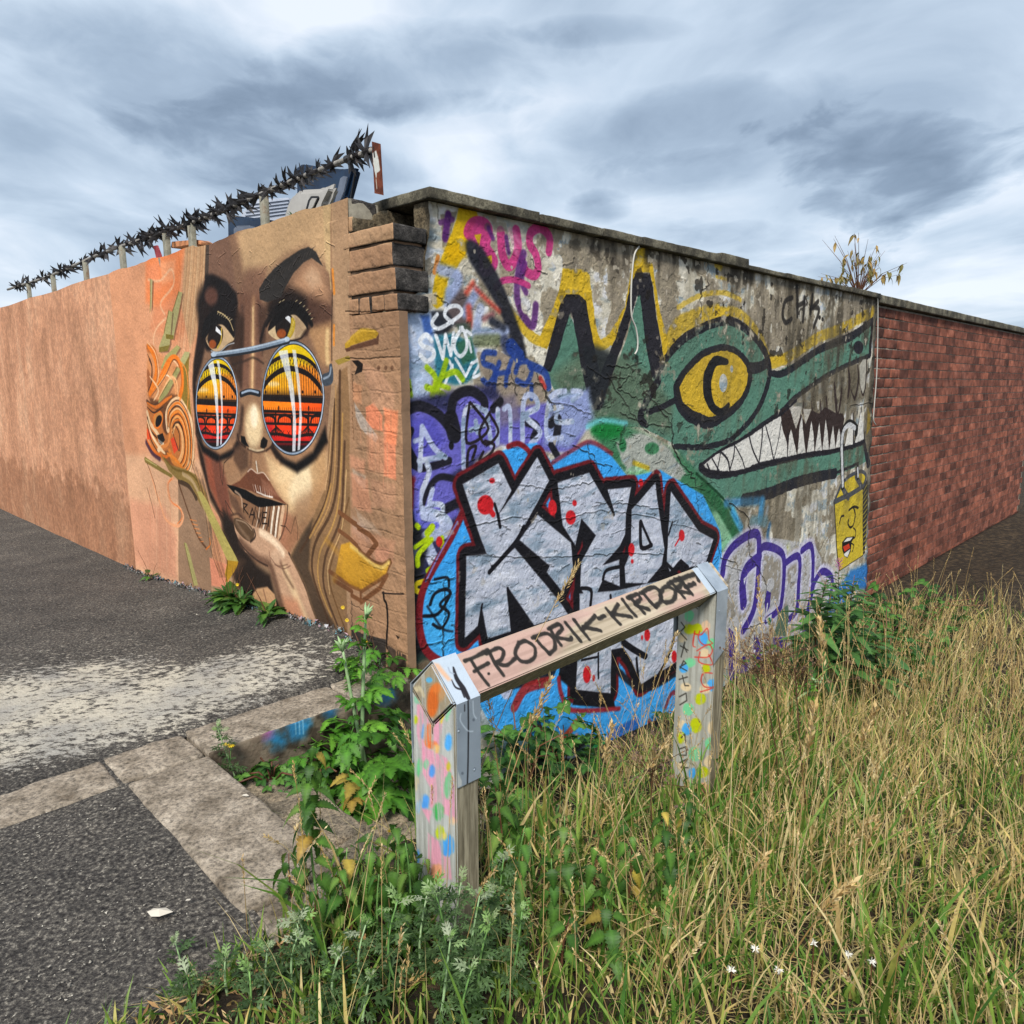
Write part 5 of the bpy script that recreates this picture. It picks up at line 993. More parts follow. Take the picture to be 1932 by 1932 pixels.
for (x, y, rx, ry, c) in [(128, 648, 20, 36, '#b6c321'), (190, 740, 14, 60, '#5a9cd8'), (232, 770, 34, 90, '#d9703a'), (260, 850, 50, 34, '#d9703a'), (390, 830, 30, 66, '#4d9fe0'), (300, 880, 30, 40, '#e0b676'), (155, 1030, 26, 70, '#68b77e'), (215, 1010, 18, 40, '#7dbb92'), (262, 1060, 24, 44, '#4a8fd6'), (392, 1020, 18, 40, '#c0b83a'), (390, 1180, 30, 110, '#6fb583'), (205, 1310, 34, 60, '#4b91db'), (150, 1350, 16, 50, '#6fa8dc'), (315, 1385, 42, 70, '#3fa452'), (130, 1170, 18, 60, '#e0c68e'), (325, 1555, 34, 54, '#b5c51f'), (385, 1660, 56, 90, '#3f93dd'), (420, 1460, 24, 34, '#e2bd97'), (360, 1590, 26, 30, '#d7c36a'), (140, 1780, 20, 90, '#4d97dc'), (300, 1870, 60, 60, '#d9a07a'), (385, 600, 20, 60, '#86c297'), (155, 490, 40, 30, '#86b89a'), (330, 640, 20, 40, '#cfc04a')]:
    m.ell('d6', (x, y, rx, ry, 6), c, 16, .88, rough=14)
m.poly('d6', [(255, 195), (430, 490), (268, 668), (98, 402)], '#958a76', 3)      # end grain of the rail
for i in range(9): m.line('d6', [(120 + i * 17, 400 + i * 6), (140 + i * 17, 330 + i * 12), (170 + i * 20, 300 + i * 16)], 5, '#6f6654', 3, .6)
m.grime('#a7a8a2', ss(.54, .66, fnoise(m.h, m.w, 16, 5, 174, .35, 5)), .75)
m.ell('d6', (268, 500, 46, 130, 4), '#c8692f', 20, .95); m.ell('d6', (300, 400, 34, 50), '#cf7a40', 16, .9); m.ell('d6', (340, 440, 30, 70, 20), '#b98a5c', 20, .7); m.ell('d6', (238, 330, 26, 22), '#5aa6d0', 10, .9); m.line('d6', [(120, 410), (165, 400), (190, 450)], 40, '#cfc3a2', 12, .7)
for i in range(7): m.line('d6', [(225 + i * 14, 430), (232 + i * 13, 500), (235 + i * 12, 560)], 4, '#8a4a24', 2, .6)
m.line('d6', [(98, 402), (268, 672), (440, 500)], 12, '#171311', 3, sm=0); m.line('d6', [(262, 680), (265, 760)], 8, '#1d1714', 3)
m.img *= (1 + .12 * (fnoise(m.h, m.w, 5, 2, 75, .5, 4) - .5))[..., None]
POST2 = Canvas(W(0, .43, 0), LD, ZD, -1.50, -1.24, -.5, .78, 480, '#aeaea6')
m = POST2
m.grime('#84827a', ss(.48, .7, fnoise(m.h, m.w, 22, 4, 76, .3, 6)), .6)
cg, cy_, cp, cb = '#76c493', '#b3bc18', '#dcc7a4', '#4aa0e0'
for (x, y, rx, ry, c) in [(185, 670, 38, 44, cg), (185, 775, 40, 40, cy_), (248, 775, 44, 44, cy_), (318, 750, 34, 44, '#d8b79a'), (130, 850, 34, 34, cp), (295, 855, 40, 54, cb), (365, 890, 40, 44, cg), (190, 1045, 42, 40, cg), (140, 1090, 36, 40, cb), (320, 1090, 34, 36, cy_), (310, 970, 40, 40, cp), (160, 1240, 44, 34, cp), (370, 1225, 42, 48, cb), (310, 1255, 40, 40, cp), (272, 1338, 46, 46, cy_), (178, 1420, 46, 50, cg), (238, 1550, 46, 62, cy_), (120, 1540, 30, 34, cp), (165, 1580, 38, 48, cb), (370, 1570, 38, 56, cp), (120, 1650, 34, 46, cy_), (355, 1700, 46, 52, cg), (230, 1780, 50, 60, cg), (130, 1870, 40, 34, cp), (345, 1840, 46, 46, cp), (290, 1925, 50, 46, cy_), (210, 1932, 36, 40, cb), (290, 2080, 60, 70, '#d9a983'), (200, 2180, 40, 40, cg), (320, 2290, 60, 40, cb)]:
    m.ell('d5', (x, y, rx, ry), c, 9, .92, rough=7)
m.grime('#a19f96', ss(.57, .68, fnoise(m.h, m.w, 14, 5, 176, .35, 5)), .7)
for pts in [[(120, 720), (150, 760), (110, 800), (165, 860)], [(115, 910), (175, 945)], [(150, 880), (120, 1000)], [(140, 905), (165, 960)], [(112, 1090), (140, 1030), (160, 1050), (110, 1080), (165, 1110)], [(105, 1180), (170, 1160)], [(130, 1150), (150, 1230), (180, 1230)], [(105, 1320), (160, 1290), (165, 1350), (110, 1385)], [(120, 1650), (150, 1620), (155, 1690)], [(105, 1740), (165, 1720), (160, 1790), (108, 1790)], [(110, 1850), (170, 1820), (120, 1890), (175, 1890)]]: m.line('d5', pts, 10, '#37342f', 3, .9, sm=0)
for pts in [[(230, 790), (215, 900), (235, 920)], [(225, 810), (280, 820), (330, 770), (345, 860), (370, 890), (300, 900), (260, 850), (270, 790)], [(245, 950), (340, 900), (370, 950), (330, 1000), (230, 1000)], [(270, 960), (265, 1040), (370, 1060), (340, 980)], [(370, 1130), (300, 1130), (280, 1190), (310, 1240), (380, 1245), (275, 1280)]]: m.line('d5', pts, 9, '#c03a30', 4, .85, rough=3)
STR = Canvas(W(-1.513, 0, 0), RD, ZD, -.98, -.86, .2, .7, 560, '#7f8891')
m = STR
m.img *= (1 + .12 * (fnoise(m.h, m.w, 30, 4, 77) - .5))[..., None]
m.line('d6', [(545, 470), (548, 700), (545, 1000), (540, 1160)], 13, '#17171b', 2); m.line('d6', [(518, 530), (518, 580)], 9, '#17171b', 2)
for pts in [[(488, 600), (485, 660), (540, 735), (585, 742)], [(585, 500), (590, 600), (612, 640)]]: m.line('d6', pts, 9, '#b9c4cd', 3, .8)
m.poly('d6', [(440, 1000), (470, 1080), (495, 1140), (495, 1180), (440, 1200)], '#a9adac', 3)
for x, y in [(472, 735), (598, 1045), (500, 1080), (590, 650)]: m.ell('d6', (x, y, 10, 12), '#5a626b', 2)

# ================================================================== MATERIALS
GAIN = 1.0
def mat(name, rough=.85, spec=.25):
    mt = bpy.data.materials.new(name); mt.use_nodes = True
    n = mt.node_tree.nodes; b = n['Principled BSDF']
    b.inputs['Roughness'].default_value = rough
    b.inputs['Specular IOR Level'].default_value = spec
    return mt, n, mt.node_tree.links, b
def lincol(h, g=1.0):
    c = hexc(h).astype(float)
    c = np.where(c <= .04045, c / 12.92, ((c + .055) / 1.055) ** 2.4) * g
    return (float(c[0]), float(c[1]), float(c[2]), 1)
def texn(n, l, scale, detail=6, rough=.6, coord=None, mp=None, dist=0):
    t = n.new('ShaderNodeTexNoise'); t.inputs['Scale'].default_value = scale; t.inputs['Detail'].default_value = detail
    t.inputs['Roughness'].default_value = rough; t.inputs['Distortion'].default_value = dist
    if coord is None:
        c = n.new('ShaderNodeNewGeometry'); coord = c.outputs['Position']
    if mp:
        q = n.new('ShaderNodeMapping'); q.inputs['Scale'].default_value = mp[0]; q.inputs['Rotation'].default_value = mp[1]
        l.new(coord, q.inputs[0]); coord = q.outputs[0]
    l.new(coord, t.inputs['Vector'])
    return t.outputs[0]
def rampn(n, l, src, stops):
    r = n.new('ShaderNodeValToRGB'); l.new(src, r.inputs[0]); e = r.color_ramp.elements
    while len(e) < len(stops): e.new(.5)
    for k, (p, c) in enumerate(stops):
        e[k].position = p; e[k].color = c if len(c) == 4 else (*c, 1)
    return r.outputs[0]
def mixn(n, l, f, a, b, mode='MIX'):
    x = n.new('ShaderNodeMix'); x.data_type = 'RGBA'; x.blend_type = mode
    for i, v in ((0, f), (6, a), (7, b)):
        if hasattr(v, 'links'): l.new(v, x.inputs[i])
        else: x.inputs[i].default_value = v
    return x.outputs[2]
def bump(n, l, b, src, s, d=.01):
    k = n.new('ShaderNodeBump'); k.inputs['Strength'].default_value = s; k.inputs['Distance'].default_value = d
    l.new(src, k.inputs['Height']); 
    if b.inputs['Normal'].links: l.new(b.inputs['Normal'].links[0].from_socket, k.inputs['Normal'])
    l.new(k.outputs[0], b.inputs['Normal'])
def painted(name, cv, fine=60, bs=.5, rough=.8, spec=.2):
    mt, n, l, b = mat(name, rough, spec)
    im = n.new('ShaderNodeTexImage'); im.image = cv.image(name, GAIN); im.extension = 'EXTEND'; im.interpolation = 'Cubic'
    l.new(im.outputs[0], b.inputs['Base Color'])
    hg = n.new('ShaderNodeTexImage'); hg.image = to_image(name + '_relief', np.clip(cv.hgt, 0, 1), True); hg.extension = 'EXTEND'
    bump(n, l, b, texn(n, l, fine, 5, .65), bs, .006)
    bump(n, l, b, texn(n, l, 9, 4, .5), bs, .02)
    bump(n, l, b, hg.outputs[0], .9, .012)
    return mt
def speckled(name, stops, scale, rough=.9, bs=.4, bd=.01, detail=8, mp=None, scale2=None, dist=0, grain=None):
    mt, n, l, b = mat(name, rough)
    f = texn(n, l, scale, detail, .62, mp=mp, dist=dist)
    col = rampn(n, l, f, stops)
    if grain:
        gs, lo, hi = grain
        gt = texn(n, l, gs, 5, .75)
        col = mixn(n, l, 1.0, col, rampn(n, l, gt, [(.36, (lo, lo, lo, 1)), (.47, (.8, .8, .8, 1)), (.55, (1.05, 1.04, 1.02, 1)), (.68, (hi, hi, hi, 1))]), 'MULTIPLY')
        bump(n, l, b, gt, .8, .008)
    l.new(col, b.inputs['Base Color'])
    bump(n, l, b, texn(n, l, scale2 or scale * 3, 6, .65, mp=mp), bs, bd)
    return mt
M_MURAL = painted('mural_paint', M, 70, .45)
M_GRAF = painted('graffiti_paint', G, 60, .6)
M_RAIL = painted('rail_face', RAIL, 90, .2); M_POST = painted('post_face', POST, 90, .2); M_POST2 = painted('far_post_face', POST2, 90, .2)
M_STRAP_F = painted('strap_face', STR, 40, .05, .55, .4)
L_ = lincol
M_CONC = speckled('coping_concrete', [(.3, L_('#34322a')), (.46, L_('#514d42')), (.56, L_('#6f6a5a')), (.7, L_('#8f8976'))], 7, bs=.6, bd=.012, grain=(80, .5, 1.35))
M_DSTONE = speckled('dark_brick', [(.3, L_('#201f1f')), (.5, L_('#403d3b')), (.64, L_('#5b5754')), (.78, L_('#98938c'))], 14, bs=.9, bd=.012, scale2=60, grain=(90, .5, 1.6))
M_BSTONE = speckled('brown_stone', [(.3, L_('#3c3427')), (.5, L_('#6a5e4a')), (.7, L_('#988a70'))], 12, bs=.9, bd=.015, scale2=50, grain=(80, .45, 1.4))
M_BRICK = speckled('red_brick', [(.3, L_('#543a30')), (.5, L_('#7d4d3e')), (.7, L_('#98695a'))], 10, bs=.5, grain=(3.5, .5, 1.2))
nn_, ll_ = M_BRICK.node_tree.nodes, M_BRICK.node_tree.links
bb_n = nn_['Principled BSDF']; gi = nn_.new('ShaderNodeNewGeometry'); oi_ = nn_.new('ShaderNodeObjectInfo'); sm1 = nn_.new('ShaderNodeMath'); sm1.operation = 'ADD'; ll_.new(gi.outputs['Random Per Island'], sm1.inputs[0]); ll_.new(oi_.outputs['Random'], sm1.inputs[1]); fr1 = nn_.new('ShaderNodeMath'); fr1.operation = 'FRACT'; ll_.new(sm1.outputs[0], fr1.inputs[0])
ll_.new(mixn(nn_, ll_, 1.0, bb_n.inputs['Base Color'].links[0].from_socket, rampn(nn_, ll_, fr1.outputs[0], [(0, (.45, .42, .42, 1)), (.3, (.9, .8, .75, 1)), (.7, (1.1, 1, .95, 1)), (1, (1.5, 1.3, 1.15, 1))]), 'MULTIPLY'), bb_n.inputs['Base Color'])
M_MORTAR = speckled('mortar', [(.3, L_('#777166')), (.7, L_('#a9a291'))], 14)
M_PEACH = speckled('peach_wall_paint', [(.3, L_('#a87a5c')), (.5, L_('#cf9876')), (.7, L_('#dcae8c'))], 2.2, mp=((1, 1, .4), (0, 0, 0)), grain=(18, .8, 1.12))
pn_, pl_ = M_PEACH.node_tree.nodes, M_PEACH.node_tree.links; pb_ = pn_['Principled BSDF']
pgm = pn_.new('ShaderNodeNewGeometry'); psx = pn_.new('ShaderNodeSeparateXYZ'); pl_.new(pgm.outputs['Position'], psx.inputs[0])
pad = pn_.new('ShaderNodeMath'); pad.operation = 'MULTIPLY_ADD'; pl_.new(texn(pn_, pl_, 5, 7, .65), pad.inputs[0]); pad.inputs[1].default_value = -.9; pl_.new(psx.outputs[2], pad.inputs[2])
stain = rampn(pn_, pl_, pad.outputs[0], [(-.0, (.66, .62, .58, 1)), (.02, (.80, .77, .74, 1)), (.12, (1, 1, 1, 1))])
pc_ = mixn(pn_, pl_, 1.0, pb_.inputs['Base Color'].links[0].from_socket, stain, 'MULTIPLY')
blot = rampn(pn_, pl_, texn(pn_, pl_, 1.6, 8, .6, dist=.6), [(.47, (1, 1, 1, 1)), (.50, (.86, .84, .82, 1)), (.56, (.86, .82, .8, 1)), (.60, (1.08, 1.06, 1.04, 1))])
pl_.new(mixn(pn_, pl_, .7, pc_, blot, 'MULTIPLY'), pb_.inputs['Base Color'])
M_TANP = speckled('tan_wall_paint', [(.3, L_('#7e6550', .8)), (.6, L_('#9b7b61', .8))], 6)
M_KERB = speckled('kerb_sandstone', [(.32, L_('#685d50')), (.44, L_('#84796b')), (.56, L_('#9b8f80')), (.7, L_('#b3a797'))], 9, bs=.5, bd=.012, scale2=42, grain=(58, .34, 1.38))
M_STEP = speckled('step_stone', [(.3, L_('#5d5548')), (.46, L_('#877c6c')), (.56, L_('#a99881')), (.7, L_('#c4b299'))], 8, bs=.9, bd=.012, scale2=40, grain=(80, .3, 1.5))
M_SOIL = speckled('soil', [(.3, L_('#17120d')), (.5, L_('#30271c')), (.68, L_('#594a36'))], 16, bs=1, bd=.02)
M_WOOD = speckled('weathered_wood', [(.3, L_('#5e5643')), (.5, L_('#877c64')), (.7, L_('#a89c80'))], 6, bs=.5, bd=.006, mp=((1.2, 14, 14), (0, 0, R(-45))), scale2=7)
M_POSTW = speckled('post_wood', [(.3, L_('#4b4537')), (.5, L_('#7a725f')), (.7, L_('#a29a84'))], 7, bs=.5, bd=.006, mp=((12, 12, .9), (0, 0, 0)), scale2=8)
M_ZINC, n, l, b = mat('galvanised_strap', .45, .5); l.new(rampn(n, l, texn(n, l, 12), [(.3, L_('#8d98a3')), (.7, L_('#b4bec8'))]), b.inputs['Base Color']); b.inputs['Metallic'].default_value = .35
M_SPIKE, n, l, b = mat('spike_steel', .5, .5); l.new(rampn(n, l, texn(n, l, 9), [(.35, L_('#1c1a1b')), (.55, L_('#343132')), (.72, L_('#6c6866'))]), b.inputs['Base Color']); b.inputs['Metallic'].default_value = .3
M_TUBE = speckled('grey_tube', [(.3, L_('#6a6762')), (.6, L_('#94908a'))], 20)
M_POLE = speckled('grey_painted_steel', [(.3, L_('#6f6c60')), (.55, L_('#9a9788')), (.7, L_('#7c5d46'))], 12)
PLATE = Canvas(W(0, .10, 0), LD, ZD, .2, .42, 2.3, 2.66, 500, '#6a3d2e')
PLATE.grime('#4a2a20', ss(.45, .65, fnoise(PLATE.h, PLATE.w, 14, 4, 78)), .8)
PLATE.poly('c1', [(1508, 165), (1530, 150), (1545, 200), (1556, 280), (1535, 300), (1530, 330), (1520, 280), (1512, 230)], '#c3c5c0', 3, 1, rough=5); PLATE.line('c1', [(1512, 130), (1520, 190)], 14, '#2b2523', 4); PLATE.line('c1', [(1530, 340), (1535, 400)], 8, '#b9b3a8', 2)
M_RUST = painted('rusty_plate', PLATE, 60, .3) if True else speckled('rust_and_white_paint', [(.3, L_('#4a2c22')), (.48, L_('#6b3f30')), (.52, L_('#8b8a84')), (.56, L_('#c6c8c4'))], 9, mp=((1, 1, .45), (0, 0, 0)))
M_PLAST = speckled('grey_plastic', [(.3, L_('#9b9893')), (.7, L_('#b6b3ae'))], 5, rough=.5, bs=.05)
M_NAVY = speckled('navy_plastic', [(.3, L_('#0e1d33')), (.7, L_('#1d3652'))], 5, rough=.4, bs=.05)
M_SLATE = speckled('slate_plastic', [(.3, L_('#555d6c')), (.7, L_('#717a8a'))], 5, rough=.5, bs=.05)
M_WHITEP = speckled('white_sheet', [(.3, L_('#a8b0bf')), (.7, L_('#c6cbd6'))], 3, rough=.6, bs=.1)
M_BLACK, n, l, b = mat('black_plastic', .5); b.inputs['Base Color'].default_value = (.012, .012, .014, 1)
M_ORANGE = speckled('orange_painted_timber', [(.3, L_('#b8774f')), (.7, L_('#d89a70'))], 8)
M_REDC = speckled('red_scrap', [(.3, L_('#7e3038')), (.7, L_('#a44a50'))], 8)
M_CABLE, n, l, b = mat('pale_cable', .6); b.inputs['Base Color'].default_value = (.5, .49, .45, 1)
M_LITTER, n, l, b = mat('pale_litter', .8); b.inputs['Base Color'].default_value = (.55, .5, .42, 1)
# asphalt: dark chippings, cream paint worn off a band (attribute 'worn'), pale grit
M_ASPH, n, l, b = mat('worn_asphalt', .9, .3)
c1_ = rampn(n, l, texn(n, l, 75, 4, .75), [(.34, L_('#1d1b1a')), (.46, L_('#3e3b39')), (.57, L_('#605c56')), (.68, L_('#a39c91'))])
c2_ = rampn(n, l, texn(n, l, 2.2, 5, .6), [(.3, (.62, .62, .62, 1)), (.7, (1.25, 1.22, 1.18, 1))])
c1_ = mixn(n, l, 1.0, c1_, c2_, 'MULTIPLY')
at = n.new('ShaderNodeAttribute'); at.attribute_name = 'worn'
ad = n.new('ShaderNodeMath'); ad.operation = 'ADD'; l.new(at.outputs['Fac'], ad.inputs[0])
tq = texn(n, l, 34, 9, .78, mp=((.6, 1.0, 1), (0, 0, R(30)))); tm = n.new('ShaderNodeMath'); tm.operation = 'MULTIPLY_ADD'; l.new(tq, tm.inputs[0]); tm.inputs[1].default_value = 2.4; tm.inputs[2].default_value = -.7; l.new(tm.outputs[0], ad.inputs[1])
pm = rampn(n, l, ad.outputs[0], [(.84, (0, 0, 0)), (1.12, (1, 1, 1))])
pc = rampn(n, l, texn(n, l, 3, 4), [(.35, L_('#a39f97')), (.6, L_('#c4bcab'))])
l.new(mixn(n, l, pm, c1_, pc), b.inputs['Base Color'])
bump(n, l, b, texn(n, l, 75, 4, .75), 1.0, .012); bump(n, l, b, texn(n, l, 14, 5, .6), .5, .02)
# foliage: each object and each face cluster varies a little
def leafm(name, cols, trans=.35, rough=.5, attr=None, vein=False):
    mt, n, l, b = mat(name, rough, .3)
    oi = n.new('ShaderNodeObjectInfo')
    if attr:
        a_ = n.new('ShaderNodeAttribute'); a_.attribute_name = attr; fac = a_.outputs['Fac']
    else: fac = oi.outputs['Random']
    k = len(cols)
    col = rampn(n, l, fac, [(i / max(1, k - 1), L_(c)) for i, c in enumerate(cols)])
    tx = rampn(n, l, texn(n, l, 30, 3), [(.3, (.75, .75, .75, 1)), (.7, (1.2, 1.2, 1.2, 1))])
    col = mixn(n, l, 1.0, col, tx, 'MULTIPLY')
    if vein:
        va = n.new('ShaderNodeAttribute'); va.attribute_name = 'vein'
        col = mixn(n, l, 1.0, col, rampn(n, l, va.outputs['Fac'], [(0, (.62, .62, .6, 1)), (.5, (1, 1, 1, 1)), (1, (1.55, 1.6, 1.35, 1))]), 'MULTIPLY')
        bump(n, l, b, va.outputs['Fac'], .5, .004)
    l.new(col, b.inputs['Base Color'])
    tr = n.new('ShaderNodeBsdfTranslucent'); l.new(col, tr.inputs[0])
    ms = n.new('ShaderNodeMixShader'); ms.inputs[0].default_value = trans
    l.new(b.outputs[0], ms.inputs[1]); l.new(tr.outputs[0], ms.inputs[2])
    l.new(ms.outputs[0], n['Material Output'].inputs[0])
    return mt
L_HOG = leafm('hogweed_leaf', ['#365f20', '#4c7d2a', '#669636', '#416f26'], vein=True)
L_NET = leafm('nettle_leaf', ['#2c4a1c', '#40652a', '#5d8236', '#345520', '#4c6f2d', '#6d8440'], vein=True)
L_YEL = leafm('yellowed_leaf', ['#9a8a3a', '#b89c50', '#8a7a3c', '#a07a3c'], vein=True)
L_MUG = leafm('mugwort_leaf', ['#2b4020', '#435c34', '#5f7a4c', '#37502a', '#74896a'], attr='var')
L_TIP = leafm('mugwort_tip', ['#6d9048', '#86a860', '#a3ad92', '#8fa070'], attr='var')
L_WIL = leafm('willowherb_leaf', ['#33572a', '#47703a', '#5f8a48'])
L_BRA = leafm('bramble_leaf', ['#24451d', '#345a28', '#4a7534', '#5b7f3a'], vein=True)
L_GRS = leafm('grass_blade', ['#3f6624', '#5c7f2f', '#7c9440', '#a8a054', '#c4ae6c', '#d2c08c', '#bfa068'], attr='var', trans=.3)
L_DRY = leafm('dry_stalk', ['#b89a62', '#cdb582', '#a98752', '#d9c698'], attr='var', trans=.2)
L_STEM = leafm('green_stem', ['#5f8a48', '#7ba35c'], trans=.1)
L_RSTEM = leafm('reddish_stem', ['#5a3a2c', '#6e4a34'], trans=.05)
L_PSTEM = leafm('pale_stem', ['#8fae7c', '#a3bd8c'], trans=.1)
L_BROWN = leafm('dead_brown', ['#3b2a1e', '#5a412c', '#7d6242'], attr='var', trans=.1)
M_YFLOW, n, l, b = mat('yellow_petal', .6); b.inputs['Base Color'].default_value = (.8, .55, .02, 1)
M_WFLOW, n, l, b = mat('white_petal', .6); b.inputs['Base Color'].default_value = (.7, .68, .62, 1)
M_PFLOW, n, l, b = mat('magenta_petal', .6); b.inputs['Base Color'].default_value = (.4, .1, .25, 1)
# ================================================================== THE SETTING
def axis(*segs):
    out = []
    for a, b, st in segs:
        n = max(1, int(round((b - a) / st)))
        out += [a + (b - a) * i / n for i in range(n)]
    return out + [segs[-1][1]]
def sheet(name, As, Bs, zf, mats, keep=None, attr=None, smooth=True):
    vs = [W(a, b, zf(a, b)) for a in As for b in Bs]
    nb_ = len(Bs); fs = []
    for i in range(len(As) - 1):
        for j in range(nb_ - 1):
            if keep and not keep((As[i] + As[i + 1]) / 2, (Bs[j] + Bs[j + 1]) / 2): continue
            fs.append((i * nb_ + j, i * nb_ + j + 1, (i + 1) * nb_ + j + 1, (i + 1) * nb_ + j))
    me = mesh(name, vs, fs, mats, smooth=smooth, recalc=False)
    if attr:
        at_ = me.attributes.new(attr[0], 'FLOAT', 'POINT')
        at_.data.foreach_set('value', [attr[1](a, b) for a in As for b in Bs])
    return me
def bumpy(a, b, s=.01, f=6): return mnoise.noise(Vector((a * f, b * f, 3.3))) * s
gA = axis((-400, -40, 60), (-40, -8, 4), (-8, -3.6, .3), (-3.6, .3, .06), (.3, 12, .8), (12, 400, 60))
gB = axis((-400, -40, 60), (-40, -6, 4), (-6, -2, .4), (-2, 3, .06), (3, 8, .25), (8, 40, 4), (40, 400, 60))
tag(link('ground', sheet('ground', gA, gB, lambda a, b: soil_z(a, b) + (bumpy(a, b, .014, 7) if a < -.3 else 0) - (1.5 if a > 0.02 and b > .02 else 0), M_SOIL)), kind='structure')
pA = axis((-5, -1.6, .4), (-1.6, 4, .05), (4, 10, .5), (10, 60, 5)); pB = axis((-60, -10, 5), (-10, -4, .5), (-4, 0.0, .05))
def worn(a, b):
    v = 0
    for (ca, cb, ra, rb, k) in [(.60, -1.0, .46, 1.0, .56), (1.1, -1.5, .65, .85, .56), (.40, -.70, .22, .7, .48), (1.7, -1.3, .45, .8, .22), (1.0, -2.4, .6, .9, .42), (.8, -.5, .2, .35, .32)]:
        d = ((a - ca) / ra) ** 2 + ((b - cb) / rb) ** 2
        v = max(v, k * max(0, 1 - d) ** .5)
    return v
path = link('path', sheet('path', pA, pB, lambda a, b: path_z(a, b) + bumpy(a, b, .006, 5) + bumpy(a, b, .003, 17), M_ASPH, keep=lambda a, b: (a > .17 or b < -1.30) and (a > -1.45 or b < -2.6), attr=('worn', worn)))
tag(path, kind='structure')
KF = Canvas(W(-.07, 0, 0), RD, ZD, -1.1, .05, -.4, .03, 300, '#6d6155')
KF.grime('#39322b', ss(.4, .6, fnoise(KF.h, KF.w, 30, 5, 81)), .8)
KF.grime('#8a7f70', ss(.52, .64, fnoise(KF.h, KF.w, 18, 5, 82)), .6)
for (x, y, rx, ry, c) in [(870, 1190, 50, 40, '#2f7fae'), (1010, 1120, 60, 60, '#2f78a6'), (1060, 1060, 20, 60, '#3a86b4'), (815, 1150, 14, 20, '#8a4a7a'), (1220, 1000, 40, 40, '#265a80'), (1600, 900, 60, 40, '#2f6fa0'), (1620, 830, 30, 14, '#1f6a4a')]: KF.ell('d1', (x, y, rx * 1.1, ry * 1.1), c, 52, .85, rough=34)
for x in (995, 1020, 1045): KF.line('d1', [(x, 1060), (x + 3, 1150)], 6, '#9ec4d6', 2, .8)
M_KERBF = painted('kerb_side_spray', KF, 50, .8)
kerb = thing('kerb', None, None) if False else bpy.data.objects.new('kerb', None)
COL.objects.link(kerb); kerb['kind'] = 'structure'; kerb.location = W(0, -.6, 0)
def stone(name, par, *args, **kw): return link(name, block(name, *args, **kw), par)
side = lambda nrm: 1 if nrm.x < -.6 else 0
for i, (a0, a1, b0, b1, z1, sd) in enumerate([(-.07, .19, -1.022, -.34, .0, 1), (-.066, .185, -.332, -.006, .004, 2), (-.060, .192, -1.335, -1.036, -.003, 3), (-1.02, -.078, -1.33, -1.03, -.001, 4), (-1.75, -1.03, -1.325, -1.035, -.012, 5), (-.066, .19, -2.2, -1.345, -.006, 6), (-.066, .19, -3.3, -2.21, -.01, 7)]):
    stone('kerb_stone', kerb, a0, a1, b0, b1, -.30, z1, [M_KERB, M_KERBF], bev=.012, cuts=4, rough=.0035, freq=16, seed=sd, uv=KF.uv, fmf=side if i < 2 else None)
steps = bpy.data.objects.new('steps', None); COL.objects.link(steps); steps['kind'] = 'structure'; steps.location = W(-.6, -.3, -.6)
for i in range(6):
    b0 = -1.02 + .285 * i; z = -.135 - .158 * i
    cuts_ = [-1.22, -.62 + .13 * ((i * 7) % 3 - 1), -.085]
    for j in range(2):
        stone('step_stone', steps, cuts_[j] + .006, cuts_[j + 1] - .006, b0 - .02, b0 + .28, z - .2, z + random.uniform(-.006, .006), [M_STEP], bev=.012, cuts=4, rough=.007, seed=20 + i * 2 + j, warp=.008)
rw_ = link('retaining_wall', block('retaining_wall', -.055, .25, -1.3, -.01, -1.3, -.31, M_STEP, cuts=3, rough=.02, seed=55)); tag(rw_, kind='structure')

# ================================================================== THE MURAL WALL (left), the corner pier, the graffiti wall (right)
mw = thing('mural_wall', 'wall painted with a huge portrait of a woman in round mirrored glasses', 'wall', W(2, .1, 0))
def top_l(a): return 2.328 + .006 * math.sin(a * 9) + .008 * mnoise.noise(Vector((a * 7, 0, 1))) - (.012 if 1.6 < a < 2.2 else 0)
As = axis((.365, 3.95, .05), (3.95, 12, .5)); Zs = axis((-.35, 2.2, .06))
vs, fs, fm = [], [], []
nz_ = len(Zs) + 1
for a in As:
    for z in Zs + [None]:
        zz_ = top_l(a) if z is None else z
        d = mnoise.noise(Vector((a * 3, zz_ * 3, 0))) * .006 + mnoise.noise(Vector((a * 14, zz_ * 14, 5))) * .0022
        vs.append(W(a, d, zz_ - .35 * max(0, a - 4) * (0 if z is None or z > 0 else .3)))
for i in range(len(As) - 1):
    for j in range(nz_ - 1):
        fs.append((i * nz_ + j, i * nz_ + j + 1, (i + 1) * nz_ + j + 1, (i + 1) * nz_ + j)); fm.append(0 if As[i] < 3.9 else 1)
link('painted_face', mesh('painted_face', vs, fs, [M_MURAL, M_PEACH], fm, uv=M.uv, smooth=True, recalc=False), mw)
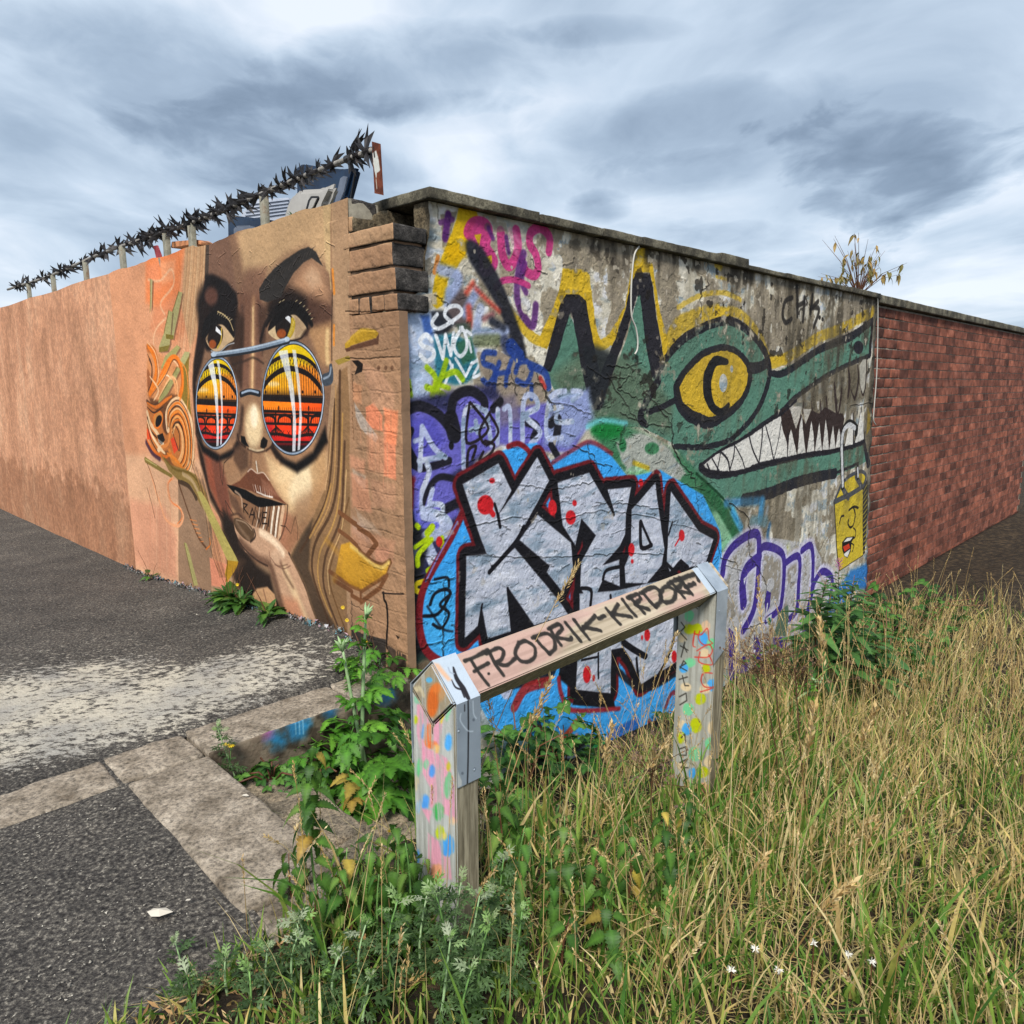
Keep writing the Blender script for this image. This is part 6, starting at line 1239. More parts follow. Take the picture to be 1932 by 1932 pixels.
# core: top and end of the wall behind the paint skin
vs, fs = [], []
for a in As:
    t = top_l(a)
    vs += [W(a, .004, t - .002), W(a, .2, t - .012 + .012 * mnoise.noise(Vector((a * 5, 2, 0)))), W(a, .2, -.6), W(a, .012, -.6)]
for i in range(len(As) - 1):
    o = i * 4
    fs += [(o, o + 1, o + 5, o + 4), (o + 1, o + 2, o + 6, o + 5), (o + 3, o, o + 4, o + 7)]
fs.append((0, 1, 2, 3))
link('wall_core', mesh('wall_core', vs, fs, M_MORTAR), mw)
stone('end_stone', mw, .365, .60, .012, .165, 2.245, 2.322, M_DSTONE, cuts=3, rough=.012, seed=61)
stone('end_stone', mw, .33, .58, -.002, .13, 2.165, 2.242, [M_BSTONE, M_MURAL], cuts=3, rough=.012, seed=62, uv=M.uv, fmf=lambda n: 1 if n.y < -.7 else 0)
stone('end_stone', mw, .30, .50, .135, .25, 2.165, 2.26, M_BSTONE, cuts=3, rough=.02, seed=63)
# crust of old paint flakes and rubble along the foot of the mural
cv, cf, cc = [], [], []
rng = random.Random(5)
for i in range(900):
    a = .45 + 3.7 * rng.random() ** .9; s = rng.uniform(.006, .022)
    p = Vector((a, -abs(rng.gauss(.004, .018)) - .002, 0)); p.z = path_z(a, p.y) + rng.uniform(-.002, .018)
    q = [p + Vector((rng.uniform(-s, s), rng.uniform(-s, s) * .6, rng.uniform(-s, s))) for k in range(4)]
    o = len(cv); cv += [W(*k) for k in q]; cf += [(o, o + 1, o + 2), (o, o + 2, o + 3), (o, o + 3, o + 1), (o + 1, o + 3, o + 2)]
    v = rng.random(); cc += [v] * 4
me = mesh('paint_crust', cv, cf, None or [leafm('paint_flakes', ['#161415', '#2a2624', '#9a9a96', '#1d1b1b', '#5f8a94', '#3a3430', '#b99aa4', '#1b1a1c', '#7b6a5c', '#a8aab0'], 0, .8, attr='var')], recalc=False)
me.attributes.new('var', 'FLOAT', 'POINT').data.foreach_set('value', cc)
o = link('paint_crust', me, mw); o['kind'] = 'stuff'

pier = thing('brick_pier', 'painted brick corner pier with loose dark bricks at its top', 'pier', W(.18, .1, 0))
PF = lambda n: 0 if n.y < -.6 else (1 if n.x < -.5 else 2)
for (a0, a1, b1, z0, z1, sd, off) in [(.002, .408, .19, 2.086, 2.158, 71, 0), (.016, .392, .205, 1.978, 2.078, 72, .012), (-.004, .386, .19, 1.868, 1.968, 73, 0)]:
    stone('brick', pier, a0, a1, -.006 + off * .3, b1, z0, z1, [M_MURAL, M_DSTONE, M_DSTONE], bev=.008, cuts=4, rough=.0045, seed=sd, uv=M.uv, fmf=PF, warp=.004)
for i, (x0, x1) in enumerate([(-.02, .085), (.092, .19), (.197, .29), (.297, .395)]):
    stone('brick', pier, x0, x1, -.008 + .003 * (i % 2), .18, 1.775 + .004 * (i % 2), 1.852, [M_MURAL, M_DSTONE, M_DSTONE], bev=.01, cuts=3, rough=.006, seed=80 + i, uv=M.uv, fmf=PF)
link('bed_mortar', block('bed_mortar', .022, .39, .008, .178, 1.84, 2.15, M_TANP, cuts=3, rough=.008, seed=88), pier)
GREEN, n, l, b = mat('green_spray', .8); b.inputs['Base Color'].default_value = L_('#22702e')
g0 = [(-.006, .118, 2.045), (-.006, .148, 2.048), (-.004, .150, 1.985), (-.004, .124, 1.982)]
# plaster skin of the pier, standing a little past the corner
As2, Zs2 = axis((-.036, .372, .034)), axis((-1.3, .1, .1), (.1, 1.772, .05))
vs, fs = [], []
for a in As2:
    for z in Zs2:
        e = .004 * mnoise.noise(Vector((a * 9, z * 9, 7))) + .003 * mnoise.noise(Vector((a * 30, z * 30, 2)))
        aa = a + (mnoise.noise(Vector((z * 8, 3, 1))) * .006 if a < -.03 else 0)
        vs.append(W(aa, -.012 + e, z))
k = len(Zs2)
for i in range(len(As2) - 1):
    for j in range(k - 1): fs.append((i * k + j, i * k + j + 1, (i + 1) * k + j + 1, (i + 1) * k + j))
nf = len(fs); base = len(vs)
for j, z in enumerate(Zs2): vs.append(vs[j] + RD * .05)
for j in range(k - 1): fs.append((j, j + 1, base + j + 1, base + j))
b2 = len(vs)
for i in range(len(As2)): vs.append(vs[i * k + k - 1] + RD * .12)
for i in range(len(As2) - 1): fs.append((i * k + k - 1, (i + 1) * k + k - 1, b2 + i + 1, b2 + i))
b3 = len(vs)
for j in range(k): vs.append(vs[(len(As2) - 1) * k + j] + RD * .03)
for j in range(k - 1): fs.append(((len(As2) - 1) * k + j, (len(As2) - 1) * k + j + 1, b3 + j + 1, b3 + j))
link('plaster_face', mesh('plaster_face', vs, fs, [M_MURAL, M_TANP], [0] * nf + [1] * (len(fs) - nf), uv=M.uv, smooth=False, recalc=False), pier)

gw = thing('graffiti_wall', 'long rendered wall covered in graffiti with a green crocodile and silver block letters', 'wall', W(.2, 3, 0))
def bleft(z):
    j = .008 * mnoise.noise(Vector((z * 22, 0, 4))) + .005 * mnoise.noise(Vector((z * 60, 0, 9)))
    if z < 1.79: return .002
    if z < 1.90: return .002 + (z - 1.79) / .11 * .185 + j
    return .190 + j + .015 * math.sin(z * 15)
def bright(z): return 5.97 + (2.3 - z) * .13 + .04 * mnoise.noise(Vector((z * 5, 1, 4))) + (.03 if int(z / .11) % 2 else 0)
Zs3 = axis((-1.5, 1.76, .06), (1.76, 1.94, .02), (1.94, 2.282, .03)); Sx = axis((0, .12, .01), (.12, 1, .0115))
vs, fs, fm = [], [], []
k = len(Zs3)
for s in Sx:
    for z in Zs3:
        bq = lerp(bleft(z), bright(z), s)
        d = .008 * mnoise.noise(Vector((bq * 2.2, z * 2.2, 0))) + .003 * mnoise.noise(Vector((bq * 11, z * 11, 0)))
        vs.append(W(-d, bq, z))
for i in range(len(Sx) - 1):
    for j in range(k - 1): fs.append((i * k + j, i * k + j + 1, (i + 1) * k + j + 1, (i + 1) * k + j)); fm.append(0)
for i, sgn in ((0, 1), (len(Sx) - 1, -1)):
    b4 = len(vs)
    for j in range(k): vs.append(vs[i * k + j] + LD * .11)
    for j in range(k - 1): fs.append((i * k + j, i * k + j + 1, b4 + j + 1, b4 + j)); fm.append(1)
b5 = len(vs)
for i in range(len(Sx)): vs.append(vs[i * k + k - 1] + LD * .11)
for i in range(len(Sx) - 1): fs.append((i * k + k - 1, (i + 1) * k + k - 1, b5 + i + 1, b5 + i)); fm.append(1)
link('rendered_face', mesh('rendered_face', vs, fs, [M_GRAF, M_BSTONE], fm, uv=G.uv, smooth=True, recalc=False), gw)
link('wall_core', block('wall_core', .112, .40, .45, 5.9, -1.5, 2.28, M_MORTAR, cuts=0, rough=0), gw)
link('wall_core', block('wall_core', .05, .40, .21, 5.9, -1.5, 1.86, M_MORTAR, cuts=0, rough=0), gw)
stone('end_stone', gw, .022, .112, .20, .46, 1.99, 2.28, M_BSTONE, cuts=4, rough=.012, seed=91)
stone('end_stone', gw, .275, .395, .165, .45, 2.09, 2.28, M_BSTONE, cuts=4, rough=.014, seed=92)
stone('end_stone', gw, .40, .47, .14, .26, 2.09, 2.28, M_BSTONE, cuts=3, rough=.02, seed=93)
# coping: one slab after another, a step down where the wall drops
cop = [(.172, .915, 2.286, 2.338), (.93, 1.46, 2.286, 2.332), (1.466, 1.86, 2.286, 2.336), (1.866, 2.34, 2.286, 2.340), (2.347, 2.80, 2.286, 2.342), (2.806, 3.21, 2.286, 2.358)]
for i, (b0, b1, z0, z1) in enumerate(cop): stone('coping_stone', gw, -.045, .45, b0, b1, z0, z1, M_CONC, bev=.007, cuts=4, rough=.0028, freq=14, seed=100 + i)
for i, (b0, b1) in enumerate([(3.214, 3.86), (3.866, 4.5), (4.506, 5.2), (5.206, 5.98)]): stone('coping_stone', gw, -.04, .45, b0, b1, 2.284, 2.318 + .005 * i, M_CONC, bev=.007, cuts=4, rough=.0028, freq=14, seed=110 + i)
# red brick continuing past the render
bw = thing('brick_wall', 'red brick wall end beyond the padlock painting', 'wall', W(.2, 8, 0))
proto = None; cnt = 0
for row in range(32):
    z = -1.1 + row * .104
    for i in range(3):
        b0 = 5.86 + .30 * i + (.15 if row % 2 else 0)
        me_ = block('brick', 0, .1, 0, .286, 0, .092, M_BRICK, bev=.008, cuts=1, rough=.004, seed=130) if proto is None else proto
        if proto is None:
            for v in me_.vertices: v.co -= CORNER
        proto = me_
        o = bpy.data.objects.new('brick', me_); COL.objects.link(o); o.parent = bw
        o.location = W(.024 + random.uniform(-.003, .003), b0 + .04, z) - Vector(bw.location); cnt += 1
rest = []
for row in range(32):
    for i in range(24):
        b0 = 6.80 + .30 * i + (.15 if row % 2 else 0); z = -1.1 + row * .104
        c8 = [W(a, b, c) for a in (.025, .12) for b in (b0, b0 + .288) for c in (z, z + .093)]
        rest.append((c8, [(0, 1, 3, 2), (0, 4, 5, 1), (2, 3, 7, 6), (0, 2, 6, 4), (1, 5, 7, 3)]))
o = link('brickwork', mesh('brickwork', *join(*rest), M_BRICK), bw); o['kind'] = 'stuff'
link('mortar_bed', block('mortar_bed', .034, .3, 5.88, 14.1, -1.3, 2.24, M_MORTAR, cuts=0, rough=0), bw)
stone('coping_stone', bw, -.03, .36, 6.8, 14.1, 2.245, 2.33, M_CONC, cuts=5, seed=140)
stone('coping_stone', bw, -.03, .36, 5.99, 6.79, 2.245, 2.33, M_CONC, cuts=3, seed=141)
fr = link('flat_roof', mesh('flat_roof', A([(.42, .2, 2.19), (12, .2, 2.19), (12, 14, 2.19), (.42, 14, 2.19)]), [(0, 1, 2, 3)], M_CONC)); tag(fr, kind='structure')
# cables hanging on the graffiti wall
def onplane(crop, pts, p0, n, lift=0): return [hit(*px(crop, x, y), p0, n) - n * lift for x, y in pts]
for i, (pts, lab) in enumerate([([(300, 40), (272, 90), (258, 200), (252, 330), (255, 460), (280, 530), (292, 600), (290, 660), (275, 690)], 'pale cable hanging down past the crocodile spike nearest the eye'),
                                ([(1700, 330), (1738, 340), (1745, 420), (1742, 700), (1735, 860), (1722, 1020), (1720, 1090), (1735, 1115)], 'pale cable hanging near the far right end of the graffiti wall')]):
    P_ = [Vector(q) for q in spl([tuple(v - LD * .02) for v in onplane('c6', pts, W(-.006, 0, 0), LD)], n=4)]
    tag(link('hanging_cable', mesh('hanging_cable', *tube(P_, .006, 5), M_CABLE, smooth=True)), lab, 'cable')
# ================================================================== THE TIMBER BARRIER
bar = thing('timber_barrier', 'low timber barrier with a lettered diamond rail on two painted posts', 'barrier', W(-1.4, -.2, -.15))
def multi(name, vs, fs, pick, mats, uvs, bev=.004):
    """pick(normal, centre) -> material index; uvs[i] is the uv function of that material"""
    bm = bmesh.new(); V = [bm.verts.new(v) for v in vs]
    for f in fs: bm.faces.new([V[i] for i in f])
    bmesh.ops.recalc_face_normals(bm, faces=bm.faces)
    if bev: bmesh.ops.bevel(bm, geom=bm.edges[:], offset=bev, segments=2, affect='EDGES')
    l = bm.loops.layers.uv.new('uv'); bm.normal_update()
    for f in bm.faces:
        f.material_index = pick(f.normal, f.calc_center_median())
        u = uvs[f.material_index]
        if u:
            for lp in f.loops: lp[l].uv = u(lp.vert.co)
    me = bpy.data.meshes.new(name); bm.to_mesh(me); bm.free()
    for m_ in mats: me.materials.append(m_)
    return me
NR = UR.cross(VR); NR = NR if NR.dot(-LD + ZD) > 0 else -NR
def railpt(da, z, t): return W(lerp(RA0, RA1, t) + da, lerp(RB0, RB1, t), RZ0 + z)
sec = [(0, 0), (-HD, -HD), (0, -2 * HD), (HD, -HD)]
ts = [0, .08, .25, .5, .75, .93, 1.0]
vs = [railpt(da, z + .0015 * math.sin(9 * t + da * 40), t) for t in ts for da, z in sec]
fs = [(0, 1, 2, 3), tuple(len(vs) - 4 + i for i in (3, 2, 1, 0))]
for i in range(len(ts) - 1):
    for j in range(4): fs.append((i * 4 + j, i * 4 + (j + 1) % 4, i * 4 + 4 + (j + 1) % 4, i * 4 + 4 + j))
link('rail', multi('rail', vs, fs, lambda n, c: 0 if n.dot(NR) > .8 else (1 if n.dot(-RD) > .8 and (c - W(-1.417, -.96, .65)).length < .3 else 2), [M_RAIL, M_POST, M_WOOD], [RAIL.uv, POST.uv, None]), bar)
def post(name, am, bf, half, depth, zb, zt, cv, mt, label):
    sec_ = [(am + half, zb), (am + half, zt), (am, zt - .083), (am - half, zt + .004), (am - half, zb)]
    vs, fs = prism(sec_, bf, bf + depth, lambda u, v, d: W(u, d, v))
    o = link(name, multi(name, vs, fs, lambda n, c: 0 if n.dot(-RD) > .8 else 1, [mt, M_POSTW], [cv.uv, None]), bar); o['label'] = label
post('post', -1.420, -.9617, .088, .081, -.5, .646, POST, M_POST, 'near post smeared pink with dabs of green, blue and orange')
post('post', -1.366, .43, .087, .082, -.75, .646, POST2, M_POST2, 'far post with neat green, yellow, blue and cream spots')
def strap(am, b0, b1, zl0, zl1, mats, uvs):
    h, g = HD + .0085, .0045
    def outl(e): return [(am - h - e, None), (am - h - e, RZ0 - HD + .002), (am, RZ0 + g + e * 1.3), (am + h + e, RZ0 - HD + .002), (am + h + e, .42)]
    o_, i_ = outl(.0025), outl(0.0)
    vs = []
    for b, zl in ((b0, zl0), (b1, zl1)):
        for pts in (o_, i_): vs += [W(a, b, zl if z is None else z) for a, z in pts]
    fs = []
    for i in range(4): fs += [(i, i + 1, 11 + i, 10 + i), (5 + i, 15 + i, 16 + i, 6 + i), (i, 5 + i, 6 + i, i + 1), (10 + i, 11 + i, 16 + i, 15 + i)]
    fs += [(0, 10, 15, 5), (4, 9, 19, 14)]
    return link('strap', multi('strap', vs, fs, lambda n, c: 0 if n.dot(NR) > .8 else (1 if n.dot(-LD) > .8 else 2), mats, uvs, bev=0), bar)
za = hit(*px('d6', 445, 1205), W(-1.513, 0, 0), LD).z; zb_ = hit(*px('d6', 620, 1120), W(-1.513, 0, 0), LD).z
s1 = strap(-1.417, -.958, -.878, za, zb_, [M_RAIL, M_STRAP_F, M_ZINC], [RAIL.uv, STR.uv, None]); s1['label'] = 'near strap with a black brush mark running down it'
s2 = strap(-1.365, .415, .495, .36, .40, [M_ZINC, M_ZINC, M_ZINC], [None, None, None])
def nail(p, n, par, r=.004):
    x = n.orthogonal().normalized(); y = n.cross(x)
    vs = [p + (x * math.cos(k * math.pi / 4) + y * math.sin(k * math.pi / 4)) * r for k in range(8)] + [p + n * r * .6]
    link('nail', mesh('nail', vs, [(k, (k + 1) % 8, 8) for k in range(8)], M_ZINC), par)
for q in [(472, 735), (598, 1045)]: nail(hit(*px('d6', *q), W(-1.5135, 0, 0), LD), -LD, s1)
for q in [(425, 625), (470, 870)]: nail(hit(*px('d5', *q), W(-1.461, 0, 0), LD), -LD, s2)

# ================================================================== SPIKED SECURITY RAIL ON TOP OF THE MURAL WALL
sr = thing('spiked_rail', 'security rail of dark revolving spikes along the top of the mural wall', 'spiked rail', W(2, .12, 2.33))
def pz(a): return 2.545 + .012 * math.sin(a * 1.7 + .5)
link('tube', mesh('tube', *tube([W(a, .12, pz(a)) for a in axis((.33, 8, .3))], .013, 8), M_TUBE, smooth=True), sr)
def pole(a, w, zt, z0=2.30):
    return link('pole', block('pole', a - w, a + w, .10, .135, z0, zt, M_POLE, bev=.003, cuts=1, rough=.001, seed=int(a * 10)), sr)
for a in (1.43, 2.49, 2.95, 3.9, 4.9, 6, 7): pole(a, .026 if a < 2 else .03, pz(a) - .004)
pl = [hit(*px('c1', *q), W(0, .10, 0), RD) for q in [(1500, 88), (1552, 103), (1572, 442), (1518, 430)]]
vs = pl + [p + RD * .006 for p in pl]
link('end_plate', mesh('end_plate', vs, [(0, 1, 2, 3), (7, 6, 5, 4), (0, 4, 5, 1), (1, 5, 6, 2), (2, 6, 7, 3), (3, 7, 4, 0)], M_RUST, uv=PLATE.uv), sr)
def spike_mesh(seed):
    rng = random.Random(seed); parts = [tube([Vector((0, -.022, 0)), Vector((0, .022, 0))], .0165, 8)]
    n = 5
    for k in range(n):
        an = 2 * math.pi * k / n + rng.uniform(-.35, .35); L = rng.uniform(.042, .075) * (1.45 if k % 3 == 0 else 1); y0 = rng.uniform(-.018, .018)
        d = Vector((math.cos(an), rng.uniform(-.5, .5), math.sin(an))).normalized(); t = Vector((-math.sin(an), rng.uniform(-.3, .3), math.cos(an))); w = .0105; th = d.cross(t).normalized() * .0016
        c = Vector((0, y0, 0))
        out = [c - t * w * .6, c + d * L * .45 - t * w * 1.3, c + d * L - t * w * 2.3, c + d * L * .72 - t * w * .1, c + d * L * 1.12 + t * w * 1.1, c + d * L * .5 + t * w * 1.2, c + t * w * .6]
        bend = d.cross(t).normalized()
        out = [p + bend * ((p - c).length ** 2) * 3.2 for p in out]
        m_ = len(out)
        parts.append(([p + th for p in out] + [p - th for p in out], [(0, 1, 3, 6), (1, 2, 3), (3, 4, 5), (3, 5, 6), (m_ + 6, m_ + 3, m_ + 1, m_), (m_ + 3, m_ + 2, m_ + 1), (m_ + 5, m_ + 4, m_ + 3), (m_ + 6, m_ + 5, m_ + 3)] + [(i, (i + 1) % m_, m_ + (i + 1) % m_, m_ + i) for i in range(m_)]))
    return mesh('spike_collar', *join(*parts), M_SPIKE, recalc=True)
SP = [spike_mesh(i) for i in range(7)]
ax_rot = Matrix((LD, RD, ZD)).transposed()
a = .36; k = 0
while a < 7.5:
    o = bpy.data.objects.new('spike_collar', SP[k % 7]); COL.objects.link(o); o.parent = sr
    rot = Matrix.Rotation(random.uniform(0, 6.28), 3, LD) @ Matrix((RD, LD, ZD)).transposed()
    s = random.uniform(.85, 1.25)
    o.matrix_local = Matrix.Translation(W(a, .12, pz(a)) - Vector(sr.location)) @ (rot * s).to_4x4()
    a += random.choice([.075, .09, .105, .15]) * (1 if a < 3.6 else 2.2); k += 1

# ================================================================== JUNK ON THE ROOF BEHIND
def flatpart(name, crop, pts, b0, th, m_, par, bev=.012, down=None):
    q = [hit(*px(crop, *p), W(0, b0, 0), RD) for p in pts]
    q2 = [toab(p) for p in q]
    vs, fs = prism([(a_, z_) for a_, _, z_ in q2], b0, b0 + th, lambda u, v, d: W(u, d, v))
    return link(name, multi(name, vs, fs, lambda n, c: 0, [m_], [None], bev=bev), par)
j1 = thing('plastic_shell', 'pale grey moulded plastic shell with a recessed handle behind the mural wall', 'scrap plastic', W(.9, .5, 2.2))
flatpart('shell', 'c1', [(900, 700), (918, 560), (935, 500), (960, 440), (985, 415), (1010, 402), (1150, 395), (1190, 375), (1245, 355), (1225, 430), (1185, 510), (1150, 640), (1100, 700)], .45, .07, M_PLAST, j1, .03)
flatpart('handle', 'c1', [(1062, 540), (1080, 475), (1098, 448), (1145, 448), (1150, 462), (1118, 530), (1100, 545)], .443, .012, M_BLACK, j1, .002)
flatpart('handle_plate', 'c1', [(1078, 535), (1092, 482), (1104, 462), (1138, 462), (1112, 522), (1098, 536)], .438, .010, M_PLAST, j1, .002)
j2 = thing('dark_blue_container', 'dark blue plastic container with a slate side panel tilted behind the grey shell', 'container', W(.8, .9, 2.2))
flatpart('body', 'c1', [(985, 700), (1000, 420), (996, 262), (1010, 238), (1050, 236), (1130, 250), (1290, 268), (1384, 258), (1330, 460), (1260, 700)], .75, .07, M_NAVY, j2, .02)
flatpart('side_panel', 'c1', [(1228, 640), (1256, 480), (1290, 330), (1310, 315), (1340, 322), (1318, 420), (1285, 500), (1262, 640)], .742, .012, M_SLATE, j2, .004)
flatpart('edge_strip', 'c1', [(1352, 470), (1386, 275), (1392, 290), (1362, 470)], .743, .01, M_BLACK, j2, .002)
j3 = thing('dark_tub', 'navy plastic tub lying low behind the second pole of the spiked rail', 'tub', W(1.7, .5, 2.2))
flatpart('tub_body', 'c1', [(548, 760), (546, 605), (556, 582), (590, 576), (700, 588), (800, 600), (800, 760)], .42, .10, M_NAVY, j3, .02)
flatpart('tub_front', 'c1', [(590, 760), (588, 660), (610, 642), (690, 640), (730, 650), (730, 760)], .412, .012, M_SLATE, j3, .006)
j4 = thing('ribbed_sheet', 'pale ribbed plastic sheet between the navy tub and the grey shell', 'sheet', W(1.3, .7, 2.2))
flatpart('sheet', 'c1', [(640, 560), (700, 500), (760, 470), (950, 458), (960, 700), (640, 700)], .70, .02, M_WHITEP, j4, .004)
for i in range(5): flatpart('rib', 'c1', [(660 + i * 4, 600 - i * 24), (950, 560 - i * 22), (950, 564 - i * 22), (660 + i * 4, 606 - i * 24)], .693, .01, M_SLATE, j4, .001)
j5 = thing('orange_plank', 'orange painted plank lying along the mural wall top', 'plank', W(2.7, .2, 2.3))
flatpart('plank', 'c1', [(176, 790), (182, 748), (300, 738), (345, 735), (375, 752), (375, 768), (290, 772)], .15, .09, M_ORANGE, j5, .003)
j6 = thing('red_scrap', 'red strip of scrap leaning by the left end of the spiked rail', 'scrap', W(3.2, .15, 2.3))
flatpart('strip', 'c1', [(60, 776), (84, 772), (108, 835), (110, 860), (80, 860)], .13, .012, M_REDC, j6, .002)
# litter on the path
for i, (x, y, s, lab) in enumerate([(300, 1722, .034, 'pale flake of plaster lying on the dark path near the kerb'), (355, 1700, .012, 'small pale chip on the dark path beside the big flake'), (462, 1502, .012, 'white pebble lying on the long kerb stone'), (482, 1254, .014, 'white scrap on the asphalt below the nearer weed clump'), (372, 1160, .012, 'white scrap on the asphalt left of the largest weed clump'), (765, 1500, .03, 'crumpled white scrap on the lower step by the near post')]):
    r = ray(x, y); zt = 0.004 if i != 5 else -.42
    if i in (3, 4): zt = -.02
    p = EYE + r * ((zt - CAM_H) / r.z)
    rg = random.Random(i)
    vs = [p + Vector((math.cos(k * 1.05) * s * rg.uniform(.5, 1.3), math.sin(k * 1.05) * s * rg.uniform(.3, .8), rg.uniform(.001, .006))) for k in range(6)] + [p + Vector((0, 0, s * .35))]
    tag(link('litter', mesh('litter', vs, [(k, (k + 1) % 6, 6) for k in range(6)], M_LITTER)), lab, 'litter')
# loose grit on the path
gv, gf = [], []
rng = random.Random(9)
for i in range(2600):
    a, b_ = (rng.uniform(-1.0, .1), rng.uniform(-2.2, -1.36)) if i < 1100 else (rng.uniform(.25, 3.5), -rng.random() ** 1.3 * 2.6)
    if a > .2 and b_ > -.02: continue
    s = rng.uniform(.0015, .0045); z = path_z(a, b_) + .002; p = Vector((a, b_, z))
    q = [p + Vector((rng.uniform(-s, s) * 1.6, rng.uniform(-s, s) * 1.6, rng.uniform(0, s))) for k in range(4)]
    o = len(gv); gv += [W(*k) for k in q]; gf += [(o, o + 1, o + 2), (o, o + 2, o + 3), (o, o + 3, o + 1), (o + 1, o + 3, o + 2)]
tag(link('grit', mesh('grit', gv, gf, speckled('grit_stone', [(.35, L_('#4a4641')), (.5, L_('#8a847a')), (.7, L_('#c9c3b6'))], 40), recalc=False)), 'loose pale grit scattered over the asphalt path', 'grit', kind='stuff')
# ================================================================== PLANTS
def setvar(me, vals):
    me.attributes.new('var', 'FLOAT', 'POINT').data.foreach_set('value', vals); return me
def leafgeo(L, prof, serr=0.0, droop=.35, fold=.25, n=10, twist=0):
    """one blade of a leaf along +x: prof half-width against t, toothed edge, drooping and folded along the midrib"""
    vs, fs = [], []
    for i in range(n + 1):
        t = i / n; w = float(np.interp(t, [p[0] for p in prof], [p[1] for p in prof])) * L
        if 0 < i < n: w *= 1 + (serr if i % 2 else -serr)
        x = L * t; z = -droop * L * t * t + .12 * L * t
        vs += [Vector((x, 0, z)), Vector((x - (serr * .05 * L if i % 2 else 0), w, z + fold * w)), Vector((x, -w, z + fold * w))]
    for i in range(n):
        a = i * 3
        fs += [(a, a + 3, a + 4, a + 1), (a, a + 2, a + 5, a + 3)]
    return vs, fs
def xf(geo, loc=(0, 0, 0), rz=0, ry=0, rx=0, s=1):
    Mx = Matrix.Translation(loc) @ Matrix.Rotation(rz, 4, 'Z') @ Matrix.Rotation(ry, 4, 'Y') @ Matrix.Rotation(rx, 4, 'X') @ Matrix.Scale(s, 4)
    return [Mx @ v for v in geo[0]], geo[1]
NETP = [(0, .03), (.06, .20), (.18, .30), (.34, .31), (.55, .24), (.78, .13), (1, 0)]
LANP = [(0, .02), (.2, .11), (.45, .14), (.8, .07), (1, 0)]
OVAP = [(0, .04), (.15, .3), (.4, .4), (.7, .28), (1, 0)]
pet = tube([Vector((-.22, 0, .02)), Vector((0, 0, 0))], .012, 4)
def lmesh(name, geo, m_, blocks=()):
    me = mesh(name, *geo, m_, smooth=True, recalc=False)
    if blocks:   # light midrib, alternating side veins
        v = []
        for kind, n in blocks:
            v += [.5] * n if kind == 't' else [x for i in range(n + 1) for x in (.95, .12 if i % 2 else .55, .12 if i % 2 else .55)]
        me.attributes.new('vein', 'FLOAT', 'POINT').data.foreach_set('value', v)
    return me
NET_L = [lmesh('leaf', join(leafgeo(1, NETP, .2, .5 + .3 * i, .34 - .1 * i, 16), pet), L_NET, (('l', 16), ('t', 8))) for i in range(3)]
NET_Y = lmesh('leaf', join(leafgeo(1, NETP, .14, .7, .2, 14), pet), L_YEL, (('l', 14), ('t', 8)))
WIL_L = [lmesh('leaf', leafgeo(1, LANP, .0, .3 + .15 * i, .35, 6), L_WIL) for i in range(2)]
def lobed(seed, m_):
    rng = random.Random(seed); g = [tube([Vector((0, 0, 0)), Vector((.35, 0, .03)), Vector((.8, 0, -.02))], [.014, .011, .006], 4)]
    for (x, s, an) in [(.34, .42, 62), (.34, .42, -62), (.58, .38, 48), (.58, .38, -48), (.72, .46, 0)]:
        prof = [(0, .06), (.12, .22), (.22, .16), (.34, .36), (.46, .24), (.6, .30), (.72, .17), (.84, .17), (1, 0)]
        g.append(xf(leafgeo(s * rng.uniform(.9, 1.15), prof, .22, rng.uniform(.3, .7), .22, 14), (x, 0, .02), R(an + rng.uniform(-8, 8)), R(rng.uniform(-6, 10)), R(rng.uniform(-16, 16))))
    return lmesh('leaf', join(*g), m_, [('t', 12)] + [('l', 14)] * 5)
HOG_L = [lobed(i, L_HOG) for i in range(3)]; HOG_Y = lobed(8, L_YEL)
def trif(seed):
    rng = random.Random(seed)
    return lmesh('leaf', join(*[xf(leafgeo(.55, OVAP, .12, .3, .25, 12), (.35, 0, 0), R(an), 0, R(rng.uniform(-10, 10))) for an in (0, 78, -78)], tube([Vector((0, 0, 0)), Vector((.36, 0, 0))], .012, 4)), L_BRA, [('l', 12)] * 3 + [('t', 8)])
BRA_L = [trif(i) for i in range(3)]
def addleaf(par, me, p, az, pitch, s, roll=0):
    o = bpy.data.objects.new('leaf', me); COL.objects.link(o); o.parent = par
    o.location = p; o.rotation_euler = (roll, pitch, az); o.scale = (s, s, s)
    return o
def spot(xb, yb, xt=None, yt=None, lift=0):
    a, b, z = groundpt(xb, yb); base = W(a, b, z)
    if xt is None: return base, None
    n = Vector((base.x, base.y, 0)).normalized()
    return base, hit(xt, yt, base, n)
def bent(base, top, bow=.1, n=6, rng=random):
    side_ = Vector((rng.uniform(-1, 1), rng.uniform(-1, 1), 0)) * bow * (top - base).length
    return [base.lerp(top, i / n) + side_ * math.sin(math.pi * i / n) for i in range(n + 1)]
def ray_z(x, y, z):
    r = ray(x, y); return EYE + r * ((z - CAM_H) / r.z)

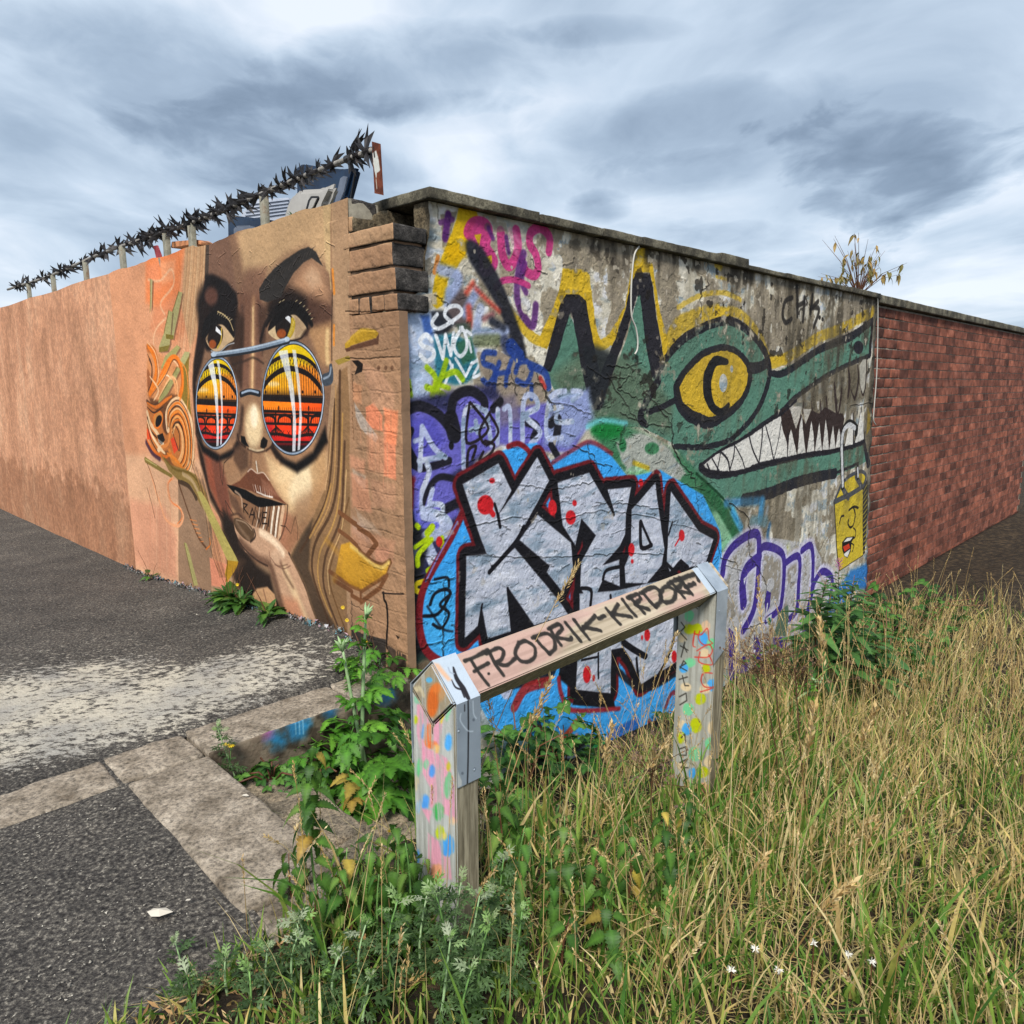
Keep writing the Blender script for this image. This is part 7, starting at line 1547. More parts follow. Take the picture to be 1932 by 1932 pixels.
def nettle(base, top, label, group, seed, big=1.0, yellow=.12, flowers=True):
    rng = random.Random(seed); t = thing('nettle', label, 'nettle', base, group)
    P_ = [p - base for p in bent(base, top, .05, 7, rng)]
    h = P_[-1].length
    link('stem', mesh('stem', *tube(P_, [.0048 - .0005 * i for i in range(8)], 5), L_RSTEM if rng.random() < .6 else L_STEM, smooth=True), t, world=False)
    nodes = max(6, int(h / .031)); az = rng.uniform(0, 6)
    for i in range(nodes):
        f = .22 + .78 * (i + 1) / nodes; k = min(6.999, f * 7); p = P_[int(k)].lerp(P_[min(7, int(k) + 1)], k - int(k))
        s = (.055 * (1 - .5 * f ** 3) + .010) * big * rng.uniform(.8, 1.2); az += math.pi / 2 + rng.uniform(-.2, .2)
        for q in (0, math.pi):
            yl = rng.random() < yellow * .55 * (1.5 - f)
            pe = rng.uniform(-.05, .85)
            a_ = az + q
            addleaf(t, NET_Y if yl else rng.choice(NET_L), p + Vector((math.cos(a_), math.sin(a_), .1)) * s * .22, a_, pe, s * (1.1 if yl else 1), rng.uniform(-.3, .3))
        if flowers and .5 < f < .95 and rng.random() < .5: pass
    return t
def mugwort(base, top, label, group, seed, tipw=1.0):
    rng = random.Random(seed); t = thing('mugwort', label, 'mugwort', base, group)
    P_ = [p - base for p in bent(base, top, .12, 6, rng)]; h = P_[-1].length
    link('stem', mesh('stem', *tube(P_, [.004, .0038, .0034, .003, .0026, .0022, .0016], 5), L_STEM if rng.random() < .5 else L_PSTEM, smooth=True), t, world=False)
    geos, var = [], []; tg, tv = [], []
    def feather(s):
        vs, fs = [], []
        def blade(x, y, an, l, w):
            c, s_ = math.cos(an), math.sin(an); o = len(vs)
            vs.extend([Vector((x, y, 0)), Vector((x + c * l * .55 - s_ * w, y + s_ * l * .55 + c * w, .02 * s)), Vector((x + c * l, y + s_ * l, -.25 * l)), Vector((x + c * l * .55 + s_ * w, y + s_ * l * .55 - c * w, .02 * s))])
            fs.append((o, o + 1, o + 2, o + 3))
        blade(0, 0, 0, s, s * .075)
        for x, l in ((.28, .40), (.5, .42), (.72, .30)):
            for sg in (1, -1):
                blade(x * s, 0, sg * rng.uniform(.6, .9), l * s, s * .06)
                if l > .35: blade(x * s + .2 * l * s, sg * .22 * l * s, sg * 1.3, l * s * .45, s * .06)
        return vs, fs
    n = max(14, int(h / .0085)); az = 0
    for i in range(n):
        f = .12 + .88 * (i + 1) / n; k = min(5.999, f * 6); p = P_[int(k)].lerp(P_[int(k) + 1], k - int(k)); az += 2.4 + rng.uniform(-.3, .3)
        s = (.054 * (1 - .45 * f) + .008) * rng.uniform(.6, 1.35)
        g = xf(feather(s), p, az, rng.uniform(-.7, .35) - .5 * f, rng.uniform(-.4, .4))
        if f > .9: tg.append(g); tv += [rng.random()] * len(g[0])
        else: geos.append(g); var += [min(1, max(0, .25 + .5 * f * rng.random() + rng.uniform(-.2, .2)))] * len(g[0])
    for i in range(6):
        g = xf(feather(.017 * tipw * rng.uniform(.6, 1.4)), P_[-1], rng.uniform(0, 6.3), rng.uniform(-1.35, -.5), rng.uniform(-1, 1)); tg.append(g); tv += [rng.random()] * len(g[0])
    o = link('foliage', setvar(mesh('foliage', *join(*geos), L_MUG, recalc=False), var), t, world=False); o['kind'] = 'stuff'
    o = link('shoot_tip', setvar(mesh('shoot_tip', *join(*tg), L_TIP, recalc=False), tv), t, world=False); o['kind'] = 'stuff'
    return t
def willow(base, top, label, group, seed, flower=False):
    rng = random.Random(seed); t = thing('willowherb', label, 'willowherb', base, group)
    P_ = [p - base for p in bent(base, top, .06, 6, rng)]; h = P_[-1].length
    link('stem', mesh('stem', *tube(P_, [.006, .0055, .005, .0045, .004, .003, .002], 5), L_RSTEM, smooth=True), t, world=False)
    n = int(h / .016); az = 0
    for i in range(n):
        f = .25 + .72 * (i + 1) / n; k = min(5.999, f * 6); p = P_[int(k)].lerp(P_[int(k) + 1], k - int(k)); az += 2.4
        s = .25 * math.sin(math.pi * min(1, .25 + .70 * f)) ** .7 * rng.uniform(.8, 1.15)
        addleaf(t, rng.choice(WIL_L), p, az, rng.uniform(-.5, .1), s, rng.uniform(-.3, .3))
    if flower:
        g = []
        for i in range(14): g.append(tube([P_[-1] + Vector((0, 0, .006 * i)), P_[-1] + Vector((math.cos(i * 2.4) * .03, math.sin(i * 2.4) * .03, .006 * i + .03))], [.0016, .003], 4))
        link('flower_spike', mesh('flower_spike', *join(*g), M_PFLOW), t, world=False)
    return t
def hogweed(base, tops, label, seed, nleaf, spread, smin, smax, ztop, yellow=.08):
    rng = random.Random(seed); t = thing('hogweed', label, 'hogweed', base)
    for j, tp in enumerate(tops):
        b0 = base + Vector((rng.uniform(-.03, .03), rng.uniform(-.03, .03), 0)); P_ = [p - base for p in bent(b0, tp, .02, 6, rng)]
        link('stem', mesh('stem', *tube(P_, [.010, .0095, .009, .0085, .0075, .0065, .005], 8), L_PSTEM, smooth=True), t, world=False)
        hd = P_[-1]
        for i in range(5): # budding head
            d = Vector((rng.uniform(-1, 1), rng.uniform(-1, 1), rng.uniform(.4, 1.4))).normalized()
            link('bud', mesh('bud', *tube([hd - Vector((0, 0, .02)), hd + d * .03, hd + d * .055], [.004, .007, .001], 5), L_PSTEM, smooth=True), t, world=False)
        for i in range(15):
            f = rng.uniform(.3, .98); k = min(5.999, f * 6); p = P_[int(k)].lerp(P_[int(k) + 1], k - int(k))
            addleaf(t, rng.choice(HOG_L), p, rng.uniform(0, 6.3), rng.uniform(-.9, .1), rng.uniform(.06, .17) * (1.25 - .6 * f), rng.uniform(-.4, .4))
    for i in range(nleaf):
        an = rng.uniform(0, 6.3); r_ = rng.uniform(.02, 1) ** .7
        p = Vector((math.cos(an) * spread[0] * r_, math.sin(an) * spread[1] * r_, ztop * rng.random() * (1 - .55 * r_) + .02))
        addleaf(t, HOG_Y if rng.random() < yellow else rng.choice(HOG_L), p, an + rng.uniform(-.7, .7), rng.uniform(-.35, .6), rng.uniform(smin, smax), rng.uniform(-.35, .35))
    return t
def bramble(base, rx_, ry_, h, n, label, seed, smin=.07, smax=.14):
    rng = random.Random(seed); t = thing('bramble', label, 'bramble', base)
    g = []
    for i in range(6):
        e = Vector((rng.uniform(-rx_, rx_), rng.uniform(-ry_, ry_), rng.uniform(.4, 1) * h)); g.append(tube([Vector((0, 0, 0)), e * .5 + Vector((0, 0, h * .3)), e], .004, 5))
    link('stems', mesh('stems', *join(*g), L_RSTEM, smooth=True), t, world=False)
    for i in range(n):
        an = rng.uniform(0, 6.3); r_ = rng.random() ** .5; hh = h * math.sqrt(max(.05, 1 - r_ * r_ * .8)) * rng.uniform(.25, 1.05)
        addleaf(t, rng.choice(BRA_L), Vector((math.cos(an) * rx_ * r_, math.sin(an) * ry_ * r_, hh)), rng.uniform(0, 6.3), rng.uniform(-.2, .7), rng.uniform(smin, smax), rng.uniform(-.4, .4))
    return t
def stalk(base, top, label, seed, head=.14, thick=.0016, group=None, wid=1.0, lean=.12):
    thick *= 1.25; wid *= 1.35
    rng = random.Random(seed); t = thing('dry_grass_stalk', label, 'grass stalk', base, group)
    d = top - base; mid = base + d * .55 + Vector((-d.x * .12, -d.y * .12, d.z * lean * .5))
    P_ = [base * (1 - u) ** 2 + mid * 2 * u * (1 - u) + top * u * u - base for u in [i / 8 for i in range(9)]]
    link('stem', setvar(mesh('stem', *tube(P_, [thick * (1.2 - .09 * i) for i in range(9)], 4), L_DRY, smooth=True), [rng.random()] * (9 * 4)), t, world=False)
    if head:
        vs, fs, va = [], [], []
        n = int(head / .0026)
        tot = (P_[-1] - P_[-3]); tdir = tot.normalized()
        for i in range(n):
            f = i / n; p = P_[-1] - tdir * head * (1 - f); an = rng.uniform(0, 6.3); o_ = tdir.orthogonal().normalized(); s_ = tdir.cross(o_)
            out = (o_ * math.cos(an) + s_ * math.sin(an)); ll = rng.uniform(.009, .017) * wid; k = rng.random() * .006 * (1 - f * .5) * wid
            q = p + out * k; e = q + (tdir * .85 + out * .5) * ll; w_ = tdir.cross(out) * .0022 * wid
            b_ = len(vs); vs += [q, q + (e - q) * .5 + w_, e, q + (e - q) * .5 - w_]; fs.append((b_, b_ + 1, b_ + 2, b_ + 3)); va += [rng.random()] * 4
        link('seed_head', setvar(mesh('seed_head', vs, fs, L_DRY, recalc=False), va), t, world=False)
    return t

# --- hogweed by the top step, with its lower leaves filling the well under the kerb
hb = W(-.24, -.42, -.36)
def top_over(x, y, p): return hit(x, y, p, Vector((p.x, p.y, 0)).normalized())
hogweed(hb, [top_over(690, 1160, hb), top_over(646, 1222, hb)], 'tall hogweed with pale ribbed stems growing between the kerb and the steps', 3, 78, (.24, .22), .15, .26, .46)
hb2 = W(-.30, -.02, -.56); hogweed(hb2, [], 'low hogweed rosette with yellowing leaves beside the near painted post', 4, 24, (.18, .16), .11, .17, .26, .4)
hb3 = W(-.10, -.62, -.25); hogweed(hb3, [], 'hogweed leaves spreading over the blue sprayed kerb side', 5, 20, (.16, .14), .12, .2, .26, 0)
hb4 = W(.10, .0, .03); 
hogweed(W(.06, -.12, .01), [], 'small hogweed clump on the kerb against the pier plinth', 6, 16, (.14, .07), .09, .15, .2, 0)
# --- ragwort, bindweed
def ragwort(base, top, label, seed, fl):
    rng = random.Random(seed); t = mugwort(base, top, label, None, seed); t.name = 'ragwort'; t['category'] = 'ragwort'
    for p in fl:
        c = p - base; g = []
        for k in range(12):
            an = k * math.pi / 6; g.append(([c, c + Vector((math.cos(an - .2) * .010, math.sin(an - .2) * .010, .002)), c + Vector((math.cos(an) * .017, math.sin(an) * .017, -.002)), c + Vector((math.cos(an + .2) * .010, math.sin(an + .2) * .010, .002))], [(0, 1, 2, 3)]))
        link('flower', mesh('flower', *join(*g), M_YFLOW, recalc=False), t, world=False)
        link('flower_stem', mesh('flower_stem', *tube([(top - base) * .5, c], .0015, 4), L_STEM), t, world=False)
    return t
rb = W(-.14, -.93, -.2)
ragwort(rb, top_over(410, 1373, rb), 'young ragwort with one yellow flower in the angle of the kerbs', 11, [top_over(436, 1407, rb), top_over(427, 1404, rb)])
bramble(W(-.20, -.83, -.16), .14, .10, .10, 30, 'low leafy weeds with reddish leaves in the corner of the kerbs', 12, .05, .085)
bramble(W(-.22, -.62, -.2), .12, .10, .10, 22, 'low leafy weeds at the top step beside the hogweed', 13, .05, .08)
fb = ray_z(745, 1650, -.1); ft = top_over(737, 1568, fb)
hk = thing('hawkweed', 'single bright yellow flower on a thin stem left of the near painted post', 'flower', fb)
link('stem', mesh('stem', *tube([Vector((0, 0, -.1)), (ft - fb) * .5 + Vector((.01, 0, 0)), ft - fb], .0014, 4), L_STEM), hk, world=False)
q_ = []
for k in range(24):
    an = k * .524; r_ = .013 if k < 12 else .008; c = ft - fb + Vector((0, 0, .001 * (k // 12)))
    u_, v_ = Vector((1, 0, 0)), Vector((0, -.5, .86))
    q_.append(([c, c + (u_ * math.cos(an - .2) + v_ * math.sin(an - .2)) * r_ * .7, c + (u_ * math.cos(an) + v_ * math.sin(an)) * r_, c + (u_ * math.cos(an + .2) + v_ * math.sin(an + .2)) * r_ * .7], [(0, 1, 2, 3)]))
link('flower', mesh('flower', *join(*q_), M_YFLOW, recalc=False), hk, world=False)
# --- nettles
nn = 0
for (xb, yb, xt, yt, lab, big) in [(606, 1735, 590, 1408, 'tallest nettle with drooping leaves, standing before the stone steps', 1.05), (640, 1745, 655, 1600, 'short nettle beside the tallest nettle', 1.0)]:
    b_, t_ = spot(xb, yb, xt, yt); nettle(b_, t_, lab, None, 100 + nn, big, .16); nn += 1
ORD = ['leftmost', 'second', 'third', 'fourth', 'fifth', 'sixth', 'seventh', 'eighth', 'ninth', 'rightmost']
def rank(lst, i):
    k = sorted(range(len(lst)), key=lambda j: lst[j][2]).index(i)
    return 'leftmost' if k == 0 else ('rightmost' if k == len(lst) - 1 else ORD[k] + ' from the left')
NA = [(560, 1745, 545, 1610), (690, 1740, 700, 1570), (735, 1755, 745, 1560), (770, 1770, 765, 1590), (665, 1775, 640, 1640), (715, 1795, 715, 1650), (790, 1740, 800, 1620), (590, 1790, 600, 1680), (755, 1810, 770, 1690)]
for i, (xb, yb, xt, yt) in enumerate(NA):
    b_, t_ = spot(xb, yb, xt, yt); nettle(b_, t_, 'stinging nettle in the clump left of the near post, ' + rank(NA, i), 'nettles left of the near post', 100 + nn, .95); nn += 1
for (xb, yb, xt, yt, lab, big) in [(1245, 1790, 1250, 1530, 'dark nettle with yellow lower leaves in front of the far painted post', 1.15), (1290, 1700, 1303, 1470, 'wilted nettle top crossing the foot of the far painted post', .9), (985, 1790, 990, 1560, 'nettle right of the near painted post with a thin dark stem', 1.0), (1080, 1720, 1065, 1540, 'nettle standing midway between the two painted posts', 1.05)]:
    b_, t_ = spot(xb, yb, xt, yt); nettle(b_, t_, lab, None, 100 + nn, big * .85, .16); nn += 1
NB = [(945, 1700, 930, 1460), (1030, 1780, 1040, 1620), (1120, 1760, 1130, 1580), (1180, 1730, 1190, 1560), (1150, 1830, 1140, 1690), (960, 1640, 955, 1490), (1060, 1850, 1075, 1730)]
for i, (xb, yb, xt, yt) in enumerate(NB):
    b_, t_ = spot(xb, yb, xt, yt); nettle(b_, t_, 'stinging nettle in the grass between the posts, ' + rank(NB, i), 'nettles between the posts', 100 + nn, .95, .2); nn += 1
# --- mugwort in the foreground
MG = [(700, 1880, 690, 1745), (760, 1885, 750, 1700), (830, 1890, 820, 1680), (560, 1900, 560, 1770), (880, 1880, 905, 1690), (850, 1860, 870, 1665), (650, 1930, 640, 1800), (830, 1940, 850, 1770), (905, 1930, 925, 1740), (600, 1850, 560, 1740), (500, 1900, 505, 1790), (920, 1820, 950, 1620), (680, 1960, 700, 1840), (880, 1960, 890, 1830), (960, 1890, 985, 1720), (930, 1850, 935, 1680), (575, 1850, 560, 1730), (590, 1960, 600, 1850), (800, 1850, 805, 1690), (470, 1930, 470, 1830)]
for i, (xb, yb, xt, yt) in enumerate(MG):
    row = lambda y: 'back' if y < 1700 else ('middle' if y < 1780 else 'front')
    same = [q for q in MG if row(q[3]) == row(yt)]
    b_, t_ = spot(xb, yb, xt, yt); mugwort(b_, t_, 'grey green mugwort, ' + rank(same, same.index((xb, yb, xt, yt))) + ' in the ' + row(yt) + ' row of the foreground clump', 'mugwort clump', 200 + i)
for i, (xb, yb, xt, yt, lab) in enumerate([(348, 1860, 330, 1775, 'lone mugwort seedling on the edge of the dark path'), (355, 1900, 352, 1840, 'low mugwort sprout at the lower left corner of the weeds'), (430, 1880, 425, 1810, 'small mugwort in dry litter beside the path edge')]):
    b_, t_ = spot(xb, yb, xt, yt); mugwort(b_, t_, lab, None, 240 + i)
# --- willowherb and brambles at the right
for i, (xb, yb, xt, yt, lab, fl) in enumerate([(1592, 1400, 1582, 1075, 'tall willowherb with a thin magenta spike below the padlock painting', True), (1560, 1390, 1545, 1170, 'shorter willowherb left of the magenta tipped one', False), (1640, 1400, 1650, 1130, 'willowherb at the right end below the blue paint', False), (1625, 1420, 1612, 1190, 'willowherb between the magenta tipped one and the right end', False), (1665, 1430, 1690, 1160, 'outermost willowherb beyond the end of the graffiti wall', False), (1600, 1400, 1568, 1120, 'willowherb just left of the magenta tipped one, a little lower', False), (1600, 1400, 1600, 1150, 'willowherb hard against the magenta tipped one on its right', False), (1600, 1400, 1636, 1200, 'short willowherb in front of the right end of the graffiti wall', False), (1600, 1400, 1560, 1092, 'leafy willowherb behind the tall magenta tipped one, up against the wall', False), (1600, 1400, 1612, 1085, 'second tallest willowherb, right of the magenta tipped one', False), (1600, 1400, 1652, 1175, 'half height willowherb at the right end of the clump', False)]):
    k = hit(xt, yt, W(-.55 - .08 * i, 0, 0), LD); b_ = Vector((k.x, k.y, soil_z(-.55 - .08 * i, toab(k)[1]))) + Vector((.02, 0, 0)); willow(b_, k, lab, None, 300 + i, fl)
for i, (a, b, rx_, ry_, h, n, lab) in enumerate([(-.20, .98, .30, .20, .52, 90, 'dark bramble mound at the foot of the silver letters'), (-.30, .50, .26, .22, .52, 80, 'bramble right behind the near painted post'), (-.55, 3.2, .4, .3, .46, 70, 'bright leafy bramble under the purple lettering'), (-.7, 3.9, .45, .35, .5, 80, 'bramble thicket below the willowherbs'), (-1.2, 3.3, .4, .4, .48, 90, 'leafy bush at the right edge of the bank'), (-1.0, 4.4, .5, .4, .6, 90, 'tall dark bush behind the leafy bush at the right edge'), (-.3, 2.2, .2, .2, .25, 20, 'small bramble beside the far painted post')]):
    bramble(W(a, b, soil_z(a, b)), rx_, ry_, h, n, lab, 320 + i)
bb_ = W(-.95, 1.75, soil_z(-.95, 1.75)); hogweed(bb_, [hit(1545, 1290, bb_, Vector((bb_.x, bb_.y, 0)).normalized())], 'pale stemmed hogweed before the purple lettering', 330, 14, (.16, .16), .08, .14, .3, .1)
# --- weeds along the foot of the mural
def weedclump(a, b, label, seed, n, s, flowers=()):
    rng = random.Random(seed); base = W(a, b, path_z(a, b)); t = thing('weed', label, 'weed', base)
    for i in range(n):
        an = rng.uniform(0, 6.3); addleaf(t, rng.choice(WIL_L + NET_L[:1]), Vector((math.cos(an) * .04 * rng.random(), math.sin(an) * .02, .01 + .05 * rng.random())), an, rng.uniform(-.9, .1), s * rng.uniform(.6, 1.1), rng.uniform(-.4, .4))
    g = []
    tops = [Vector((rng.uniform(-.12, .12), rng.uniform(-.03, .03), rng.uniform(.08, .3))) for _ in range(max(3, n // 6))] + [hit(x, y, base, RD) - base for x, y in flowers]
    for tp in tops: g.append(tube([Vector((0, 0, 0)), tp * .5 + Vector((0, 0, .02)), tp], [.002, .0014, .0009], 4))
    link('stems', mesh('stems', *join(*g), L_RSTEM), t, world=False)
    for x, y in flowers:
        c = hit(x, y, base, RD) - base; q = []
        for k in range(10):
            an = k * .628; q.append(([c, c + Vector((math.cos(an - .25) * .008, -.004, math.sin(an - .25) * .008)), c + Vector((math.cos(an) * .013, -.002, math.sin(an) * .013)), c + Vector((math.cos(an + .25) * .008, -.004, math.sin(an + .25) * .008))], [(0, 1, 2, 3)]))
        link('flower', mesh('flower', *join(*q), M_YFLOW, recalc=False), t, world=False)
def wa(x, y): # place on the path near the mural foot
    p = hit(x, y, W(0, -.05, 0), RD); return toab(p)[0]
weedclump(wa(440, 1140), -.06, 'largest weed clump at the foot of the mural below the gold branch tip', 401, 80, .16, [(448, 1103)])
weedclump(wa(462, 1150), -.07, 'spiky weed clump touching the painted bent finger', 402, 44, .13)
weedclump(wa(522, 1180), -.10, 'small dandelion rosette left of the painted wrist', 403, 22, .12)
weedclump(wa(283, 1065), -.05, 'thin weed at the left end of the mural foot', 404, 12, .07)
weedclump(.30, -.05, 'spindly weed with two yellow flowers in front of the hair strands', 405, 10, .06, [(647, 1146), (655, 1170)])
weedclump(.16, -.05, 'thin weed by the pier plinth behind the hogweed', 406, 10, .06, [(690, 1210)])
wt_ = thing('weed', 'tiny grass sprig growing from the mural wall top by the grey shell', 'weed', W(.98, .05, 2.325))
for i in range(6): addleaf(wt_, WIL_L[0], Vector((0, 0, 0)), i * 1.1, -.9, .05)
# --- shrub rooted in the coping at the far right
bd = thing('buddleia', 'straggly shrub with drying leaves rooted in the coping at the far right', 'shrub', W(.1, 5.75, 2.32))
rng = random.Random(44); g, tips = [], []
for i in range(34):
    e = Vector((rng.uniform(-.40, .40), rng.uniform(-.25, .25), rng.uniform(.15, .62))); q = [Vector((0, 0, -.02)), e * .5 + Vector((0, 0, .05)), e]
    g.append(tube(q, [.005, .003, .0012], 4)); tips.append(q)
link('branches', mesh('branches', *join(*g), L_RSTEM), bd, world=False)
L_DRYLEAF = leafm('drying_leaf', ['#6b6a34', '#8f7a44', '#b09058', '#55622e'])
SH_L = lmesh('leaf', leafgeo(1, [(0, .02), (.25, .16), (.6, .14), (1, 0)], .05, .7, .3, 6), L_DRYLEAF)
for q in tips:
    for k in range(4 if rng.random() < .7 else 0):
        f = rng.uniform(0, 1); addleaf(bd, SH_L, q[1].lerp(q[2], f), rng.uniform(0, 6.3), rng.uniform(.3, 1.4), rng.uniform(.05, .1), rng.uniform(-.6, .6))
# --- dry grass stalks
ST = [((835, 1660), (1092, 1062), 'long stalk with a ripe head slanting across the rail up to the silver letters', .15, 1.0), ((960, 1650), (918, 1300), 'stalk with a brown head hanging just right of the near strap', .12, 1.0), ((905, 1680), (1040, 1278), 'stalk with a full pale head below the left half of the rail', .16, 1.3), ((1265, 1600), (1150, 1222), 'bare straw coloured stem leaning left from the far post', 0, 1),
      ((1160, 1580), (1277, 1195), 'stalk leaning right in front of the far post top', .12, .9), ((1455, 1560), (1429, 1086), 'tallest upright ripe stalk in front of the purple lettering', .22, 1.1), ((1490, 1720), (1538, 1329), 'thick woolly stalk right of the far post', .16, 1.5), ((1560, 1640), (1652, 1336), 'stout stalk leaning right at the edge of the bank', .15, 1.5),
      ((1540, 1720), (1646, 1540), 'arched stalk reaching the right edge above the dark weeds', .13, 1.2), ((1600, 1720), (1655, 1548), 'outermost arched stalk at the right edge', .09, 1.2), ((1480, 1830), (1608, 1664), 'reddish feathery stalk bending right in the lower corner', .15, 1.7), ((1440, 1720), (1457, 1462), 'zigzag pale stalk behind the dead thatch', .16, 1.0), ((1310, 1840), (1447, 1612), 'slender stalk with a small head over the dead thatch', .07, 1.2),
      ((835, 1580), (755, 1360), 'fine stalk leaning left across the near post foot', .1, .8), ((800, 1660), (842, 1405), 'thin dark stalk standing against the pink post face', .12, .7), ((812, 1660), (826, 1420), 'second thin dark stalk against the pink post face, left of the first', .1, .7), ((550, 1470), (526, 1338), 'pale feathery stalk rising in front of the blue sprayed kerb side', .09, .8), ((1110, 1620), (1155, 1366), 'green stalk with a loose head below the middle of the rail', .13, 1.3),
      ((1130, 1640), (1262, 1395), 'arching stalk drooping towards the far post', .14, 1.1), ((1075, 1600), (1058, 1380), 'short stalk in front of the bramble mound', .08, .8), ((575, 1700), (558, 1560), 'curled dry stalk leaning over the long kerb stone', .1, .9), ((1560, 1560), (1545, 1165), 'dead brown flower stem before the purple lettering', .2, 1.6), ((760, 1880), (860, 1790), 'flattened pale stalk lying across the mugwort', .14, 1.2), ((1370, 1700), (1390, 1190), 'thin bleached stalk right of the far post strap', .12, .8)]
for i, (bp, tp, lab, hd_, wd) in enumerate(ST):
    b_, t_ = spot(*bp, *tp)
    stalk(b_, t_, lab, 500 + i, hd_, .0019 if wd > 1.1 else .0015, wid=wd)
def deadumbel(base, top, label, seed):
    rng = random.Random(seed); t = thing('dead_flower_head', label, 'dead flower', base)
    g, vv = [], []
    P_ = [p - base for p in bent(base, top, .05, 5, rng)]; q = tube(P_, .003, 4); g.append(q); vv += [.4] * len(q[0])
    for i in range(26):
        e = P_[-1] + Vector((rng.gauss(0, .09), rng.gauss(0, .09), rng.uniform(-.03, .1))); q = tube([P_[-2].lerp(P_[-1], rng.random()), e], .0012, 3); g.append(q); vv += [.5] * len(q[0])
        for k in range(5):
            c = e + Vector((rng.gauss(0, .008), rng.gauss(0, .008), rng.gauss(0, .006))); s = rng.uniform(.002, .0045)
            q = ([c + Vector((-s, 0, 0)), c + Vector((0, s, s)), c + Vector((s, 0, 0)), c + Vector((0, -s, -s))], [(0, 1, 2, 3)]); g.append(q); vv += [rng.random()] * 4
    link('seed_cluster', setvar(mesh('seed_cluster', *join(*g), L_BROWN, recalc=False), vv), t, world=False)
for i, (bp, tp, lab) in enumerate([((1470, 1520), (1420, 1245), 'brown dead flower head left of the purple lettering foot'), ((1500, 1520), (1462, 1232), 'brown dead flower head in the middle of the dry cluster'), ((1520, 1530), (1500, 1262), 'brown dead flower head right of the dry cluster'), ((1240, 1640), (1232, 1440), 'withered umbel beside the far post')]):
    b_, t_ = spot(*bp, *tp); deadumbel(b_, t_, lab, 600 + i)
TS = [((1420, 1880), (1425, 1790)), ((1530, 1880), (1535, 1780)), ((1480, 1900), (1470, 1830)), ((1600, 1880), (1600, 1800)), ((1640, 1900), (1645, 1815)), ((1380, 1910), (1380, 1830))]
for i, (bp, tp) in enumerate(TS):
    rng = random.Random(i); b_, t_ = spot(*bp, *tp); t = thing('thistle_seedhead', 'fluffy white thistle seedhead in the lower right, ' + rank([(0, 0, q[1][0]) for q in TS], i) + ' of the six', 'thistle', b_, 'thistle seedheads in the lower right')
    link('stem', mesh('stem', *tube([Vector((0, 0, 0)), t_ - b_], .0018, 4), L_RSTEM), t, world=False); g = []
    for k in range(26):
        d = Vector((rng.gauss(0, 1), rng.gauss(0, 1), rng.gauss(.3, 1))).normalized(); c = t_ - b_; o_ = d.orthogonal() * .0016; g.append(([c + o_, c + d * .013, c - o_], [(0, 1, 2)]))
    link('fluff', mesh('fluff', *join(*g), M_WFLOW, recalc=False), t, world=False)

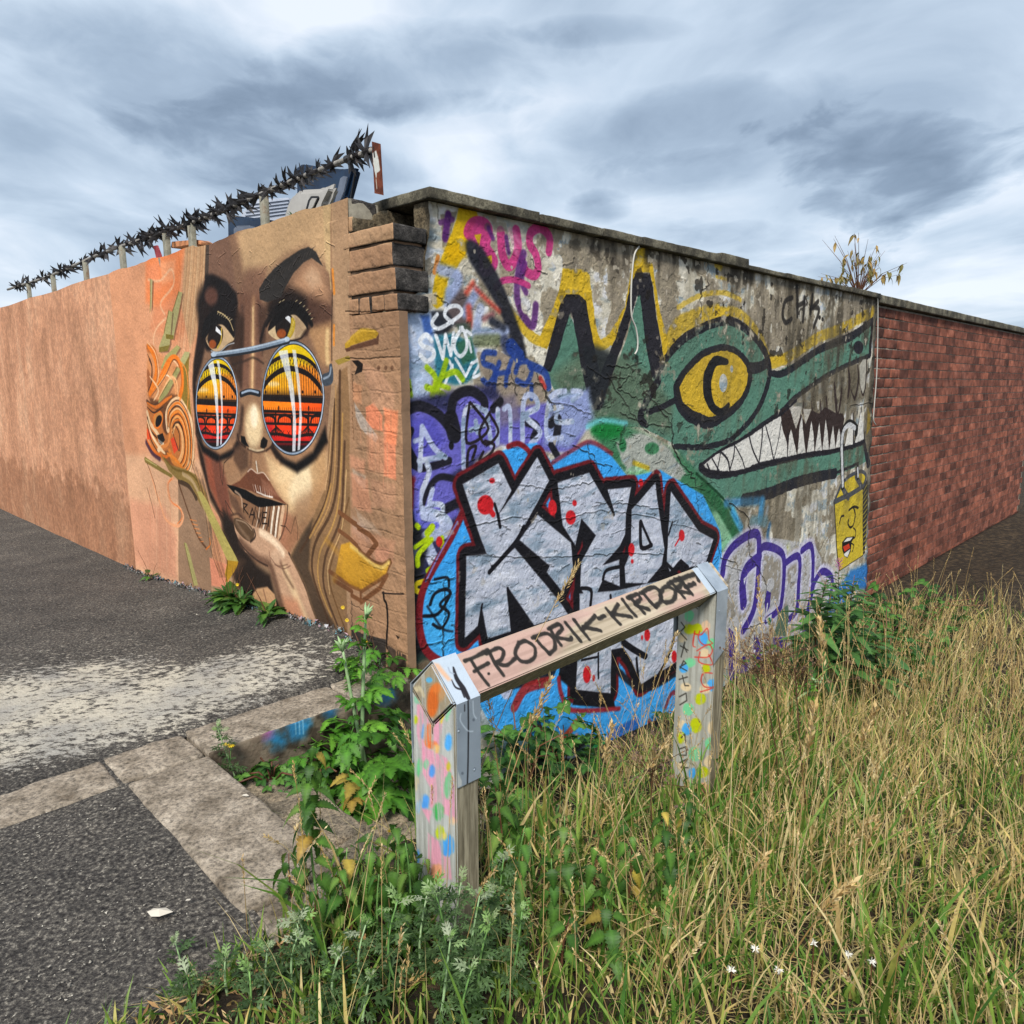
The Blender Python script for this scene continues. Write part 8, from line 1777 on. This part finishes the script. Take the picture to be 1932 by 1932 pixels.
# --- grass: blades beyond counting on the bank and in the foreground
def blades(name, label, n, area, hfun, vfun, seed, wid=(.0018, .004), flat=0.0, mt=None):
    rg = np.random.default_rng(seed); a = rg.uniform(area[0], area[1], n); b = rg.uniform(area[2], area[3], n)
    P0 = np.array([W(0, 0, 0)[:]]); pts = P0 + np.outer(a, LD[:]) + np.outer(b, RD[:])
    dist = np.hypot(pts[:, 0], pts[:, 1]); ang = np.arctan2(pts[:, 0], pts[:, 1])
    keep = (dist > 1.02) & (np.abs(ang) < R(48)) & (pts[:, 1] > 0) & (rg.random(n) < np.clip((2.6 / dist) ** 1.3, .06, 1))
    a, b = a[keep], b[keep]
    h = np.array([hfun(x, y) for x, y in zip(a, b)]); ok = h > 0; a, b, h = a[ok], b[ok], h[ok]; n = len(a)
    h = h * rg.uniform(.45, 1.25, n); pv = np.array([vfun(x, y) for x, y in zip(a, b)]); straw = rg.random(n) < pv; var = np.where(straw, rg.normal(.8, .12, n), rg.normal(.2, .13, n))
    z = np.array([soil_z(x, y) for x, y in zip(a, b)]) - .008
    base = P0 + np.outer(a, LD[:]) + np.outer(b, RD[:]); base[:, 2] = z
    az = rg.uniform(0, 2 * np.pi, n); bend = rg.uniform(.15, .9, n) * (1 + flat * 2); w = rg.uniform(wid[0], wid[1], n)
    dv = np.stack([np.cos(az), np.sin(az), np.zeros(n)], 1); sv = np.stack([-np.sin(az), np.cos(az), np.zeros(n)], 1)
    tw = rg.uniform(-1.2, 1.2, n); sv2 = sv * np.cos(tw)[:, None] + dv * np.sin(tw)[:, None]
    V = np.zeros((n, 9, 3), np.float32)
    for k, t in enumerate((0, .33, .66, 1.0)):
        up = h * (t - (.35 + .5 * flat) * bend * t * t); ou = h * bend * t ** 1.8
        c = base + dv * ou[:, None]; c[:, 2] += np.maximum(up, .004 * t)
        ww = (w * (1 - .25 * t - .6 * t * t))[:, None]
        if k < 3: V[:, k * 2] = c + sv2 * ww; V[:, k * 2 + 1] = c - sv2 * ww
        else: V[:, 6] = c
    V = V[:, :7]
    idx = (np.arange(n) * 7)[:, None]
    quads = np.concatenate([idx + np.array([[0, 1, 3, 2]]), idx + np.array([[2, 3, 5, 4]])], 1).reshape(-1, 4); tris = idx + np.array([[4, 5, 6]])
    me = bpy.data.meshes.new(name); me.vertices.add(n * 7); me.vertices.foreach_set('co', V.ravel())
    nl = len(quads) * 4 + len(tris) * 3; me.loops.add(nl); me.loops.foreach_set('vertex_index', np.concatenate([quads.ravel(), tris.ravel()]).astype(np.int32))
    npoly = len(quads) + len(tris); me.polygons.add(npoly)
    me.polygons.foreach_set('loop_start', np.concatenate([np.arange(len(quads)) * 4, len(quads) * 4 + np.arange(len(tris)) * 3]).astype(np.int32))
    me.polygons.foreach_set('loop_total', np.concatenate([np.full(len(quads), 4), np.full(len(tris), 3)]).astype(np.int32))
    me.materials.append(mt or L_GRS); me.update(calc_edges=True); me.validate()
    setvar(me, np.repeat(np.clip(var, 0, 1), 7).astype(np.float32))
    return tag(link(name, me), label, 'grass', kind='stuff')
def edge(a, b): return sstep(-1.06, -1.22, a) if b < -1.0 else 1
def patch(a, b): return mnoise.noise(Vector((a * 1.6, b * 1.6, 3)))
def dry(a, b):  # dry to the right of the near post, greener at the left
    return lerp(.42, .66, sstep(-.35, .35, b + .5 * (a + 1.6))) if b > -.75 else lerp(.42, .25, sstep(-.75, -1.15, b))
def hg(a, b):
    if a > -.06 or (b > -1.0 and b < .9 and a > -1.18): return 0
    if b < -1.0 and a > -1.08: return 0
    q = .5 + .55 * mnoise.noise(Vector((a * 2.9, b * 2.9, 8))); k = .035 + .36 * q * q + .04 * mnoise.noise(Vector((a * 9, b * 9, 1)))
    if b < -1.1: k *= .35 + .75 * sstep(-1.2, -1.5, a)
    if b > .5: k *= 1.35
    if a < -1.9 : k *= .9
    return k * (1 if a < -.5 else .8)
blades('long_grass', 'long mixed grass covering the bank below the barrier', 40000, (-4.2, -.05, -2.0, 6.5), hg, lambda a, b: dry(a, b) - .10 + .8 * patch(a, b), 1, (.0028, .0062))
blades('dead_thatch', 'flattened dead straw matted under the living grass', 34000, (-4.2, -.3, -2.0, 6.0), lambda a, b: (.20 if b > -.9 else .08) * (1 if patch(a, b) > -.25 else .4) if hg(a, b) > 0 else 0, lambda a, b: .93, 2, (.0013, .0028), 1.2, L_GRS)
blades('tall_grass_stems', 'thin tall grass stems standing above the bank', 5200, (-3.4, -.2, -1.6, 6), lambda a, b: hg(a, b) * 2.2, lambda a, b: .62 + .2 * mnoise.noise(Vector((a, b, 3))), 3, (.0008, .0014))
blades('ground_weeds', 'short broad green weeds carpeting the foreground', 16000, (-3.6, -1.0, -2.2, 4), lambda a, b: .10 if hg(a, b) > 0 else 0, lambda a, b: .12, 4, (.003, .007))

blades('broad_grass', 'broad green grass blades arching out of the dry grass', 1500, (-3.6, -.9, -1.4, 2.5), lambda a, b: (.34 if patch(a + 3, b) > -.1 else 0) if hg(a, b) > 0 else 0, lambda a, b: .08, 6, (.0045, .0085))
# grass run to seed: pale drooping heads on thin stems, past counting
def seeding(n, area, seed):
    rg = random.Random(seed); vs, fs, va = [], [], []
    for i in range(n):
        a, b = rg.uniform(*area[0]), rg.uniform(*area[1]); h = hg(a, b)
        if h <= 0: continue
        p = W(a, b, soil_z(a, b)); d = math.hypot(p.x, p.y)
        if d < 1.25 or abs(math.atan2(p.x, p.y)) > R(46): continue
        H = rg.uniform(.3, .66) * (1.25 if b > .6 else (1 if b > -.8 else .75)); an = rg.uniform(0, 6.3); le = rg.uniform(.05, .35) * H
        P_ = [p + Vector((math.cos(an) * le * t * t, math.sin(an) * le * t * t, H * t - .3 * le * t ** 4)) for t in (0, .35, .7, .86, 1)]
        q = tube(P_, [.0014, .0012, .001, .0008, .0006], 3, cap=False); o = len(vs); vs += q[0]; fs += [tuple(k + o for k in f) for f in q[1]]; v0 = rg.random(); va += [v0] * len(q[0])
        t_ = (P_[-1] - P_[-2]).normalized(); L = rg.uniform(.05, .11)
        for k in range(26):
            f = k / 26; c = P_[-1] - t_ * L * (1 - f) + t_ * .01; o_ = t_.orthogonal().normalized(); a2 = rg.uniform(0, 6.3); ou = o_ * math.cos(a2) + t_.cross(o_) * math.sin(a2)
            ll = rg.uniform(.007, .014); e = c + (t_ * .8 + ou * .55) * ll; w = t_.cross(ou) * .0018; o = len(vs)
            vs += [c, c.lerp(e, .5) + w, e, c.lerp(e, .5) - w]; fs.append((o, o + 1, o + 2, o + 3)); va += [min(1, max(0, v0 + rg.uniform(-.3, .3)))] * 4
    return tag(link('seeding_grass', setvar(mesh('seeding_grass', vs, fs, L_DRY, recalc=False), va)), 'seeding grass with pale loose heads rising through the bank', 'grass', kind='stuff')
seeding(1300, ((-3.2, -.3), (-1.4, 4.8)), 77)
# dry leaf litter and twigs at the edge of the path
lv_, lf_, la_ = [], [], []
rng = random.Random(31)
for i in range(900):
    a = rng.uniform(-1.5, -1.0); b = rng.uniform(-2.0, -1.15)
    p = W(a, b, soil_z(a, b) + .008 + .01 * rng.random()); an = rng.uniform(0, 6.3); L = rng.uniform(.008, .045); w = rng.uniform(.001, .005)
    d = Vector((math.cos(an), math.sin(an), rng.uniform(-.1, .5))); s_ = Vector((-math.sin(an), math.cos(an), rng.uniform(-.6, .6)))
    o = len(lv_); lv_ += [p, p + d * L * .5 + s_ * w, p + d * L, p + d * L * .5 - s_ * w]; lf_.append((o, o + 1, o + 2, o + 3)); la_ += [rng.random()] * 4
tag(link('leaf_litter', setvar(mesh('leaf_litter', lv_, lf_, leafm('litter_brown', ['#6b4a30', '#9a7448', '#b8966a', '#4a3524', '#c9ad80'], .1, .8, attr='var'), recalc=False), la_)), 'dry brown leaf litter along the path edge', 'leaf litter', kind='stuff')
